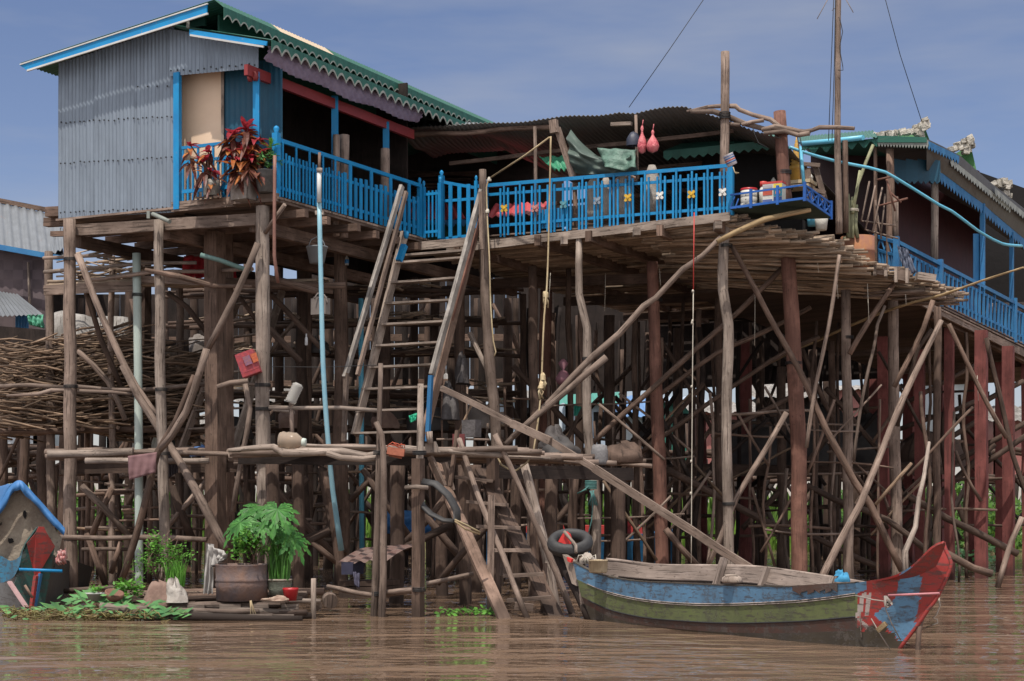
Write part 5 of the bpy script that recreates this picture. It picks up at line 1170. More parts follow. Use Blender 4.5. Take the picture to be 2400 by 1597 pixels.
# side skin as a grid: u from the boat body (0) to the stem rim (1), w from top edge to the waterline
body = [gun[-1], b1[-1], b2[-1], b25[-1], wl[-1]]
def body_at(w):
    f = w * 4; i = min(3, int(f)); return body[i].lerp(body[i + 1], f - i)
def prow_skin(m, side, mats):
    NU, NW = 52, 44
    def q(i, j):       # coons-like patch
        T0 = lambda s: te[min(NP - 1, int(s * NP))].lerp(te[min(NP, int(s * NP) + 1)], s * NP - int(s * NP)) if s < 1 else te[NP]
        R0 = lambda s: rim_w[min(NP - 1, int(s * NP))].lerp(rim_w[min(NP, int(s * NP) + 1)], s * NP - int(s * NP)) if s < 1 else rim_w[NP]
        bot0, bot1 = body_at(1), R0(1); B0 = lambda s: bot0.lerp(bot1, s)
        L0_ = body_at(j); c = (T0(i) * (1 - j) + B0(i) * j) + (L0_ * (1 - i) + R0(j) * i) - (T0(0) * (1 - i) * (1 - j) + T0(1) * i * (1 - j) + B0(0) * (1 - i) * j + B0(1) * i * j)
        belly = math.sin(math.pi * j) * math.sin(math.pi * (1 - i) * .5) * 0.0
        c = c - bn * belly
        if side:            # far twin mirrored over the stem plane
            d = (c - bot1).dot(bn); width = (1 - i) ** .8 * (beamw(1.0) * .9 + .1) * (1 - .6 * j)
            c = c + bn * (width + .03)
        return c
    b = len(m.v)
    for j in range(NW + 1):
        for i in range(NU + 1): m.v.append(q(i / NU, j / NW))
    for j in range(NW):
        for i in range(NU):
            k = b + j * (NU + 1) + i; uu, ww = (i + .5) / NU, (j + .5) / NW
            c_ = (m.v[k] + m.v[k + NU + 2]) / 2; m.m = mats(CX + F * c_.x / c_.y, HY - F * (c_.z - HC) / c_.y); m.face((k, k + 1, k + NU + 2, k + NU + 1), None, True)
def prow_paint(i, j):
    # 0 blue 1 green 2 red 3 hull 4 white 5 slime; areas of the painted pattern
    def inside(poly):
        r = False
        for (xa, ya), (xb, yb) in zip(poly, poly[1:] + poly[:1]):
            if (ya > j) != (yb > j) and i < (xb - xa) * (j - ya) / (yb - ya) + xa: r = not r
        return r
    w = 5 * math.sin(i * .21 + j * .13) + 3 * math.sin(j * .4)
    if j > ip(i, [(2005, 1478), (2050, 1470), (2085, 1478), (2112, 1502), (2140, 1530)]) + w: return 5
    for q in ([(2017, 1398), (2031, 1386), (2018, 1446), (2004, 1446)], [(2034, 1392), (2043, 1389), (2037, 1441), (2026, 1443)], [(2005, 1447), (2015, 1447), (2044, 1478), (2037, 1480)]):
        if inside(q): return 4
    if inside([(2005, 1360), (2032, 1355), (2034, 1381), (2004, 1394)]): return 0
    if i < 2008: return 1 if j < 1446 else 3
    if inside([(2110 + w, 1340), (2155, 1322), (2159 + w, 1380), (2150, 1430), (2146 + w, 1476), (2114, 1510), (2085, 1478), (2048, 1440), (2086, 1418 + w), (2102, 1390), (2106, 1366)]): return 0
    return 2
M['dull_stripe'] = boat_paint('dull_stripe', (.42, .36, .33), (.34, .28, .26))
pm = [M['boat_blue'], M['boat_green'], M['boat_red'], M['boat_hull'], M['dull_stripe'], M['boat_slime']]
one(lambda m: prow_skin(m, 0, prow_paint), 'prow', pm, BT)
one(lambda m: prow_skin(m, 1, lambda i, j: 2), 'prow_far_side', pm, BT)
def prow_in(m):
    a = te; b_ = [p + bn * ((1 - k / NP) ** .8 * (beamw(1.0) * .9 + .1) + .02) - Z * (.10 * math.sin(math.pi * k / NP)) for k, p in enumerate(te)]; loft(m, [p - Z * .02 for p in a], b_)
one(prow_in, 'prow_deck', M['boat_red'], BT)
one(lambda m: m.tube(rim_w, [.02] * len(rim_w), 6, 0, None), 'stem_edge', M['boat_red'], BT)
one(lambda m: m.tube([P(2082, 1396, lerpD(2082) - .35), P(2202, 1391, lerpD(2202) - .35)], .012, 6, 0, None), 'prow_peg', plain('pink_peg', (.55, .22, .24), .5), BT)
M['grey_cloth_rope'] = plain('grey_rope', (.30, .26, .23), .9)
one(lambda m: (m.tube([P(2004, 1398, 17.2), P(2045, 1408, 17), P(2085, 1414, 16.9)], .007, 5, .01, .2), m.tube([P(2075, 1425, 16.8), P(2090, 1460, 16.8), P(2112, 1500, 16.9)], .006, 5, .01, .2), m.tube([P(2042, 1450, 16.9), P(2065, 1490, 16.9), P(2085, 1522, 16.9)], .006, 5, .01, .2), [m.tube([P(2080 + rnd(-8, 8), 1410 + rnd(-10, 10), 16.75), P(2085 + rnd(-8, 8), 1412 + rnd(-12, 12), 16.72), P(2078 + rnd(-8, 8), 1406 + rnd(-10, 10), 16.75)], .013, 5, .02, .1) for _ in range(6)]), 'prow_rope', M['grey_cloth_rope'], BT)
one(lambda m: m.bar(P(2058, 1478, 16.85), P(2076, 1462, 16.8), .05, .06, v), 'cleat', M['bamboo'], BT)
# bow that carries the tyre
def stern(m):
    a = [P(1343, 1318, 21.6), P(1386, 1452, 21.4)]
    m.slab([P(1318, 1300, 21.7), P(1345, 1318, 21.62), P(1352, 1374, 21.6), P(1340, 1368, 21.62)], bn * .08)
one(stern, 'bow_plank', M['pale_wood'], BT)
one(lambda m: m.tube([P(1385, 1456, 21.5), P(1358, 1390, 21.7), P(1318, 1320, 22.0), P(1302, 1286, 22.15), P(1310, 1262, 22.2)], [.07, .08, .08, .07, .05], 8, 0, .2), 'stem', M['black_wood'], BT)
M['bright_red'] = plain('bright_red', (.62, .035, .03), .5)
one(lambda m: m.slab([P(1308, 1270, 22.0), P(1322, 1246, 22.0), P(1330, 1252, 22.0), P(1333, 1262, 22.0), P(1331, 1278, 21.98)], bn * .05), 'bow_tip', M['bright_red'], BT)
one(lambda m: m.slab([P(1328, 1306, 21.6), P(1340, 1311, 21.58), P(1337, 1319, 21.58), P(1330, 1316, 21.6)], bn * .03), 'bow_patch', M['bright_red'], BT)
one(lambda m: m.tube([P(1322, 1246, 21.96), P(1336, 1263, 21.9), P(1350, 1280, 21.5), P(1350, 1296, 21.45)], .022, 6, 0, .2), 'bow_strap', M['pale_wood'], BT)
M['rubber'] = plain('black_rubber', (.028, .028, .030), .6, (.045, .043, .042), 9)
def torus(m, c, R_, r, ax, sx=1.0, n=36, k=12, tread=0.0):
    ax = Vector(ax).normalized(); e1 = Vector((1, 0, 0)); e1 = (e1 - ax * e1.dot(ax)).normalized(); e2 = ax.cross(e1)
    def fn(i, j):
        a, b_ = i * 2 * math.pi, j * 2 * math.pi; rr = r * (1 + tread * math.sin(a * 40) * max(0, math.cos(b_)))
        rad = R_ + rr * math.cos(b_) * .75; return Vector(c) + (e1 * math.cos(a) * rad + e2 * math.sin(a) * rad) + ax * rr * math.sin(b_)
    m.grid(fn, n, k)
tag(one(lambda m: torus(m, P(1336, 1273, 22.0), .235, .095, Vector((-.05, -.42, .9)), tread=.03), 'tyre', M['rubber']), 'black rubber tyre hung over the bow tip of the striped boat', 'tyre')
bk = thing('bamboo_basket', 'round pale bamboo basket standing on the bow of the striped boat', 'basket', P(1403, 1342, 21.15))
M['basket'] = wood('woven_basket', (.46, .36, .23), (.54, .43, .29), crack=.4, var=(.95, 1.05))
one(lambda m: m.lathe(P(1402, 1343, 21.0), [(.10, 0), (.118, .02), (.122, .15), (.126, .152), (.126, .165), (.112, .165), (.108, .03)], 18), 'body', M['basket'], bk)
one(lambda m: [m.tube([P(1402 + rnd(-12, 12), 1318, 21), P(1402 + rnd(-22, 26), 1313 + rnd(-3, 3), 21)], .008, 5, .01) for _ in range(9)], 'twigs', M['brown_wood'], bk)
sn = thing('fishing_net', 'small crumpled fishing net with rope beside the bamboo basket', 'net', P(1375, 1320, 21.6))
one(lambda m: blob(m, P(1376, 1322, 21.6), .10, .08, .14, .5), 'mesh_bag', plain('pale_net', (.36, .31, .27), .9), sn)
one(lambda m: [m.tube([P(1350 + 10 * k, 1318, 21.5), P(1356 + 10 * k, 1302 + 4 * (k % 2), 21.5), P(1366 + 10 * k, 1300 + 6 * (k % 3), 21.5), P(1372 + 9 * k, 1320, 21.5)], .009, 5, .01, .1) for k in range(4)], 'rope', M['rope_pale'], sn)
tag(one(lambda m: (m.lathe(P(1716, 1366, 18.85), [(.11, 0), (.12, .015), (.11, .06), (.08, .075)], 12), m.tube([P(1700, 1352, 18.8), P(1712, 1350, 18.8), P(1728, 1352, 18.8)], .025, 6, 0, .1)), 'wooden_float', M['pale_wood']), 'low round wooden block with a handle hole on the boat gunwale', 'wooden block')
tag(one(lambda m: (blob(m, P(1975, 1364, 18.3), .07, .06, .10, .6), blob(m, P(1966, 1350, 18.3), .05, .04, .06, .6)), 'blue_rag', plain('blue_rag', (.05, .26, .45), .8)), 'small crumpled blue rag on the boat gunwale near the prow', 'rag')
tag(pole(None, [(2182, 1040, 20), (2170, 1120, 19.6), (2157, 1166, 19.4), (2148, 1234, 19.2), (2124, 1290, 19), (2126, 1338, 18.9)], [.022, .024, .028, .03, .034, .036], 'pale_wood', 'crooked_stick'), 'crooked pale stick standing upright behind the red prow', 'stick')
tag(pole(None, [(2164, 1420, 17.2), (2152, 1480, 17.1), (2150, 1530, 17.05), (2150, 1560, 17)], .028, 'brown_wood', 'mooring_stake'), 'thin stake in the water right of the red prow', 'stake')
tag(one(lambda m: m.tube([P(2200, 1400, 17.3), P(2203, 1420, 17.3), P(2196, 1440, 17.3), P(2187, 1450, 17.3), P(2196, 1452, 17.3), P(2198, 1460, 17.3), P(2185, 1466, 17.3)], .008, 5, 0, .05), 'loose_rope', M['rope_pale']), 'loose end of pale rope curling beside the red prow', 'rope')
# blue and red boat deep under the terrace
bb = thing('moored_boat', 'blue boat with red cabin moored deep behind the stilts', 'boat', at_z(1430, 44, 0))
M['boat_bright_blue'] = plain('bright_boat_blue', (.03, .22, .50), .5)
M['boat_bright_red'] = plain('bright_boat_red', (.55, .06, .05), .5)
def bbh(m):
    pts = [(1090, 1235), (1250, 1262), (1400, 1268), (1560, 1256), (1600, 1240)]
    top = interp_line([(x, y - 10, 43.2) for x, y in pts], 20); bot = [Vector((p.x * .985, p.y + .25, -.1)) for p in top]; loft(m, top, bot); bk_ = [p + Vector((0, 1.3, 0)) for p in top]; loft(m, top, bk_)
one(bbh, 'hull', M['boat_bright_blue'], bb)
one(lambda m: m.slab([P(1230, 1232, 43.4), P(1520, 1232, 43.4), P(1520, 1252, 43.4), P(1230, 1252, 43.4)], Vector((0, .9, 0))), 'deck_house', M['boat_bright_red'], bb)
one(lambda m: m.slab([P(1442, 1216, 43.5), P(1484, 1216, 43.5), P(1478, 1242, 43.5), P(1438, 1242, 43.5)], Vector((0, .6, 0))), 'cabin', M['pink_roof'], bb)
# ------------------------------------------------------------------ houseboat at the left edge
HB = thing('houseboat', 'small boat with stained canvas front and blue tarp roof at the left edge', 'boat', at_z(60, 25.5, 0))
def stained():
    m, nt, b, o = newmat('stained_canvas'); vec = mapped(nt, 'Object', (1, 1, 1))
    f1 = noisef(nt, vec, 2.4, 5, .65, .35, .65); col = mixc(nt, f1, (.34, .29, .225), (.23, .185, .14))
    f2 = noisef(nt, vec, 1.5, 4, .7, .45, .62, 0, .75); col = mixc(nt, f2, col, (.13, .095, .075)); f3 = noisef(nt, vec, 6, 3, .5, .66, .69); col = mixc(nt, f3, col, (.03, .025, .02))
    nt.links.new(col, b.inputs['Base Color']); b.inputs['Roughness'].default_value = .9; bump(nt, b, f1, .6, .04); return m
M['canvas'] = stained()
bv = Vector((-.35, .94, 0)); HD = 24.2
def prism(m, pts, back): 
    n = len(pts)
    m.slab(pts, back)
cv = [(-60, 1255), (0, 1188), (30, 1152), (45, 1143), (62, 1160), (145, 1260), (143, 1272), (138, 1296), (128, 1310), (128, 1335), (60, 1340), (0, 1310), (-60, 1305)]
one(lambda m: prism(m, [P(x, y, HD) for x, y in cv], bv * .06), 'canvas_front', M['canvas'], HB)
for x, y, w, h in ((58, 1206, 4, 10), (25, 1268, 7, 6)):
    m = MB(); c = P(x, y, HD - .02); m.poly([c + Vector((math.cos(a) * w / 161, 0, math.sin(a) * h / 161)) * (1 + .5 * noise.noise(Vector((math.cos(a) * 2 + x, math.sin(a) * 2, 0)))) for a in [q * .349 for q in range(18)]]); m.build('canvas_hole', M['black'], HB)
M['tarp_blue'] = plain('blue_tarp', (.045, .17, .40), .55, (.03, .11, .27), 7)
def tarp(m):
    prof = [(-70, 1262), (0, 1180), (22, 1138), (45, 1126), (52, 1130), (95, 1175), (152, 1238)]
    q = [P(x, y, HD - .18) for x, y in prof]
    def fn(i, j):
        f = i * (len(q) - 1); k = min(len(q) - 2, int(f)); p = q[k].lerp(q[k + 1], f - k); return p + bv * (3.4 * j) + Z * (.02 * noise.noise(Vector((i * 9, j * 7, 3))) + .03 * (j > 0) * math.sin(i * 9))
    m.grid(fn, 36, 12)
tp = one(tarp, 'tarp_roof', M['tarp_blue'], HB); sm = tp.modifiers.new('thickness', 'SOLIDIFY'); sm.thickness = .02
def flap(m):
    top_ = interp_line([(-70, 1262, HD - .2), (-5, 1186, HD - .2), (24, 1140, HD - .2), (46, 1126, HD - .2), (66, 1142, HD - .2), (104, 1186, HD - .2), (152, 1238, HD - .2)], 48)
    def fn(i, j):
        k = min(47, int(i * 48)); p = top_[k].lerp(top_[k + 1], i * 48 - k); w = .14 + .05 * noise.noise(Vector((i * 7, 2, 0))) - .06 * abs(i - .5)
        return p - Z * w * j + Vector((-.02 * math.copysign(1, i - .5), 0, 0)) * j + bv * (.07 * math.sin(j * 2.6) * -1 + .02 * math.sin(i * 40) * j)
    m.grid(fn, 96, 5)
one(flap, 'tarp_flap', M['tarp_blue'], tp)
M['hull_teal'] = boat_paint('hull_teal', (.02, .075, .065), (.03, .095, .085)); M['hull_blue'] = boat_paint('hull_light_blue', (.05, .22, .36), (.04, .18, .30)); M['hull_grey'] = boat_paint('hull_grey', (.15, .15, .15), (.20, .20, .20)); M['hull_dark'] = boat_paint('hull_dark', (.05, .055, .055), (.07, .075, .075))
def hside(m, top, bot):
    loft(m, interp_line(top, 14), [Vector((p.x, p.y, max(-.15, p.z) if k else p.z)) for k, p in enumerate(interp_line(bot, 14))])
one(lambda m: hside(m, [(54, 1285, 23.1), (47, 1304, 23.25), (25, 1315, 23.6), (0, 1303, 24.0), (-60, 1294, 24.6)], [(47, 1322, 23.15), (41, 1337, 23.3), (28, 1356, 23.6), (0, 1367, 24.0), (-60, 1373, 24.6)]), 'hull_side', M['hull_blue'], HB)
one(lambda m: hside(m, [(36, 1350, 23.5), (5, 1366, 23.9), (-60, 1372, 24.6)], [(70, 1440, 23.6), (15, 1432, 23.9), (-60, 1430, 24.6)]), 'hull_side', M['hull_grey'], HB)
one(lambda m: m.slab([P(60, 1275, 23.25), P(88, 1236, 23.2), P(98, 1236, 23.2), P(128, 1282, 23.3), P(122, 1330, 23.4), P(100, 1440, 23.5), P(68, 1440, 23.5), P(35, 1368, 23.45), P(50, 1300, 23.35)], bv * .25), 'bow', M['hull_teal'], HB)
one(lambda m: hside(m, [(125, 1300, 23.5), (150, 1312, 27.2), (182, 1318, 29.3), (218, 1330, 30.2)], [(96, 1442, 23.55), (150, 1400, 27.2), (176, 1390, 29.3), (206, 1384, 30.2)]), 'hull_side', M['hull_dark'], HB)
one(lambda m: m.slab([P(63, 1274, 23.15), P(85, 1248, 23.12), P(91, 1235, 23.1), P(103, 1235, 23.1), P(110, 1250, 23.12), P(129, 1281, 23.2), P(98, 1334, 23.3), P(92, 1352, 23.3), P(82, 1352, 23.3), P(76, 1320, 23.28)], bv * .06), 'bow_panel', M['boat_red'], HB)
one(lambda m: m.bar(P(86, 1350, 23.28), P(74, 1436, 23.3), .05, .08, v), 'stem_post', M['boat_red'], HB)
one(lambda m: m.bar(P(95, 1345, 23.3), P(80, 1430, 23.32), .035, .05, v), 'stem_strip', M['blue_dull'], HB)
one(lambda m: m.tube([P(45, 1335, 22.9), P(146, 1339, 22.9)], .022, 8, 0, None), 'bow_peg', M['blue'], HB)
one(lambda m: m.bar(P(22, 1364, 23.4), P(62, 1424, 23.2), .03, .07, v), 'bow_stripe', plain('pink_white_stripe', (.55, .36, .36), .6), HB)
one(lambda m: m.tube([P(58, 1372, 23.1), P(76, 1402, 23.1)], .02, 6, .01), 'loose_stick', M['brown_wood'], HB)
sheet('plastic_bag', 'crumpled red and white plastic bag hanging off the canvas fronted boat', 'bag', [P(135, 1292, 23.9), P(156, 1288, 23.9), P(152, 1318, 23.9), P(132, 1322, 23.8)], plain('red_white_plastic', (.50, .40, .38), .4, (.42, .06, .06), 22), .06)
# ------------------------------------------------------------------ raft with pots
RF = thing('raft', 'low raft of lashed logs carrying potted plants on the brown water', 'raft', at_z(500, 22.6, 0))
m = MB(); a_, b_ = P(235, 1427, 21.6), P(345, 1436, 21.6); m.tube([a_, b_], [.085, .08], 10, .005, lump=.08); m.build('log', M['pale_wood'], RF)
for k in range(24):
    row = k % 4; D = 21.3 + .2 * row + .05 * (k % 3); y = 1450 - 14 * row + rnd(-3, 3); x0 = rnd(300, 560) if k % 2 else rnd(330, 420); x1 = min(830 - 26 * row, x0 + rnd(140, 380)); r = rnd(.034, .054)
    m = MB(); a_, b_ = P(x0, y, D), P(x1, y + rnd(-3, 3), D); m.tube([a_, a_.lerp(b_, .5) + Z * rnd(-.02, .02), b_], [r, r * 1.05, r * .85], 8, .02, lump=.15); m.build('log', M[('pale_wood', 'dark_wood', 'grey_wood', 'brown_wood', 'grey_wood', 'black_wood', 'pale_wood')[k % 7]], RF)
for (x0, y0, x1, y1, D, r, mt) in ((300, 1400, 720, 1398, 22.6, .06, 'dark_wood'), (300, 1398, 720, 1394, 23.2, .06, 'grey_wood'), (300, 1392, 760, 1388, 23.8, .06, 'brown_wood'), (330, 1400, 700, 1402, 22.2, .05, 'brown_wood')):
    m = MB(); a_, b_ = P(x0, y0, D), P(x1, y1, D); m.tube([a_, b_], [r, r * .9], 9, .015, lump=.12); m.build('log', M[mt], RF)
for (x0, x1, y) in ((515, 565, 1424), (595, 630, 1424), (660, 700, 1424), (440, 480, 1426)):
    m = MB(); m.bar(P(x0, y, 21.62), P(x1, y - 1, 21.62), .06, .08, Z, .004); m.build('block', M['pale_wood'], RF)
one(lambda m: [m.tube([P(rnd(300, 700), rnd(1390, 1408), rnd(22, 23.6)), P(rnd(300, 760), rnd(1390, 1408), rnd(22, 23.6))], rnd(.015, .03), 5, .02) for _ in range(26)], 'deck_sticks', M['stick'], RF)['kind'] = 'stuff'
one(lambda m: [m.tube([P(588, 1408, 21.4), P(592 + dx * .3, 1430, 21.38), P(597 + dx, 1458, 21.36)], .009, 5, .01, .1) for dx in (-10, 0, 10)], 'lashing', M['rope'], RF)
for x, y0, x1, D, r, lab in ((737, 1356, 737, 21.6, .038, 'short stake standing in the water at the right end of the raft'),):
    m = MB(); m.tube([at_z(x1, D, -.3), P(x, y0, D)], [r, r * .9], 8, .01, lump=.2); tag(m.build('stake', M['pale_wood']), lab, 'stake')
for x, y, D, r, l, lab in ((745, 1420, 22.0, .06, .16, 'smaller sawn log end lying right of the short stake on the raft'), (775, 1410, 22.3, .10, .22, 'larger sawn log end lying at the far right of the raft')):
    m = MB(); m.lathe(P(x, y, D), [(r, 0), (r * 1.03, l * .5), (r, l)], 12, Vector((-.2, 1, .1))); tag(m.build('log_end', M['grey_wood']), lab, 'log')
M['rust_drum'] = plain('rusty_drum', (.085, .078, .088), .75, (.18, .105, .075), 4.5, bmp=.6)
BR = thing('barrel_planter', 'rusty cut metal drum used as a planter on the raft', 'planter', P(567, 1408, 21.9))
one(lambda m: m.lathe(P(567, 1407, 21.9), [(.335, 0), (.338, .17), (.352, .20), (.340, .235), (.345, .25), (.355, .27), (.34, .29), (.345, .46), (.352, .475), (.325, .475), (.31, .40)], 28), 'drum', M['rust_drum'], BR)
one(lambda m: m.lathe(P(567, 1407, 21.9) + Z * .38, [(.31, 0), (.1, .03)], 20), 'soil', M['soil'], BR)
M['leaf_bright'] = leaf('papaya_leaf', (.10, .29, .06), (.05, .19, .04), (.6, 1.25), .35)
M['leaf_green'] = leaf('herb_leaf', (.16, .38, .06), (.08, .24, .03), (.6, 1.3), .35)
M['leaf_dark'] = leaf('water_leaf', (.075, .22, .08), (.13, .30, .09), (.6, 1.3), .3)
M['leaf_blade'] = leaf('blade_leaf', (.10, .26, .05), (.06, .17, .03), (.6, 1.3), .3)
def palmate(m, c, nrm, tipd, size):
    """papaya leaf: seven pointed, toothed lobes drooping from the middle"""
    nrm = Vector(nrm).normalized(); tipd = Vector(tipd); e1 = (tipd - nrm * tipd.dot(nrm)).normalized(); e2 = nrm.cross(e1); lob = 9
    for k in range(lob):
        a = (k - (lob - 1) / 2) * 2 * math.pi / (lob + 1.2); L_ = size * (1 - .32 * abs(k - (lob - 1) / 2) / ((lob - 1) / 2)); d = e1 * math.cos(a) + e2 * math.sin(a); s_ = nrm.cross(d); w = size * .13
        def q(f, sd_): return Vector(c) + d * (L_ * f) + s_ * (sd_) - nrm * (.28 * L_ * f * f) + Z * (-.12 * L_ * f * f)
        for sg in (1, -1):
            pts = [q(0, 0), q(.28, sg * w * .55), q(.42, sg * w * 1.0), q(.50, sg * w * .75), q(.66, sg * w * 1.25), q(.70, sg * w * .6), q(.84, sg * w * .7), q(1.0, 0)]
            for i in range(1, len(pts) - 1): m.poly([q(0, 0) if i < 3 else q(.3 + .08 * (i - 3), 0), pts[i], pts[i + 1]])
            m.poly([q(0, 0), q(.5, sg * w * .75), q(.62, 0)])
PA = thing('papaya_plant', 'young papaya with big lobed bright green leaves behind the rusty drum', 'plant', P(580, 1330, 22.2))
ptop = P(610, 1222, 22.2)
one(lambda m: (m.tube([P(612, 1330, 22.3), P(615, 1270, 22.25), ptop], [.05, .04, .025], 8, .01), ), 'trunk', M['pale_wood'], PA)
for (x, y, D, nx, nz, tx, tz, s_) in ((562, 1225, 21.8, -.5, .75, -.75, -.8, .40), (650, 1193, 21.8, .1, .7, -.1, -.9, .44), (600, 1200, 22.3, -.2, .9, -.6, -.1, .34), (688, 1262, 21.9, .5, .6, .5, -1, .38), (665, 1235, 22.1, .5, .7, .6, -.7, .34), (585, 1190, 22.6, .0, .9, .2, .1, .30), (615, 1232, 21.7, 0, .7, .1, -.8, .28)):
    m = MB(); c = P(x, y, D); m.m = 0; palmate(m, c, (nx, -.75, nz), (tx, -.15, tz), s_ * .9); o = m.build('leaf', M['leaf_bright'], PA)
    m = MB(); m.tube([ptop, ptop.lerp(c, .5) + Z * .08, c], [.012, .009, .007], 5, 0, .1); m.build('leaf_stalk', M['leaf_bright'], o)
def herb(m, c, w, h, n, s_=(.015, .035), flat_=.7):
    seeds = [(Vector((rnd(-w, w) * .8, rnd(-.15, .15), rnd(.35, 1) * h)), rnd(.3, .6) * w) for _ in range(11)]
    for k in range(n):
        q, r = random.choice(seeds); p = Vector(c) + q + Vector((random.gauss(0, r * .5), random.gauss(0, r * .4), random.gauss(0, r * .5)))
        if p.z < c[2]: continue
        s = rnd(*s_); d = Vector((rnd(-1, 1), rnd(-1, 1), rnd(-.3, .7))).normalized(); e = d.cross(Vector((rnd(-.3, .3), rnd(-.5, .5), 1))).normalized(); m.poly([p - d * s, p + e * s * flat_, p + d * s, p - e * s * flat_])
def stems(m, c, w, h, n):
    for k in range(n): m.tube([Vector(c) + Vector((rnd(-w, w) * .2, rnd(-.05, .05), 0)), Vector(c) + Vector((rnd(-w, w) * .5, rnd(-.1, .1), h * .5)), Vector(c) + Vector((rnd(-w, w), rnd(-.12, .12), h * rnd(.7, 1)))], [.008, .006, .003], 4, .02, .2)
def blades(m, c, w, h, n, bw=.012, lean=.3):
    for k in range(n):
        p = Vector(c) + Vector((rnd(-w, w), rnd(-w, w) * .6, 0)); a = rnd(0, 6.28); hh = h * rnd(.5, 1); l = Vector((rnd(-lean, lean), rnd(-lean, lean) * .5, 0)) * hh; s = Vector((math.cos(a), math.sin(a), 0)) * bw
        q1 = p + l * .3 + Z * hh * .6; q2 = p + l + Z * hh; m.poly([p - s, p + s, q1 + s * .8, q1 - s * .8]); m.poly([q1 - s * .8, q1 + s * .8, q2])
def plant(name, lab, cat, c, parts, group=None):
    t = thing(name, lab, cat, c, group)
    for nm, fn, mt in parts: one(fn, nm, M[mt], t)
    return t
c = P(592, 1322, 21.8); plant('herb_bush', 'bushy small leaved herb growing out of the rusty drum', 'plant', c, [('foliage', lambda m: (herb(m, c, .25, .34, 620), herb(m, c + Vector((-.02, -.1, .2)), .16, .26, 240)), 'leaf_green'), ('stem', lambda m: stems(m, c, .2, .4, 9), 'brown_wood')])
c2 = P(655, 1362, 21.9); plant('grass_clump', 'dark green tall grass clump in the woven pot beside the rusty drum', 'plant', c2, [('blade', lambda m: blades(m, c2, .12, .75, 170), 'leaf_blade')])
c3 = P(372, 1372, 22.4); plant('herb_bush', 'light green feathery herb bush beside the white pipe', 'plant', c3, [('foliage', lambda m: (herb(m, c3, .26, .62, 950, (.012, .028)), herb(m, c3 + Vector((.25, .1, .25)), .2, .25, 260, (.012, .028))), 'leaf_green'), ('stem', lambda m: stems(m, c3, .3, .75, 14), 'brown_wood')])
c4_ = P(412, 1375, 22.1); plant('grass_clump', 'thin upright green grass clump behind the brown sack', 'plant', c4_, [('blade', lambda m: blades(m, c4_, .12, .42, 120, .008), 'leaf_green')])
c5 = P(300, 1398, 22.0); plant('potted_greens', 'low leafy greens in the broken clay bowl at the left of the raft', 'plant', c5, [('foliage', lambda m: herb(m, c5, .22, .16, 330, (.025, .05), .5), 'leaf_green')])
c6 = P(226, 1392, 21.9); plant('potted_greens', 'few pale green leaves in the white basin', 'plant', c6, [('foliage', lambda m: herb(m, c6, .10, .10, 90, (.02, .035), .6), 'leaf_green')])
def lathe_thing(name, lab, cat, c, prof, mat, seg=18, group=None, axis=Z):
    m = MB(); m.lathe(c, prof, seg, axis); return tag(m.build(name, M[mat] if isinstance(mat, str) else mat), lab, cat, group)
M['white_basin'] = plain('white_enamel', (.42, .42, .40), .5); M['clay'] = plain('brown_clay', (.20, .10, .07), .8); M['red_plastic'] = plain('red_plastic', (.40, .02, .025), .35)
lathe_thing('basin', 'shallow white enamel basin on the left end of the raft', 'basin', P(222, 1408, 21.85), [(.10, 0), (.15, .09), (.165, .095), (.15, .10), (.10, .03)], 'white_basin')
lathe_thing('clay_bowl', 'brown clay bowl tipped beside the white basin', 'bowl', P(265, 1408, 21.7), [(.06, 0), (.12, .06), (.125, .12), (.11, .12), (.05, .03)], 'clay', axis=Vector((.25, -.3, 1)))
lathe_thing('red_cup', 'small red plastic pot at the foot of the woven pot', 'pot', P(681, 1408, 21.6), [(.075, 0), (.098, .13), (.103, .14), (.103, .165), (.09, .16), (.07, .03)], 'red_plastic')
wp = thing('woven_pot', 'pale round woven pot behind the small red pot', 'pot', P(655, 1394, 21.95))
one(lambda m: m.lathe(P(655, 1395, 21.95), [(.12, 0), (.15, .08), (.165, .19), (.175, .20), (.165, .21), (.14, .12)], 22), 'pot', plain('pale_green_weave', (.24, .26, .20), .8, (.12, .13, .10), 40), wp)
one(lambda m: torus(m, P(655, 1395, 21.95) + Z * .2, .16, .018, Z, n=24, k=6), 'rim', M['pale_wood'], wp)
M['sack'] = plain('brown_sack', (.20, .125, .10), .9, (.28, .19, .15), 6, bmp=.7); M['sack_white'] = plain('white_sack', (.46, .43, .39), .9, (.30, .26, .23), 7, bmp=.7); M['grey_cloth'] = plain('grey_cloth', (.40, .38, .36), .9, (.30, .28, .27), 5)
tag(one(lambda m: blob(m, P(372, 1420, 21.75), .20, .16, .30, .35, 20), 'sack', M['sack']), 'brown plastic sack standing on the left half of the raft', 'sack')
tag(one(lambda m: blob(m, P(410, 1412, 21.7), .14, .12, .24, .7, 18), 'sack', M['sack_white']), 'torn whitish sack slumped beside the brown one on the raft', 'sack')
tag(one(lambda m: blob(m, P(648, 1408, 21.5), .15, .08, .05, .8, 16), 'dry_leaf_heap', plain('dry_leaves', (.44, .34, .26), .9, (.2, .12, .09), 12)), 'small heap of pale dry leaves right of the rusty drum', 'dry leaves')
cl_ = one(lambda m: cloth(m, [P(484, 1274, 22.2), P(502, 1276, 22.2), P(500, 1393, 22.2), P(475, 1393, 22.2)], 16, 14, .035, None, 16), 'hanging_cloth', M['grey_cloth']); tag(cl_, 'greyish white cloth hanging straight down left of the rusty drum', 'cloth')
sheet('hanging_cloth', 'crumpled corner of white cloth draped toward the rusty drum rim', 'cloth', [P(490, 1276, 22.1), P(534, 1298, 22.0), P(526, 1312, 22.0), P(500, 1330, 22.1)], M['grey_cloth'], .06)
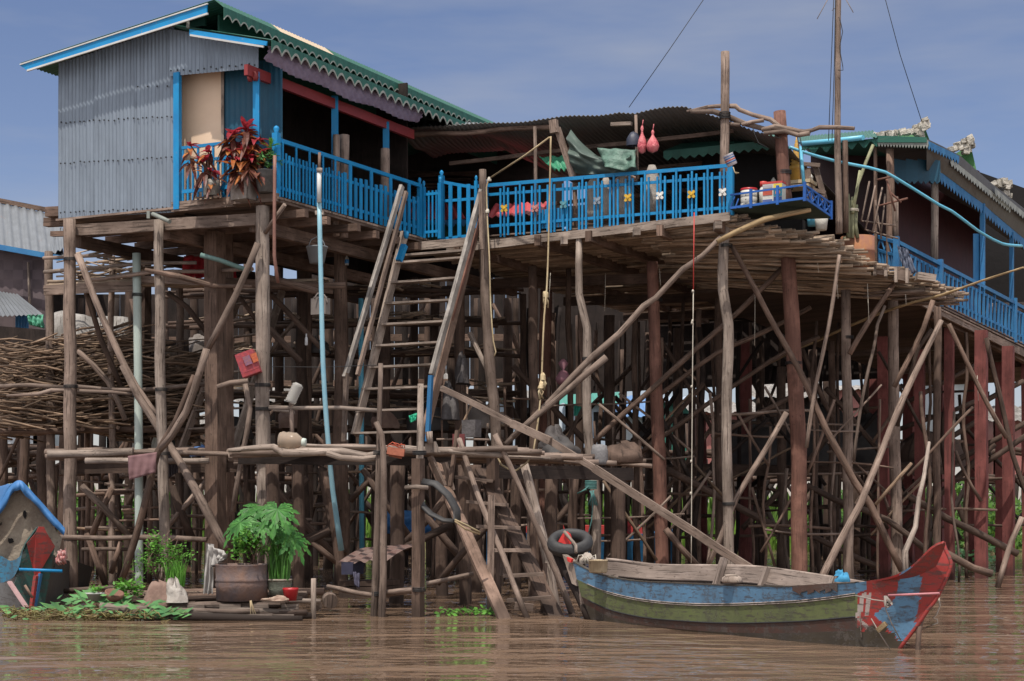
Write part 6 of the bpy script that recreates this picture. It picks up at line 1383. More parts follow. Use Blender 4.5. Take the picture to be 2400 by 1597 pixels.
# floating plants in front of the raft
M['straw'] = leaf('wilted_stems', (.22, .20, .07), (.16, .11, .05), trans=.1)
def pads(m):
    for k in range(210):
        x = random.choice((rnd(20, 420), rnd(130, 330), rnd(330, 420))); t_ = rnd(0, 1); D = 21.2 + (1 - t_) * 1.5 * (1 if x < 320 else .25); zz = rnd(.0, .30) * (1 if 110 < x < 360 else .45) * (1 - abs(x - 240) / 400)
        p = at_z(x, D, .02 + max(0, zz)); a = rnd(-.7, .7) + random.choice((0, math.pi)); d = Vector((math.cos(a), math.sin(a) * .5, rnd(-.1, .75))).normalized(); L_ = rnd(.06, .18); w = L_ * .30; e = d.cross(Vector((0, -.7, 1))).normalized(); q = p + d * L_ * .5
        m.poly([p, q + e * w, p + d * L_ * 1.3, q - e * w])
def padstems(m):
    for k in range(330):
        x = rnd(15, 430); D = rnd(21.2, 22.3); p = at_z(x, D, rnd(-.01, .05)); m.tube([p, p + Vector((rnd(-.2, .2), rnd(-.1, .1), rnd(.01, .12))), p + Vector((rnd(-.3, .3), rnd(-.1, .1), rnd(-.01, .06)))], .007, 4, .01, .1)
fp = tag(one(pads, 'floating_plants', M['leaf_dark']), 'mat of floating green leaves along the left end of the raft', None, None, 'stuff')
o = one(padstems, 'stem_litter', M['straw'], fp); o['kind'] = 'stuff'
def pads2(m):
    for k in range(42):
        x = rnd(1025, 1160); p = at_z(x, rnd(22.0, 22.6), rnd(.0, .09)); d = Vector((rnd(-1, 1), rnd(-.4, .4), rnd(-.1, .4))).normalized(); e = d.cross(Vector((0, -.7, 1))).normalized(); L_ = rnd(.05, .1); m.poly([p, p + d * L_ * .5 + e * L_ * .4, p + d * L_, p + d * L_ * .5 - e * L_ * .4])
    for k in range(9): p = at_z(1030 + 14 * k, 22.2, 0); m.tube([p, p + Vector((.06, 0, .09)), p + Vector((.16, 0, .02))], .008, 4, 0, .05)
tag(one(pads2, 'floating_plants', M['leaf_green']), 'small bright patch of floating leaves at the foot of the plank ladder', None, None, 'stuff')
def pads3(m):
    for k in range(160):
        x = rnd(2230, 2330); p = at_z(x, rnd(40, 44), rnd(.0, .35)); s = rnd(.08, .16); d = Vector((rnd(-1, 1), rnd(-.4, .4), rnd(-.2, .6))).normalized(); e = d.cross(Vector((0, -.7, 1))).normalized(); m.poly([p, p + d * s * .5 + e * s * .4, p + d * s, p + d * s * .5 - e * s * .4])
tag(one(pads3, 'floating_plants', M['leaf_dark']), 'dark floating leaves on the far water behind the front red post', None, None, 'stuff')
# ------------------------------------------------------------------ pots on the porch ledge
M['cord_red'] = leaf('cordyline_red', (.52, .05, .075), (.30, .03, .04), (.6, 1.25), .35); M['cord_orange'] = leaf('cordyline_orange', (.55, .22, .06), (.40, .11, .04), (.55, 1.25), .35); M['cord_dark'] = leaf('cordyline_dark', (.12, .035, .035), (.20, .085, .05), (.5, 1.3), .25)
def strap(m, p, d, L_, w, droop):
    d = Vector(d).normalized(); s = d.cross(Z); s = s.normalized() if s.length > .01 else Vector((1, 0, 0)); prev = None; n = 6
    for i in range(n + 1):
        f = i / n; c = Vector(p) + d * (L_ * f) - Z * (droop * L_ * f * f); ww = w * math.sin(math.pi * (.12 + .88 * f)) ** .8; cur = (c - s * ww, c - Z * ww * .3, c + s * ww)
        if prev: m.poly([prev[0], prev[1], cur[1], cur[0]]); m.poly([prev[1], prev[2], cur[2], cur[1]])
        prev = cur
def cordyline(lab, base, heads, nleaf, L_, wd=.045):
    t = thing('cordyline', lab, 'plant', base)
    for j, hd in enumerate(heads): one(lambda m: m.tube([base, Vector(base).lerp(hd, .5) + Vector((rnd(-.05, .05), 0, 0)), hd], [.02, .016, .012], 6, .01, .1), 'stem', M['brown_wood'], t)
    for nm, mt, lo, hi, kk in (('top_leaves', 'cord_red', .35, 1.1, .35), ('middle_leaves', 'cord_orange', -.2, .55, .33), ('drooping_leaves', 'cord_dark', -.8, .2, .5)):
        def fn(m):
            for hd in heads:
                for k in range(int(nleaf * kk)):
                    a = rnd(0, 6.28); e = rnd(lo, hi); d = Vector((math.cos(a) * math.cos(e), math.sin(a) * math.cos(e), math.sin(e))); st = -.0 if nm == 'top_leaves' else -rnd(.02, .30); strap(m, Vector(hd) + Z * st + Vector((rnd(-.03, .03), rnd(-.03, .03), 0)), d, L_ * rnd(.7, 1.1), wd * rnd(.7, 1.1), rnd(.3, 1.0))
        one(fn, nm, M[mt], t)
    return t
po = -.22
B_big = fa(571, 470, po); top = B_big + Z * .50
M['pot_concrete'] = plain('weathered_pot', (.20, .17, .145), .9, (.30, .27, .25), 9); M['pot_dark'] = plain('dark_pot', (.07, .07, .07), .7, (.17, .17, .165), 8); M['tin'] = plain('dented_tin', (.30, .29, .26), .5, (.15, .14, .12), 9)
def bigpot(m):
    c = B_big; w0, w1 = .165, .185
    m.slab([c + u * -w0 - v * .12, c + u * w0 - v * .12, c + u * w0 + v * .12, c - u * w0 + v * .12], Z * .02)
    for a, b_ in (((-1, -1), (1, -1)), ((1, -1), (1, 1)), ((1, 1), (-1, 1)), ((-1, 1), (-1, -1))):
        p = lambda q, w, z: c + u * q[0] * w + v * q[1] * .13 + Z * z
        m.slab([p(a, w0, .0), p(b_, w0, .0), p(b_, w1, .42), p(a, w1, .42)], (u * (a[0] + b_[0]) + v * (a[1] + b_[1])) * -.01)
tag(one(bigpot, 'planter_box', M['pot_concrete']), 'large weathered grey planter on the porch ledge under the big red plant', 'planter')
cordyline('big bushy cordyline with red tops and drooping orange leaves on the porch ledge', B_big + Z * .3, [B_big + Vector((-.18, 0, 1.05)), B_big + Vector((.06, -.05, 1.12)), B_big + Vector((.18, .05, .95)), B_big + Vector((.0, -.1, .78)), B_big + Vector((.1, -.1, .62)), B_big + Vector((-.12, -.06, .66)), B_big + Vector((.22, -.05, .72))], 30, .36, .056)
B_sm = fa(496, 461, po); lathe_thing('tin_pot', 'small dented round tin pot on the left of the porch ledge', 'pot', B_sm, [(.125, 0), (.135, .02), (.135, .20), (.13, .26), (.12, .24)], 'tin')
cordyline('smaller sparse cordyline with dry brown leaves in the dented tin', B_sm + Z * .15, [B_sm + Vector((-.35, 0, .82)), B_sm + Vector((-.05, 0, .72)), B_sm + Vector((-.12, -.05, .55)), B_sm + Vector((0, 0, .40))], 15, .28, .042)
B_dk = fa(621, 452, po + .1); lathe_thing('bucket_pot', 'dark tapered bucket pot right of the big planter', 'pot', B_dk, [(.12, 0), (.165, .34), (.175, .35), (.16, .35), (.12, .05)], 'pot_dark')
c7 = B_dk + Z * .3; plant('leafy_plant', 'green leafy plant in the dark bucket pot by the corner post', 'plant', c7, [('foliage', lambda m: (herb(m, c7 + Vector((.05, 0, 0)), .16, .42, 230, (.03, .06), .5),), 'leaf_dark'), ('top_leaves', lambda m: [strap(m, c7 + Vector((.1, -.05, .42)), (rnd(-1, 1), rnd(-.6, .2), rnd(.2, 1)), .22, .02, .3) for _ in range(9)], 'leaf_green')])
tag(one(lambda m: m.slab([fa(460, 462, po - .12), fa(520, 458, po - .12), fa(520, 458, po + .2), fa(460, 462, po + .2)], Z * -.03), 'shelf_board', M['dark_wood']), 'thin dark board under the dented tin', 'board')
# ------------------------------------------------------------------ pipes, ropes and hanging things
M['pvc_pale'] = plain('pale_blue_pipe', (.20, .40, .50), .4, (.26, .44, .50), 3)
M['pvc_white'] = metal('white_grey_pipe', (.50, .56, .50), (.38, .46, .42), (.26, .22, .12), .45, .5, 0)
m = MB(); m.tube([at_z(326, 28.8, -.4), P(325, 1000, 28.8), P(320, 594, 28.8)], .072, 14, 0, .8); tag(m.build('white_pipe', M['pvc_white']), 'thick whitish green water pipe standing between the left stilts', 'pipe')
bp = thing('blue_pipe', 'long light blue pipe from the porch rail down to the water', 'pipe', P(760, 1300, 26.3))
one(lambda m: m.tube([P(748, 470, 26.0), P(752, 640, 26.0), P(757, 850, 26.0), P(767, 1010, 26.1), P(780, 1150, 26.2), P(800, 1290, 26.4)], [.036, .037, .038, .038, .04, .046], 10, 0, .4), 'lower_pipe', M['pvc_pale'], bp)
one(lambda m: m.tube([P(748, 398, 25.95), P(748, 475, 25.95)], .035, 10, 0, None), 'upper_pipe', M['white_trim'], bp)
one(lambda m: m.tube([P(749, 358, 25.95), P(748, 400, 25.95)], .022, 8, 0, None), 'neck', M['brown_wood'], bp)
one(lambda m: (m.box(P(749, 500, 26.05), .13, .12, .06), m.lathe(P(749, 402, 25.95), [(.045, -.02), (.045, .05)], 10)), 'bracket', M['pale_wood'], bp)
rp_ = MB(); rp_.tube([P(644, 365, 26.3), P(643, 520, 26.3), P(643, 600, 26.35), P(648, 640, 26.4), P(652, 662, 26.5)], .028, 8, 0, .3); tag(rp_.build('brown_pipe', plain('red_brown_pipe', (.26, .13, .10), .6)), 'thin red brown pipe hanging down from the porch corner post', 'pipe')
m = MB(); m.tube([P(846, 700, 32), P(847, 1000, 32), P(848, 1300, 32)], .05, 8, 0, None); tag(m.build('blue_pipe', M['pvc_blue']), 'light blue upright pipe in the shade left of the stairs', 'pipe')
m = MB(); m.tube([P(470, 598, 27.4), P(515, 610, 27.4), P(585, 636, 27.3)], .04, 8, 0, .3); tag(m.build('green_pipe', plain('grey_green_pipe', (.14, .23, .21), .5)), 'grey green plastic pipe sloping behind the square brown stilt', 'pipe')
m = MB(); m.tube([P(358, 502, 27.3), P(398, 520, 27.0)], .035, 10, 0, None); m.box(P(348, 504, 27.35), .05, .05, .12); tag(m.build('drain_spout', plain('dull_spout', (.26, .28, .25), .5)), 'short grey drain spout poking out below the corrugated wall', 'spout')
hs = MB(); hs.tube([P(1850, 345, 28.6), P(1880, 356, 28.7), P(1957, 378, 29), P(2035, 393, 29.3), P(2075, 404, 29.5), P(2100, 418, 29.6), P(2160, 455, 30), P(2200, 480, 30.2), P(2230, 495, 30.4), P(2290, 540, 31), P(2310, 552, 31.4), P(2350, 572, 32), P(2395, 577, 33)], .028, 8, 0, .3); tag(hs.build('water_hose', M['pvc_blue']), 'long light blue water pipe sagging from the terrace to the right house', 'pipe')
m = MB(); m.tube([P(1876, 345, 28.5), P(1884, 432, 28.3)], .03, 8, 0, None); tag(m.build('blue_pipe', M['pvc_blue']), 'short upright light blue pipe at the outer corner of the shelf', 'pipe')
m = MB(); m.tube([P(1800, 852, 34.5), P(1970, 773, 32.5), P(2106, 719, 30.6), P(2205, 692, 29.7), P(2300, 660, 29.0), P(2398, 626, 28.2)], [.03, .03, .028, .026, .022, .016], 8, .01, .3); tag(m.build('bamboo_rod', M['bamboo']), 'long yellowish bamboo rod sticking out past the ragged floor edge', 'bamboo rod')
m = MB(); m.tube([P(1680, 566, 28.0), P(1720, 545, 28), P(1790, 515, 27.9), P(1900, 493, 27.9)], [.04, .045, .05, .04], 8, .01, .3); tag(m.build('bamboo_rod', M['bamboo']), 'bent bamboo pole running below the blue railed shelf', 'bamboo rod')
# antenna mast
AM = thing('antenna_mast', 'tall thin wooden antenna mast rising out of the frame above the right roof', 'mast', P(1966, 545, 28.6))
one(lambda m: m.tube([P(1967, 548, 28.6), P(1963, 300, 28.6), P(1964, 100, 28.6), P(1966, -60, 28.6)], [.062, .055, .05, .045], 8, .008), 'pole', M['grey_wood'], AM)
one(lambda m: m.tube([P(1982, 545, 28.9), P(1981, 330, 28.9)], .05, 8, .01), 'prop', M['brown_wood'], AM)
one(lambda m: (m.tube([P(1915, 45, 28.6), P(1945, -10, 28.6)], .007, 5, 0, None), m.tube([P(1975, -15, 28.6), P(2000, 30, 28.6)], .007, 5, 0, None), m.tube([P(1950, 25, 28.6), P(1962, 15, 28.6)], .006, 5, 0, None)), 'aerial_rod', M['pale_wood'], AM)
one(lambda m: [m.tube([P(x0, -30, 28.55), P(x1, 130, 28.55), P(x2, 330, 28.55)], .007, 5, 0, .5) for x0, x1, x2 in ((1955, 1949, 1942), (1958, 1956, 1950))] and m.tube([P(1966, 40, 28.5), P(1975, 75, 28.5), P(1968, 110, 28.5), P(1976, 165, 28.5), P(1964, 165, 28.5)], .007, 5, 0, .1), 'cable', M['wire'], AM)
for pts, lab in (([(1662, -20, 30), (1570, 115, 30), (1474, 252, 30)], 'thin dark cable slanting up from the terrace roof'), ([(2070, -20, 31), (2110, 130, 31.5), (2160, 284, 32.2)], 'thin dark cable running up from the white ridge of the right house')):
    m = MB(); m.tube([P(*p) for p in pts], .007, 5, 0, 1); tag(m.build('cable', M['wire']), lab, 'cable')
m = MB(); m.tube([P(634, 860, 26.6), P(760, 861, 27), P(882, 856, 22.2)], .005, 4, 0, None); tag(m.build('clothes_wire', M['wire']), 'fine wire stretched from the pale corner stilt to the stake at the stairs', 'wire')
# ropes
RP = thing('well_rope', 'long brown rope with two knots hanging from the wooden arm of the terrace', 'rope', P(1280, 1100, 27.8))
one(lambda m: m.tube([P(1291, 320, 28.8), P(1287, 500, 28.7), P(1281, 680, 28.6), P(1276, 740, 28.4), P(1270, 890, 28.2), P(1262, 980, 28), P(1250, 1060, 27.6)], .016, 6, .006, .3), 'strand', M['rope'], RP)
for x, y, D in ((1279, 692, 28.6), (1272, 885, 28.2), (1268, 905, 28.1)):
    m = MB(); blob(m, P(x, y + 6, D), .05, .05, .12, .5, 10); [m.tube([P(x + rnd(-6, 6), y, D), P(x + rnd(-9, 9), y + 14, D - .02), P(x + rnd(-6, 6), y + 30, D)], .012, 5, .01, .1) for _ in range(5)]; m.build('knot', M['rope'], RP)
m = MB(); m.tube([P(1288, 322, 28.8), P(1230, 365, 29.2), P(1145, 420, 29.9)], .016, 6, 0, None); m.tube([P(1145, 418, 29.9), P(1140, 440, 29.9), P(1142, 505, 29.8), P(1146, 600, 29.6), P(1150, 720, 29.4), P(1156, 800, 29.3), P(1162, 825, 29.3), P(1158, 835, 29.3)], .014, 6, .004, .3); tag(m.build('tether_rope', M['rope']), 'pale rope tied from the wooden arm to the post head left of the star railing', 'rope')
for x, y, q_ in ((1142, 500, 'lower'), (1146, 425, 'upper')): m = MB(); blob(m, P(x, y, 29.8), .04, .04, .07, .5, 9); tag(m.build('rope_knot', M['rope_pale']), q_ + ' pale rope knot on the post left of the star railing', 'knot')
FL = thing('fishing_line', 'thin red and white cord hanging straight down from the blue railing', 'cord', P(1622, 1300, 27.9))
one(lambda m: m.tube([P(1627, 498, 28.0), P(1625, 680, 28)], .010, 5, 0, .5), 'red_cord', M['boat_bright_red'], FL)
one(lambda m: (m.tube([P(1625, 680, 28), P(1622, 1000, 28), P(1620, 1320, 28)], .009, 5, 0, .5), [m.lathe(P(1624 - k, y, 28), [(.018, 0), (.02, .03), (.01, .05)], 6) for k, y in enumerate((686, 756, 760, 910, 1085, 1160))]), 'white_cord', M['rope_pale'], FL)
m = MB(); lash(m, P(1385, 1135, 29.3), .10, 6, w=.012); m.tube([P(1380, 1140, 29.2), P(1360, 1155, 29.2), P(1353, 1158, 29.2), P(1375, 1148, 29.2)], .012, 5, .005, .1); m.tube([P(1390, 1150, 29.2), P(1386, 1220, 29.2), P(1375, 1265, 29.2)], .011, 5, .01, .2); [m.tube([P(1388 + rnd(-6, 6), 1150, 29.2), P(1390 + rnd(-12, 12), 1185, 29.2)], .01, 5, .01, .1) for _ in range(5)]; tag(m.build('knotted_rope', plain('sea_green_cord', (.10, .26, .25), .8)), 'sea green cord tied around the crooked pale post above the tyre', 'cord')
m = MB(); m.tube([P(1165, 1062, 23.4), P(1175, 1090, 23.2), P(1210, 1103, 23.2), P(1235, 1085, 23.2), P(1245, 1070, 23.2)], .014, 6, 0, .1); tag(m.build('loop_rope', M['rope']), 'loop of rope sagging under the landing edge above the plank ladder', 'rope')
# old tyre strips on the landing post
TS = thing('tyre_strip', 'cut black tyre strip hanging in a curve beside the plank ladder', 'tyre strip', P(1040, 1220, 22))
for pts in ([(985, 1128, 22.0), (1020, 1134, 21.9), (1050, 1160, 21.85), (1070, 1195, 21.8), (1072, 1218, 21.8), (1065, 1222, 21.8)], [(980, 1150, 22.05), (990, 1185, 22.0), (1010, 1205, 21.9), (1040, 1220, 21.85), (1068, 1222, 21.82)]):
    m = MB(); m.tube([P(*p) for p in pts], .06, 8, 0, .12, flatn=.45); m.build('strip', M['rubber'], TS)
one(lambda m: (m.tube([P(1066, 1218, 21.75), P(1095, 1232, 21.8), P(1125, 1248, 22)], .014, 5, .006, .1), m.tube([P(1066, 1222, 21.75), P(1090, 1240, 21.8), P(1125, 1252, 22)], .014, 5, .006, .1)), 'tie', M['rope'], TS)
one(lambda m: m.tube([P(950, 1143, 21.9), P(975, 1141, 21.85), P(1003, 1143, 21.9)], .03, 7, .01), 'hook_stick', M['pale_wood'], TS)
# buckets, bottles, cans, bags
BK = thing('metal_bucket', 'grey metal bucket hanging below the porch beside the blue pipe', 'bucket', P(743, 618, 27.6))
M['bucket'] = plain('grey_bucket', (.14, .15, .16), .55, (.19, .20, .21), 5)
one(lambda m: m.lathe(P(743, 618, 27.6), [(.12, 0), (.175, .26), (.185, .265), (.18, .28), (.165, .265), (.11, .03)], 18), 'pail', M['bucket'], BK)
one(lambda m: m.tube([P(722, 582, 27.6), P(730, 562, 27.6), P(742, 556, 27.6), P(755, 562, 27.6), P(764, 584, 27.6)], .009, 5, 0, .05), 'handle', M['bucket'], BK)
RC = thing('red_tin', 'red printed square tin hanging tilted beside the pale corner stilt', 'tin', P(583, 880, 26.6))
M['red_print'] = plain('red_printed_tin', (.38, .05, .05), .5, (.22, .04, .06), 16)
def tilt(m, c, w, d, h, ang, spin=.3):
    ca, sa = math.cos(ang), math.sin(ang); ex = Vector((ca, 0, sa)); ez = Vector((-sa, 0, ca)); m.bar(Vector(c) - ez * h / 2, Vector(c) + ez * h / 2, w, d, Vector((0, -1, 0))); return ex, ez
one(lambda m: tilt(m, P(583, 853, 26.55), .30, .26, .38, R(20)), 'can', M['red_print'], RC)
one(lambda m: [m.bar(P(572, 884 - k * 9, 26.38), P(607, 871 - k * 9, 26.38), .012, .015, Vector((0, -1, 0))) for k in (0, 1)], 'ridge', M['red_beam'], RC)
one(lambda m: (m.slab([P(568, 838, 26.39), P(584, 832, 26.39), P(592, 852, 26.39), P(576, 858, 26.39)], Vector((0, .01, 0)))), 'printed_label', plain('purple_print', (.17, .09, .22), .5, (.30, .12, .08), 30), RC)
one(lambda m: (m.slab([P(586, 831, 26.39), P(600, 826, 26.39), P(606, 846, 26.39), P(594, 851, 26.39)], Vector((0, .01, 0)))), 'printed_label', plain('orange_print', (.48, .14, .04), .5, (.36, .06, .04), 30), RC)
M['clear'] = None
def clearp(name, c, rough=.25):
    m, nt, b, o = newmat(name); b.inputs['Base Color'].default_value = c4(c); b.inputs['Roughness'].default_value = rough; b.inputs['Transmission Weight'].default_value = .55; b.inputs['IOR'].default_value = 1.2; return m
M['clear'] = clearp('clear_plastic', (.62, .60, .56)); M['clear_brown'] = clearp('cloudy_brown_plastic', (.52, .42, .33), .2)
JB = thing('cut_jug', 'tilted translucent ribbed plastic jug hung behind the pale corner stilt', 'jug', P(680, 930, 26.4))
def jug(m):
    c = P(690, 922, 26.4); ax = Vector((.45, 0, 1)).normalized(); prof = [(.07, -.17)]
    for k in range(12): prof.append((.085 + (.008 if k % 2 else 0), -.15 + k * .026))
    prof.append((.05, .17)); m.lathe(c, prof, 14, ax)
one(jug, 'body', M['clear'], JB); one(lambda m: m.tube([P(683, 945, 26.5), P(686, 1040, 26.5)], .035, 7, .01), 'peg', M['grey_wood'], JB)
BJ = thing('clear_jar', 'big cloudy plastic jar with white cap lying on the landing', 'jar', P(682, 1050, 22.35))
one(lambda m: m.lathe(P(653, 1032, 22.4), [(.05, 0), (.105, .015), (.125, .06), (.115, .10), (.125, .14), (.118, .2), (.12, .24), (.06, .32), (.045, .335)], 18, Vector((1, -.15, -.08))), 'body', M['clear_brown'], BJ)
one(lambda m: m.lathe(P(708, 1037, 22.35), [(.055, 0), (.058, .01), (.055, .05), (.03, .055)], 14, Vector((1, -.15, -.08))), 'cap', plain('pale_cap', (.50, .56, .50), .5), BJ)
BO = thing('blue_bottle', 'small clear bottle with blue label fixed on the round brown stilt', 'bottle', P(813, 620, 29.8))
one(lambda m: m.lathe(P(813, 622, 29.8), [(.035, 0), (.037, .10), (.036, .12), (.015, .16), (.015, .19)], 10), 'body', M['clear'], BO); one(lambda m: m.lathe(P(813, 622, 29.8) + Z * .03, [(.039, 0), (.039, .07)], 10), 'label', M['blue_dull'], BO)
lathe_thing('white_bottle', 'small white bottle hanging on a string left of the blue pipe', 'bottle', P(718, 810, 28.5), [(.02, 0), (.026, .01), (.026, .12), (.012, .15), (.012, .2)], plain('white_plastic', (.55, .55, .55), .4), 10)
JC = thing('jerry_can', 'square pale plastic canister hanging behind the blue pipe', 'canister', P(750, 738, 27.5))
def jcan(m): m.bar(P(751, 738, 27.5), P(751, 700, 27.5), .29, .14, v); m.bar(P(751, 738, 27.5) + Z * .26, P(751, 738, 27.5) + Z * .30, .2, .1, v)
M['pale_plastic'] = plain('dull_plastic', (.17, .145, .13), .5, (.22, .19, .17), 5); one(jcan, 'body', M['pale_plastic'], JC)
one(lambda m: m.tube([P(737, 702, 27.4), P(745, 688, 27.4), P(760, 692, 27.4), P(768, 712, 27.4)], .014, 6, 0, .05), 'handle', M['pale_plastic'], JC)
BKK = MB(); BKK.bar(P(908, 1056, 22.25), P(948, 1062, 22.25), .14, .10, Z); BKK.bar(P(912, 1064, 22.3), P(942, 1071, 22.3), .12, .06, Z); tag(BKK.build('brick_pair', plain('brick', (.42, .15, .09), .9, (.33, .11, .07), 14)), 'orange red bricks lying on the landing edge right of the stakes', 'bricks')
m = MB(); [m.tube([P(906 + k * 8, 1048 - (k % 3) * 5, 22.2), P(920 + k * 7, 1040 + rnd(-3, 5), 22.2), P(935 + k * 3, 1050, 22.2)], .008, 5, .01, .1) for k in range(5)]; tag(m.build('string_tangle', plain('red_cord', (.42, .09, .05), .8)), 'tangle of thin red cord on top of the orange bricks', 'cord')
sheet('towel', 'dusty pink towel hanging over the low rack at the white pipe', 'towel', [P(300, 1069, 26.9), P(368, 1060, 26.9), P(364, 1108, 26.9), P(303, 1126, 26.9)], plain('dusty_pink', (.25, .14, .14), .9, (.20, .11, .115), 5), .018)
sheet('towel', 'dark grey towel hanging right of the dusty pink one', 'towel', [P(392, 1066, 27.9), P(420, 1062, 27.9), P(416, 1108, 27.9), P(396, 1120, 27.9)], plain('dark_towel', (.055, .045, .05), .9), .02)
tag(one(lambda m: blob(m, P(471, 1070, 28.9), .17, .2, .17, .4, 16), 'blue_tarp_bundle', plain('blue_bundle', (.05, .12, .30), .6, (.09, .18, .38), 9)), 'crumpled blue plastic bundle on the low rack left of the square stilt', 'bundle')
for x0, y0, x1, y1, r, D, lab in ((1507, 295, 1505, 360, .085, 29.0, 'slim knotted pink plastic bag hung under the terrace roof, left one'), (1529, 305, 1530, 358, .115, 28.9, 'fat pink plastic bag hung under the terrace roof, right one')):
    t = thing('plastic_bag', lab, 'bag', P(x1, y1, D)); c = P(x1, y1, D); hgt = (y1 - y0) / F * D
    one(lambda m: m.lathe(c, [(.02, 0), (r * .75, .03), (r, hgt * .28), (r * .75, hgt * .5), (r * .25, hgt * .72), (.018, hgt * .8), (.03, hgt * .9), (.012, hgt)], 14), 'bag', M['bag_pink'] if 'bag_pink' in M else M.setdefault('bag_pink', plain('pink_plastic_bag', (.46, .055, .085), .35, (.55, .20, .20), 9, bmp=1.0)), t)
    one(lambda m: m.tube([c + Z * hgt * .95, c + Z * (hgt + .10) + u * .02], .008, 5, 0, None), 'string', M['bag_pink'], t)
m = MB(); blob(m, P(1485, 342, 29.2), .13, .1, .24, .25, 12); tag(m.build('plastic_bag', plain('dark_blue_bag', (.03, .035, .06), .5)), 'dark blue bag half hidden left of the pink bags', 'bag')
M['tarp_green'] = plain('green_tarp', (.055, .075, .066), .5, (.085, .12, .10), 4); M['tarp_shine'] = plain('pale_green_tarp_fold', (.12, .22, .17), .5, (.055, .10, .08), 7, bmp=.8)
def gtarp(m):
    a, b_, c_, d_ = tf(1338, 304, .2), tf(1492, 350, .2), tf(1495, 400, .0), tf(1345, 405, .1)
    def fn(i, j):
        top = a.lerp(b_, i) - Z * (.38 * math.sin(math.pi * min(1, i * 1.0)) * .9 * (1 - j)); bot = d_.lerp(c_, i) - Z * .06 * math.sin(math.pi * i)
        p = top.lerp(bot, j); return p - v * (.22 * math.sin(math.pi * j) + .05 * math.sin((i * 1.7 + j) * 9) + .09 * noise.noise(Vector((i * 5 + j * 3, j * 6 - i * 4, 1))))
    m.grid(fn, 40, 30)
tag(one(gtarp, 'green_tarp', M['tarp_green']), 'big crumpled dark green tarp slung under the terrace roof behind the railing', 'tarp')
sheet('green_tarp', 'pale shiny green fold of tarp hanging right of the dark green one', 'tarp', [tf(1400, 348, -.1), tf(1488, 352, -.1), tf(1492, 398, -.25), tf(1420, 396, -.25)], M['tarp_shine'], .05, fr=8)
sheet('green_awning', 'small bright green scalloped awning behind the thin canopy post', 'awning', [tf(1262, 368, .8), tf(1330, 366, .8), tf(1342, 402, .6), tf(1300, 398, .5)], plain('bright_green_awning', (.06, .30, .17), .5), .04)
tag(one(lambda m: m.bar(tf(1433, 292, .1), tf(1480, 290, .1), .06, .08, v), 'hanging_board', M['pale_wood']), 'short pale board fixed under the terrace roof left of the pink bags', 'board')
for x, y, w, h, lab in ((1392, 520, .32, .80, 'pale tall sack standing behind the star railing, leftmost'), (1420, 515, .24, .75, 'narrow pale sack behind the star railing between the two leftmost stars'), (1462, 508, .34, .8, 'wide pale sack behind the yellow star of the railing'), (1528, 500, .30, .85, 'pale grey sack behind the white star of the railing')):
    t = MB(); c = tf(x, y, .45); t.lathe(c, [(w * .5, 0), (w * .55, h * .3), (w * .48, h * .7), (w * .36, h * .85), (w * .2, h)], 14); tag(t.build('sack', M['sack_white']), lab, 'sack', 'sacks behind the star railing')
tag(one(lambda m: (blob(m, tf(1478, 426, .4), .12, .1, .13, .3), blob(m, tf(1452, 430, .4), .1, .1, .1, .4)), 'helmet', plain('dirty_helmet', (.40, .34, .30), .5, (.26, .16, .12), 9)), 'round dirty white bundle on top of the sacks behind the railing', 'bundle')
# shelf at the corner of the terrace with cans and a small spirit house
SH = thing('corner_shelf', 'projecting corner shelf with tiny blue railing at the right of the terrace', 'shelf', P(1800, 500, 28))
s00, s10 = P(1712, 492, 28.15), P(1886, 469, 27.5); sv_ = v * 1.25; s01, s11 = s00 + sv_, P(1948, 512, 28.4)
one(lambda m: m.slab([s00, s10, s11, s01], Z * .03), 'board', plain('dark_green_board', (.03, .055, .045), .8), SH)
def srail(m):
    h = Z * .22; a, b_, c_ = s00 + Z * .03, s10 + Z * .03, s11 + Z * .03
    for p, q in ((a, b_), (b_, c_)): m.bar(p, q, .025, .04); m.bar(p + h, q + h, .025, .03)
    for k in range(4): p = b_.lerp(c_, k / 4); q = b_.lerp(c_, (k + 1) / 4); m.bar(p, q + h, .02, .02); m.bar(p + h, q, .02, .02); m.bar(p, p + h, .025, .025, v)
    for k in range(3): p = (a - u * .0).lerp(a + sv_ * .5, k / 3); q = a.lerp(a + sv_ * .5, (k + 1) / 3); m.bar(p, q + h, .02, .02)
sr = one(srail, 'railing', plain('strong_blue', (.015, .10, .38), .5), SH)
for p in (s00.lerp(s10, .28), s00.lerp(s10, .64), s10, s11): m = MB(); m.bar(p - Z * .02, p + Z * .30, .045, .045, v); m.build('railing_post', bpy.data.materials['strong_blue'], sr)
def on_shelf(x, dv=.25): 
    f = (x - 1712) / 174; return s00.lerp(s10, f) + v * dv + Z * .03
M['tin_white'] = plain('cream_tin', (.62, .60, .54), .45, (.52, .50, .45), 5)
T1 = thing('paint_tin', 'cream round tin with red lid on the corner shelf, nearest the railing', 'tin', on_shelf(1746))
c = on_shelf(1746, .22); one(lambda m: m.lathe(c, [(.135, 0), (.14, .01), (.14, .07), (.136, .075), (.14, .08), (.14, .17), (.136, .175), (.14, .18), (.14, .29)], 18), 'body', M['tin_white'], T1); one(lambda m: m.lathe(c + Z * .29, [(.14, 0), (.145, .01), (.14, .04), (.03, .045)], 18), 'lid', M['red_plastic'], T1)
one(lambda m: [m.bar(c + Vector((-.08, -.118, z_)), c + Vector((.04, -.14, z_)), .008, .012, Z) for z_ in (.06, .13, .2)], 'printed_line', M['nail'], T1)
T2 = thing('plastic_jar', 'white bottle with bright red cap standing between the two tins', 'bottle', on_shelf(1772)); c2_ = on_shelf(1775, .34)
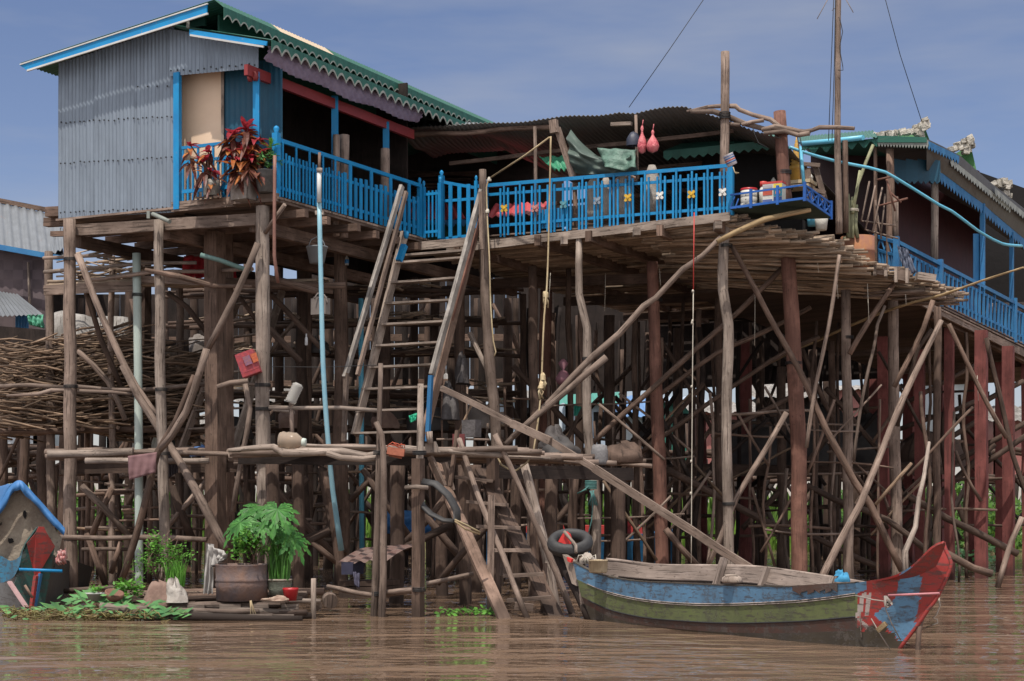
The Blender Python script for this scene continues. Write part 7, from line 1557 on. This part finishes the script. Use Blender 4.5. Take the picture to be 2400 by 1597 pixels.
one(lambda m: m.lathe(c2_, [(.07, 0), (.075, .28), (.05, .34), (.04, .36)], 14), 'body', M['tin_white'], T2); one(lambda m: m.lathe(c2_ + Z * .36, [(.06, 0), (.06, .08), (.02, .085)], 12), 'cap', M['boat_bright_red'], T2)
T3 = thing('detergent_box', 'colourful printed detergent tub on the corner shelf beside the red post', 'box', on_shelf(1805)); c3_ = on_shelf(1806, .22)
one(lambda m: m.bar(c3_, c3_ + Z * .34, .34, .2, v), 'tub', M['tin_white'], T3)
one(lambda m: m.bar(c3_ + Z * .34, c3_ + Z * .375, .35, .21, v), 'lid', M['boat_bright_red'], T3)
for (a0_, a1_, z0_, z1_, cc) in ((.02, .168, .26, .33, (.62, .48, .06)), (.02, .168, .12, .25, (.02, .16, .24)), (.02, .168, .01, .11, (.02, .06, .22)), (-.165, .0, .15, .24, (.50, .10, .06)), (-.165, .0, .02, .08, (.10, .14, .34)), (-.165, .0, .27, .32, (.36, .34, .36))):
    m = MB(); q = c3_ - v * .103; m.slab([q + u * a0_ + Z * z0_, q + u * a1_ + Z * z0_, q + u * a1_ + Z * z1_, q + u * a0_ + Z * z1_], v * -.004); m.build('printed_panel', plain('print', cc, .5), T3)
one(lambda m: m.lathe(c3_ - v * .108 + u * .095 + Z * .185, [(.045, 0), (.045, .004)], 14, -v), 'printed_dot', plain('orange_dot', (.60, .22, .10), .5), T3)
TC_ = thing('hanging_can', 'printed paint can tied tilted on the tall post above the railing corner', 'can', P(1712, 372, 27.9)); ax_ = Vector((-.42, -.1, .9)).normalized(); cc_ = P(1717, 388, 27.9)
one(lambda m: m.lathe(cc_, [(.08, 0), (.088, .01), (.09, .19), (.094, .2), (.08, .2)], 16, ax_), 'body', plain('white_print', (.52, .50, .50), .4, (.42, .38, .42), 6), TC_)
for z_, h_, col_ in ((.05, .02, (.03, .12, .34)), (.12, .018, (.03, .12, .34)), (.085, .02, (.45, .08, .08)), (.16, .012, (.04, .10, .30))):
    m = MB(); m.lathe(cc_ + ax_ * z_, [(.0915, 0), (.0915, h_)], 16, ax_); m.build('printed_band', plain('band_print', col_, .4), TC_)
one(lambda m: [m.tube([P(1718, 392, 27.8), P(1722, 404, 27.8), P(1726 + k * 3, 408 - k, 27.8)], .009, 5, .005, .05) for k in range(3)], 'string', M['rope'], TC_)
SP = thing('spirit_house', 'small golden spirit house spire behind the thick red brown post', 'shrine', P(1862, 420, 29.4)); M['gold'] = plain('gold_paint', (.50, .30, .06), .4, (.36, .20, .05), 20)
c = P(1864, 438, 29.4)
one(lambda m: (m.bar(c - u * .42 - Z * .02, c + u * .30 - Z * .02, .4, .05), m.bar(c - u * .45 + Z * .05, c + u * .33 + Z * .05, .42, .06)), 'base', plain('cream_base', (.56, .44, .28), .6), SP)
def spire(m):
    prof = [(.12, .10), (.12, .30), (.15, .31)]
    for k in range(9): prof += [(.125 - k * .012, .36 + k * .055), (.085 - k * .009, .385 + k * .055)]
    prof += [(.008, .95)]; m.lathe(c + u * .02, prof, 10)
one(spire, 'spire', M['gold'], SP)
for du in (-.4, .28): m = MB(); m.lathe(c + u * du + Z * .08, [(.05, 0), (.04, .05), (.05, .06), (.01, .12)], 8); m.build('corner_finial', M['tin_white'], SP)
WB = thing('water_bucket', 'white and blue bucket under the corner shelf', 'bucket', P(1925, 535, 29)); one(lambda m: m.lathe(P(1925, 540, 29), [(.09, 0), (.12, .22), (.11, .23)], 14), 'pail', M['tin_white'], WB); one(lambda m: m.lathe(P(1925, 540, 29) + Z * .225, [(.122, 0), (.122, .025), (.03, .03)], 14), 'lid', plain('orange_rim', (.52, .16, .09), .5), WB)
m = MB(); m.lathe(P(1905, 530, 29.3), [(.09, 0), (.11, .2)], 12); tag(m.build('blue_tub', M['pvc_blue']), 'light blue tub half hidden left of the white bucket', 'tub')
# things on the ragged right edge
BM = thing('bamboo_bundle', 'bundle of green bamboo canes tied upright beside the antenna mast', 'bamboo bundle', P(1995, 560, 29.4)); M['green_bamboo'] = wood('green_bamboo', (.27, .27, .16), (.36, .36, .22), crack=.4)
for x0, x1, yt, D in ((1987, 1986, 455, 29.3), (1993, 1994, 470, 29.35), (1998, 2000, 462, 29.4), (2004, 2006, 480, 29.45), (2010, 1999, 500, 29.4), (1982, 1976, 560, 29.3)):
    m = MB(); m.tube([P(x0, 558, D), P(x1, yt, D)], .034, 7, .01, .2, lump=.15); m.build('cane', M['green_bamboo'], BM)
m = MB(); m.tube([P(1998, 500, 29.3), P(2010, 430, 29.4), P(2045, 340, 29.6)], .03, 7, .01); m.build('cane', M['green_bamboo'], BM)
m = MB(); m.tube([P(2001, 480, 29.5), P(2015, 400, 29.6)], .025, 7, .01); m.build('cane', M['green_bamboo'], BM)
m = MB(); lash(m, P(1996, 492, 29.4), .12, 2, w=.01); m.build('tie', M['rope_pale'], BM)
RD = thing('rusty_drum', 'rusty brown drum on the ragged floor edge behind the stick ends', 'drum', P(2010, 615, 29.6))
one(lambda m: m.lathe(P(2010, 632, 29.7), [(.29, 0), (.31, .1), (.305, .3), (.32, .32), (.30, .34), (.30, .58), (.28, .58), (.27, .4)], 22), 'drum', plain('rust_brown', (.22, .10, .08), .85, (.34, .15, .06), 5), RD)
for x0, y0, x1, y1, lab in ((2048, 622, 2078, 640, 'grey plank crate beside the rusty drum, left one'), (2098, 632, 2128, 656, 'grey plank crate beside the rusty drum, right one')):
    t = thing('crate', lab, 'crate', P((x0 + x1) / 2, y1, 29.6)); one(lambda m: m.bar(P(x0, (y0 + y1) / 2, 29.6), P(x1, (y0 + y1) / 2 + 6, 29.6), .3, .2, Z), 'box', M['grey_wood'], t)
    one(lambda m: (m.bar(P(x0 + 2, y0 - 6, 29.4), P(x0 + 2, y1 + 6, 29.4), .05, .04, v), m.bar(P(x1 - 2, y0 - 3, 29.4), P(x1 - 2, y1 + 8, 29.4), .05, .04, v)), 'batten', M['pale_wood'], t)
t = thing('wooden_box', 'pale rough box on the stick ends near the blue pickets', 'box', P(2168, 656, 29.8)); one(lambda m: m.bar(P(2148, 648, 29.8), P(2190, 654, 29.8), .25, .13, Z, .004), 'box', M['pale_wood'], t)
sheet('blue_jacket', 'dark blue cloth hung over the verandah rail of the right house', 'cloth', [P(2100, 575, 30.3), P(2128, 585, 30.3), P(2146, 640, 30.2), P(2125, 650, 30.2)], plain('dark_blue_cloth', (.06, .085, .14), .8, (.16, .17, .22), 7), .06)
RKF = thing('drying_frame', 'rust brown crossed pole frame standing before the dark verandah', 'frame', P(2085, 600, 30))
for a, b_ in (((2055, 422), (2100, 412)), ((2060, 483), (2128, 465)), ((2078, 420), (2098, 495)), ((2085, 450), (2112, 475))):
    m = MB(); m.tube([P(*a, 30), P(*b_, 29.9)], .018, 6, .005); m.build('pole', M['red_wood'], RKF)
for a, b_ in (((2038, 425), (2020, 518)), ((2050, 435), (2028, 540)), ((2068, 440), (2045, 545)), ((2052, 470), (2066, 560)), ((2075, 455), (2065, 545)), ((2018, 518), (2100, 528)), ((2028, 540), (2105, 560))):
    m = MB(); m.tube([P(*a, 30.1), P(*b_, 29.9)], .016, 6, .01); m.build('pole', M['grey_wood'], RKF)
for pts, lab in (([(1900, 395, 29.2), (1915, 470, 29.1), (1918, 480, 29)], None), ([(1890, 395, 29.3), (1895, 450, 29.2)], None)): pass
PS = thing('plank_stack', 'two leaning planks with a crosspiece behind the corner shelf', 'planks', P(1910, 470, 29.3))
for a, b_, w in (((1893, 395), (1900, 470), .1), ((1912, 392), (1935, 475), .09), ((1882, 385), (1922, 388), .07), ((1888, 440), (1935, 452), .06)):
    m = MB(); m.bar(P(*a, 29.3), P(*b_, 29.2), w, .05, v, .004); m.build('plank', M['grey_wood'], PS)
# junk on the landing and under the terrace
M['dull_heap'] = plain('dull_heap', (.10, .09, .09), .7, (.06, .052, .05), 7, bmp=.6)
WS = thing('woven_sack', 'white checked woven sack standing on the shelf right of the crooked pale post', 'sack', P(1405, 1090, 27.5)); M['check'] = plain('checked_sack', (.24, .23, .23), .8, (.16, .155, .16), 30)
one(lambda m: m.lathe(P(1405, 1090, 27.5), [(.13, 0), (.145, .05), (.14, .22), (.12, .32), (.05, .34)], 16), 'sack', M['check'], WS)
for k, (x, y, D, w, h, mt, lab) in enumerate(((1310, 1065, 27, .30, .24, 'junk', 'dark bundle on the landing left of the crooked pale post'), (1455, 1085, 28, .42, .30, 'dark_wood', 'brown crumpled sack pile right of the checked sack'), (1300, 1050, 30.5, .30, .35, 'dull_heap', 'dull grey plastic heap behind the long sloping plank'), (1055, 985, 30, .16, .6, 'dull_heap', 'hanging dull sack behind the right stringer of the stairs'), (1085, 900, 30.5, .13, .5, 'dull_heap', 'hanging thin grey sack to the right of the stairs'))):
    o = one(lambda m: blob(m, P(x, y, D), w, .3, h, .5, 18), 'bundle', M[mt]); tag(o, lab, 'bundle')
m = MB(); m.lathe(P(1320, 905, 31), [(.03, 0), (.12, .05), (.15, .14), (.08, .26), (.02, .30), (.1, .42), (.03, .5)], 12); tag(m.build('plastic_bag', plain('dull_pink_bag', (.20, .09, .11), .6)), 'dull pink bag hanging in the shade under the terrace', 'bag')
MB_ = thing('fish_cage', 'dark boxy float with curved rusty sheet lying by the stakes', 'float', at_z(830, 24, 0))
def cage(m):
    a = P(800, 1345, 24)
    for j in range(3): m.slab([P(795, 1362 + j * 14, 24), P(895, 1362 + j * 14, 23.8), P(895, 1374 + j * 14, 23.8), P(795, 1374 + j * 14, 24)], v * .5)
one(cage, 'box', M['dark_wood'], MB_)
def cs(m):
    a, b_ = P(788, 1318, 23.9), P(905, 1310, 23.6)
    def fn(i, j): return a.lerp(b_, i) + v * (1.1 * j) + Z * (.20 * math.sin(j * 2.2) - .02 + .02 * math.sin(i * 30)) + u * (.05 * j)
    m.grid(fn, 24, 8)
one(cs, 'curved_sheet', plain('rusty_sheet', (.12, .06, .05), .6, (.20, .15, .13), 8), MB_)
one(lambda m: m.slab([P(800, 1318, 23.85), P(828, 1318, 23.8), P(826, 1347, 23.8), P(800, 1347, 23.85)], v * .3), 'blue_box', plain('dark_violet_box', (.04, .04, .075), .6), MB_)
sheet('rag', 'dark violet rag hanging from the boxy float', 'rag', [P(828, 1340, 23.6), P(842, 1345, 23.6), P(842, 1380, 23.5), P(830, 1372, 23.5)], plain('violet_rag', (.08, .075, .12), .8), .03)
sheet('blue_tarp', 'blue tarp sheet low in the shade behind the landing posts', 'tarp', [P(890, 1195, 33), P(1040, 1200, 33), P(1040, 1262, 33), P(890, 1250, 33)], M['tarp_blue'], .12)
sheet('green_rag', 'small bright green rag hanging under the stairs', 'rag', [P(958, 975, 27.2), P(978, 968, 27.2), P(975, 985, 27.2), P(962, 992, 27.2)], plain('bright_green', (.02, .36, .20), .6), .02)
sheet('green_rag', 'bright green cloth glimpsed right of the stairs', 'rag', [P(1370, 975, 33), P(1345, 975, 33), P(1345, 950, 33), P(1370, 955, 33)], plain('bright_green_b', (.02, .26, .19), .6), .02)
tag(one(lambda m: m.box(P(1075, 1035, 25), .18, .15, .22), 'red_box', plain('dark_red_box', (.14, .03, .03), .7)), 'dark red box standing on the landing behind the plank ladder', 'box')
tag(one(lambda m: m.bar(P(1105, 985, 26), P(1105, 1025, 26), .24, .2, v), 'grey_tin', M['dull_heap']), 'square grey tin standing on the landing left of the rope post', 'tin')
m = MB(); m.tube([P(1005, 1012, 22.3), P(1008, 1040, 22.3)], [.05, .04], 8, 0, .1); m.slab([P(995, 1040, 22.35), P(1018, 1035, 22.35), P(1028, 1060, 22.35), P(998, 1062, 22.35)], v * .05); tag(m.build('wooden_paddle_head', M['pale_wood']), 'pale shaped wooden board standing on the landing behind the square post', 'board')
# ------------------------------------------------------------------ dark back walls under the houses
HB2 = thing('rear_house', 'dark unlit house back standing behind the left stilts and the stairs', 'house', at_z(700, 44, 0))
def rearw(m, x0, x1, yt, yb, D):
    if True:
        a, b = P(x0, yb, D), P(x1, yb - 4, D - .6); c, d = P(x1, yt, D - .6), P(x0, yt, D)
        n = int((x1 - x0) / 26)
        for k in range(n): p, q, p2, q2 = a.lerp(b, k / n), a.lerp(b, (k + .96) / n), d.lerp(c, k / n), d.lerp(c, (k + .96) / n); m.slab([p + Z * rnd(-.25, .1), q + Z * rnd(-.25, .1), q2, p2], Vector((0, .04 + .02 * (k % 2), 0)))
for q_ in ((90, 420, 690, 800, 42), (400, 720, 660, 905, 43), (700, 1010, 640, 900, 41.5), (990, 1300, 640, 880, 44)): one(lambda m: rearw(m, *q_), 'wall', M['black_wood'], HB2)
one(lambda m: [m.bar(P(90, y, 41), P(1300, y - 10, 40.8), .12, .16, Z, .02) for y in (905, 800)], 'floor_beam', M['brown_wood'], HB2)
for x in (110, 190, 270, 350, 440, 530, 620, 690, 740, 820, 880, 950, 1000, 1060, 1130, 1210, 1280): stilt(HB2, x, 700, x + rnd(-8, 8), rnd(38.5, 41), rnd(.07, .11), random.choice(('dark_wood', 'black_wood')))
for k in range(26):
    x = rnd(90, 1250); dx = random.choice((-1, 1)) * rnd(90, 200); D = rnd(36.5, 40); pole(HB2, [(x, rnd(700, 980), D), (x + dx, rnd(1000, 1240), D)], rnd(.035, .06), random.choice(('dark_wood', 'brown_wood', 'dark_wood')))
# junk shelves deep under the left house and the stairs
SJ = thing('junk_shelf', 'pole shelf crowded with sticks and odds and ends deep behind the stairs', 'shelf', at_z(800, 35, 0))
def sj(m):
    for y in (690, 762, 835, 930, 1010):
        for k in range(7): m.tube([P(430 + rnd(-60, 30), y + rnd(-7, 7), 34 + k * .4), P(1180 + rnd(-60, 60), y - 8 + rnd(-7, 7), 34 + k * .4)], rnd(.025, .05), 6, .05, .8)
one(sj, 'shelf_poles', M['dark_wood'], SJ)
def sj2(m):
    for k in range(230):
        y = random.choice((690, 762, 835, 930, 1010, 960)); x = rnd(430, 1150); D = rnd(33.6, 36.5); m.tube([P(x, y - rnd(3, 34), D), P(x + rnd(25, 110), y - rnd(3, 34), D + rnd(-.3, .3))], rnd(.012, .03), 5, .03, .5)
tag(one(sj2, 'stored_sticks', M['stick'], SJ), 'loose sticks lying on the shelf', None, None, 'stuff')
for k, (x, y, w, h, mt, lab) in enumerate(((560, 1030, .3, .4, 'junk', 'dark sack on the deep shelf behind the wide ladder'), (690, 1005, .35, .4, 'sack', 'brown sack on the deep shelf left of the blue pipe'), (1000, 1010, .4, .45, 'junk', 'black sack on the deep shelf right of the stairs foot'), (1120, 1005, .35, .5, 'pale_plastic', 'greyish sack on the deep shelf behind the rope post'), (900, 1005, .3, .35, 'sack', 'brown bundle on the deep shelf behind the lowest stair treads'), (470, 830, .3, .35, 'pale_plastic', 'pale bundle high on the deep shelf beside the grey post'), (740, 830, .3, .3, 'junk', 'dark bundle high on the deep shelf behind the blue pipe'))):
    o = one(lambda m: blob(m, P(x, y, 33.8), w, .3, h, .5, 14), 'bundle', M[mt]); tag(o, lab, 'bundle')
# fine debris and rope ends under the terrace floor
one(lambda m: [m.tube([P(x, y, D), P(x + rnd(-4, 4), y + l, D)], .006, 4, .01, .3) for x, y, l, D in ((1290, 640, 60, 30), (1420, 640, 90, 31), (1545, 630, 40, 30), (1770, 690, 120, 30), (2033, 665, 92, 29.6), (2123, 690, 25, 29.8), (1915, 600, 40, 29.4), (1960, 640, 60, 29.6), (2290, 880, 60, 33))], 'hanging_string', M['rope_pale'], T)

# a denser tangle of thin poles below the terrace and the right house
for k in range(30):
    x = 1215 + k * 36 + rnd(-14, 14); D = rnd(32, 41); pole(T, [(x, rnd(690, 800), D), (x + rnd(-8, 8), 1000, D), (x + rnd(-10, 10), HY + 5850 / D, D)], rnd(.03, .06), random.choice(('dark_wood', 'dark_wood', 'brown_wood', 'black_wood')), 'stilt', .05)
for k in range(34):
    x = rnd(1210, 2280); dx = random.choice((-1, 1)) * rnd(70, 230); D = rnd(31.5, 40); y0 = rnd(800, 1080); pole(T, [(x, y0, D), (x + dx, y0 + rnd(110, 240), D)], rnd(.03, .055), random.choice(('dark_wood', 'dark_wood', 'brown_wood', 'black_wood')), 'brace', .03)
for k in range(22):
    x = rnd(1210, 2200); D = rnd(33, 40); y0 = rnd(960, 1270); pole(T, [(x, y0, D), (x + rnd(120, 330), y0 + rnd(-14, 14), D)], rnd(.025, .045), random.choice(('dark_wood', 'brown_wood')), 'tie_rail', .04)
for k in range(16):
    x = 120 + k * 34 + rnd(-12, 12); D = rnd(30.5, 36); pole(H1, [(x, rnd(1060, 1120), D), (x + rnd(-6, 6), HY + 5850 / D, D)], rnd(.03, .055), random.choice(('dark_wood', 'brown_wood')), 'stilt', .04)
for k in range(46):
    x = rnd(100, 760); D = rnd(30, 35); y0 = rnd(1090, 1270); pole(H1, [(x, y0, D), (x + rnd(50, 170), y0 + rnd(-12, 12), D)], rnd(.02, .035), random.choice(('brown_wood', 'grey_wood', 'firewood')), 'tie_rail', .03)
# dark wire lashings where poles cross
def lashes(par, spots):
    for x, y, D, r in spots:
        m = MB(); lash(m, P(x, y, D), r, 3, w=.008, sp=.02); m.build('lashing', M['wire'], par)
lashes(H1, [(166, 607, 28.35, .118), (166, 905, 28.35, .118), (166, 1262, 28.35, .118), (376, 640, 27.5, .098), (378, 912, 27.5, .098), (384, 1062, 27.5, .1), (616, 902, 26.75, .128), (617, 958, 26.75, .128), (320, 1262, 28.8, .082), (321, 690, 28.8, .08), (322, 925, 28.8, .08)])
lashes(T, [(1702, 575, 28.55, .105), (1708, 1180, 28.55, .105), (1376, 840, 29.6, .09), (1537, 702, 30.6, .12), (1860, 850, 29.6, .15), (1987, 790, 30.6, .105)])
lashes(LA, [(884, 1060, 22.1, .05), (882, 1390, 22.1, .058), (983, 1060, 22, .09), (982, 1380, 22, .09)])

# more thin members in the front rows of the framework
for k in range(26):
    x = 1000 + k * 50 + rnd(-18, 18); D = rnd(30, 33.5); y0 = rnd(860, 1120); pole(T, [(x, y0, D), (x + rnd(-14, 14), (y0 + HY + 5850 / D) / 2, D), (x + rnd(-10, 10), HY + 5850 / D, D)], rnd(.02, .036), random.choice(('brown_wood', 'grey_wood', 'brown_wood')), 'stilt', .04)
for k in range(30):
    x = rnd(1020, 2290); dx = random.choice((-1, 1)) * rnd(50, 190); D = rnd(29.8, 33); y0 = rnd(900, 1190); pole(T, [(x, y0, D), (x + dx, y0 + rnd(70, 190), D)], rnd(.018, .034), random.choice(('brown_wood', 'grey_wood', 'firewood')), 'brace', .03)
for k in range(24):
    x = rnd(1000, 2180); D = rnd(30, 33); y0 = rnd(900, 1290); pole(LA if x < 1250 else T, [(x, y0, D), (x + rnd(90, 260), y0 + rnd(-14, 14), D)], rnd(.016, .03), random.choice(('brown_wood', 'grey_wood')), 'tie_rail', .04)
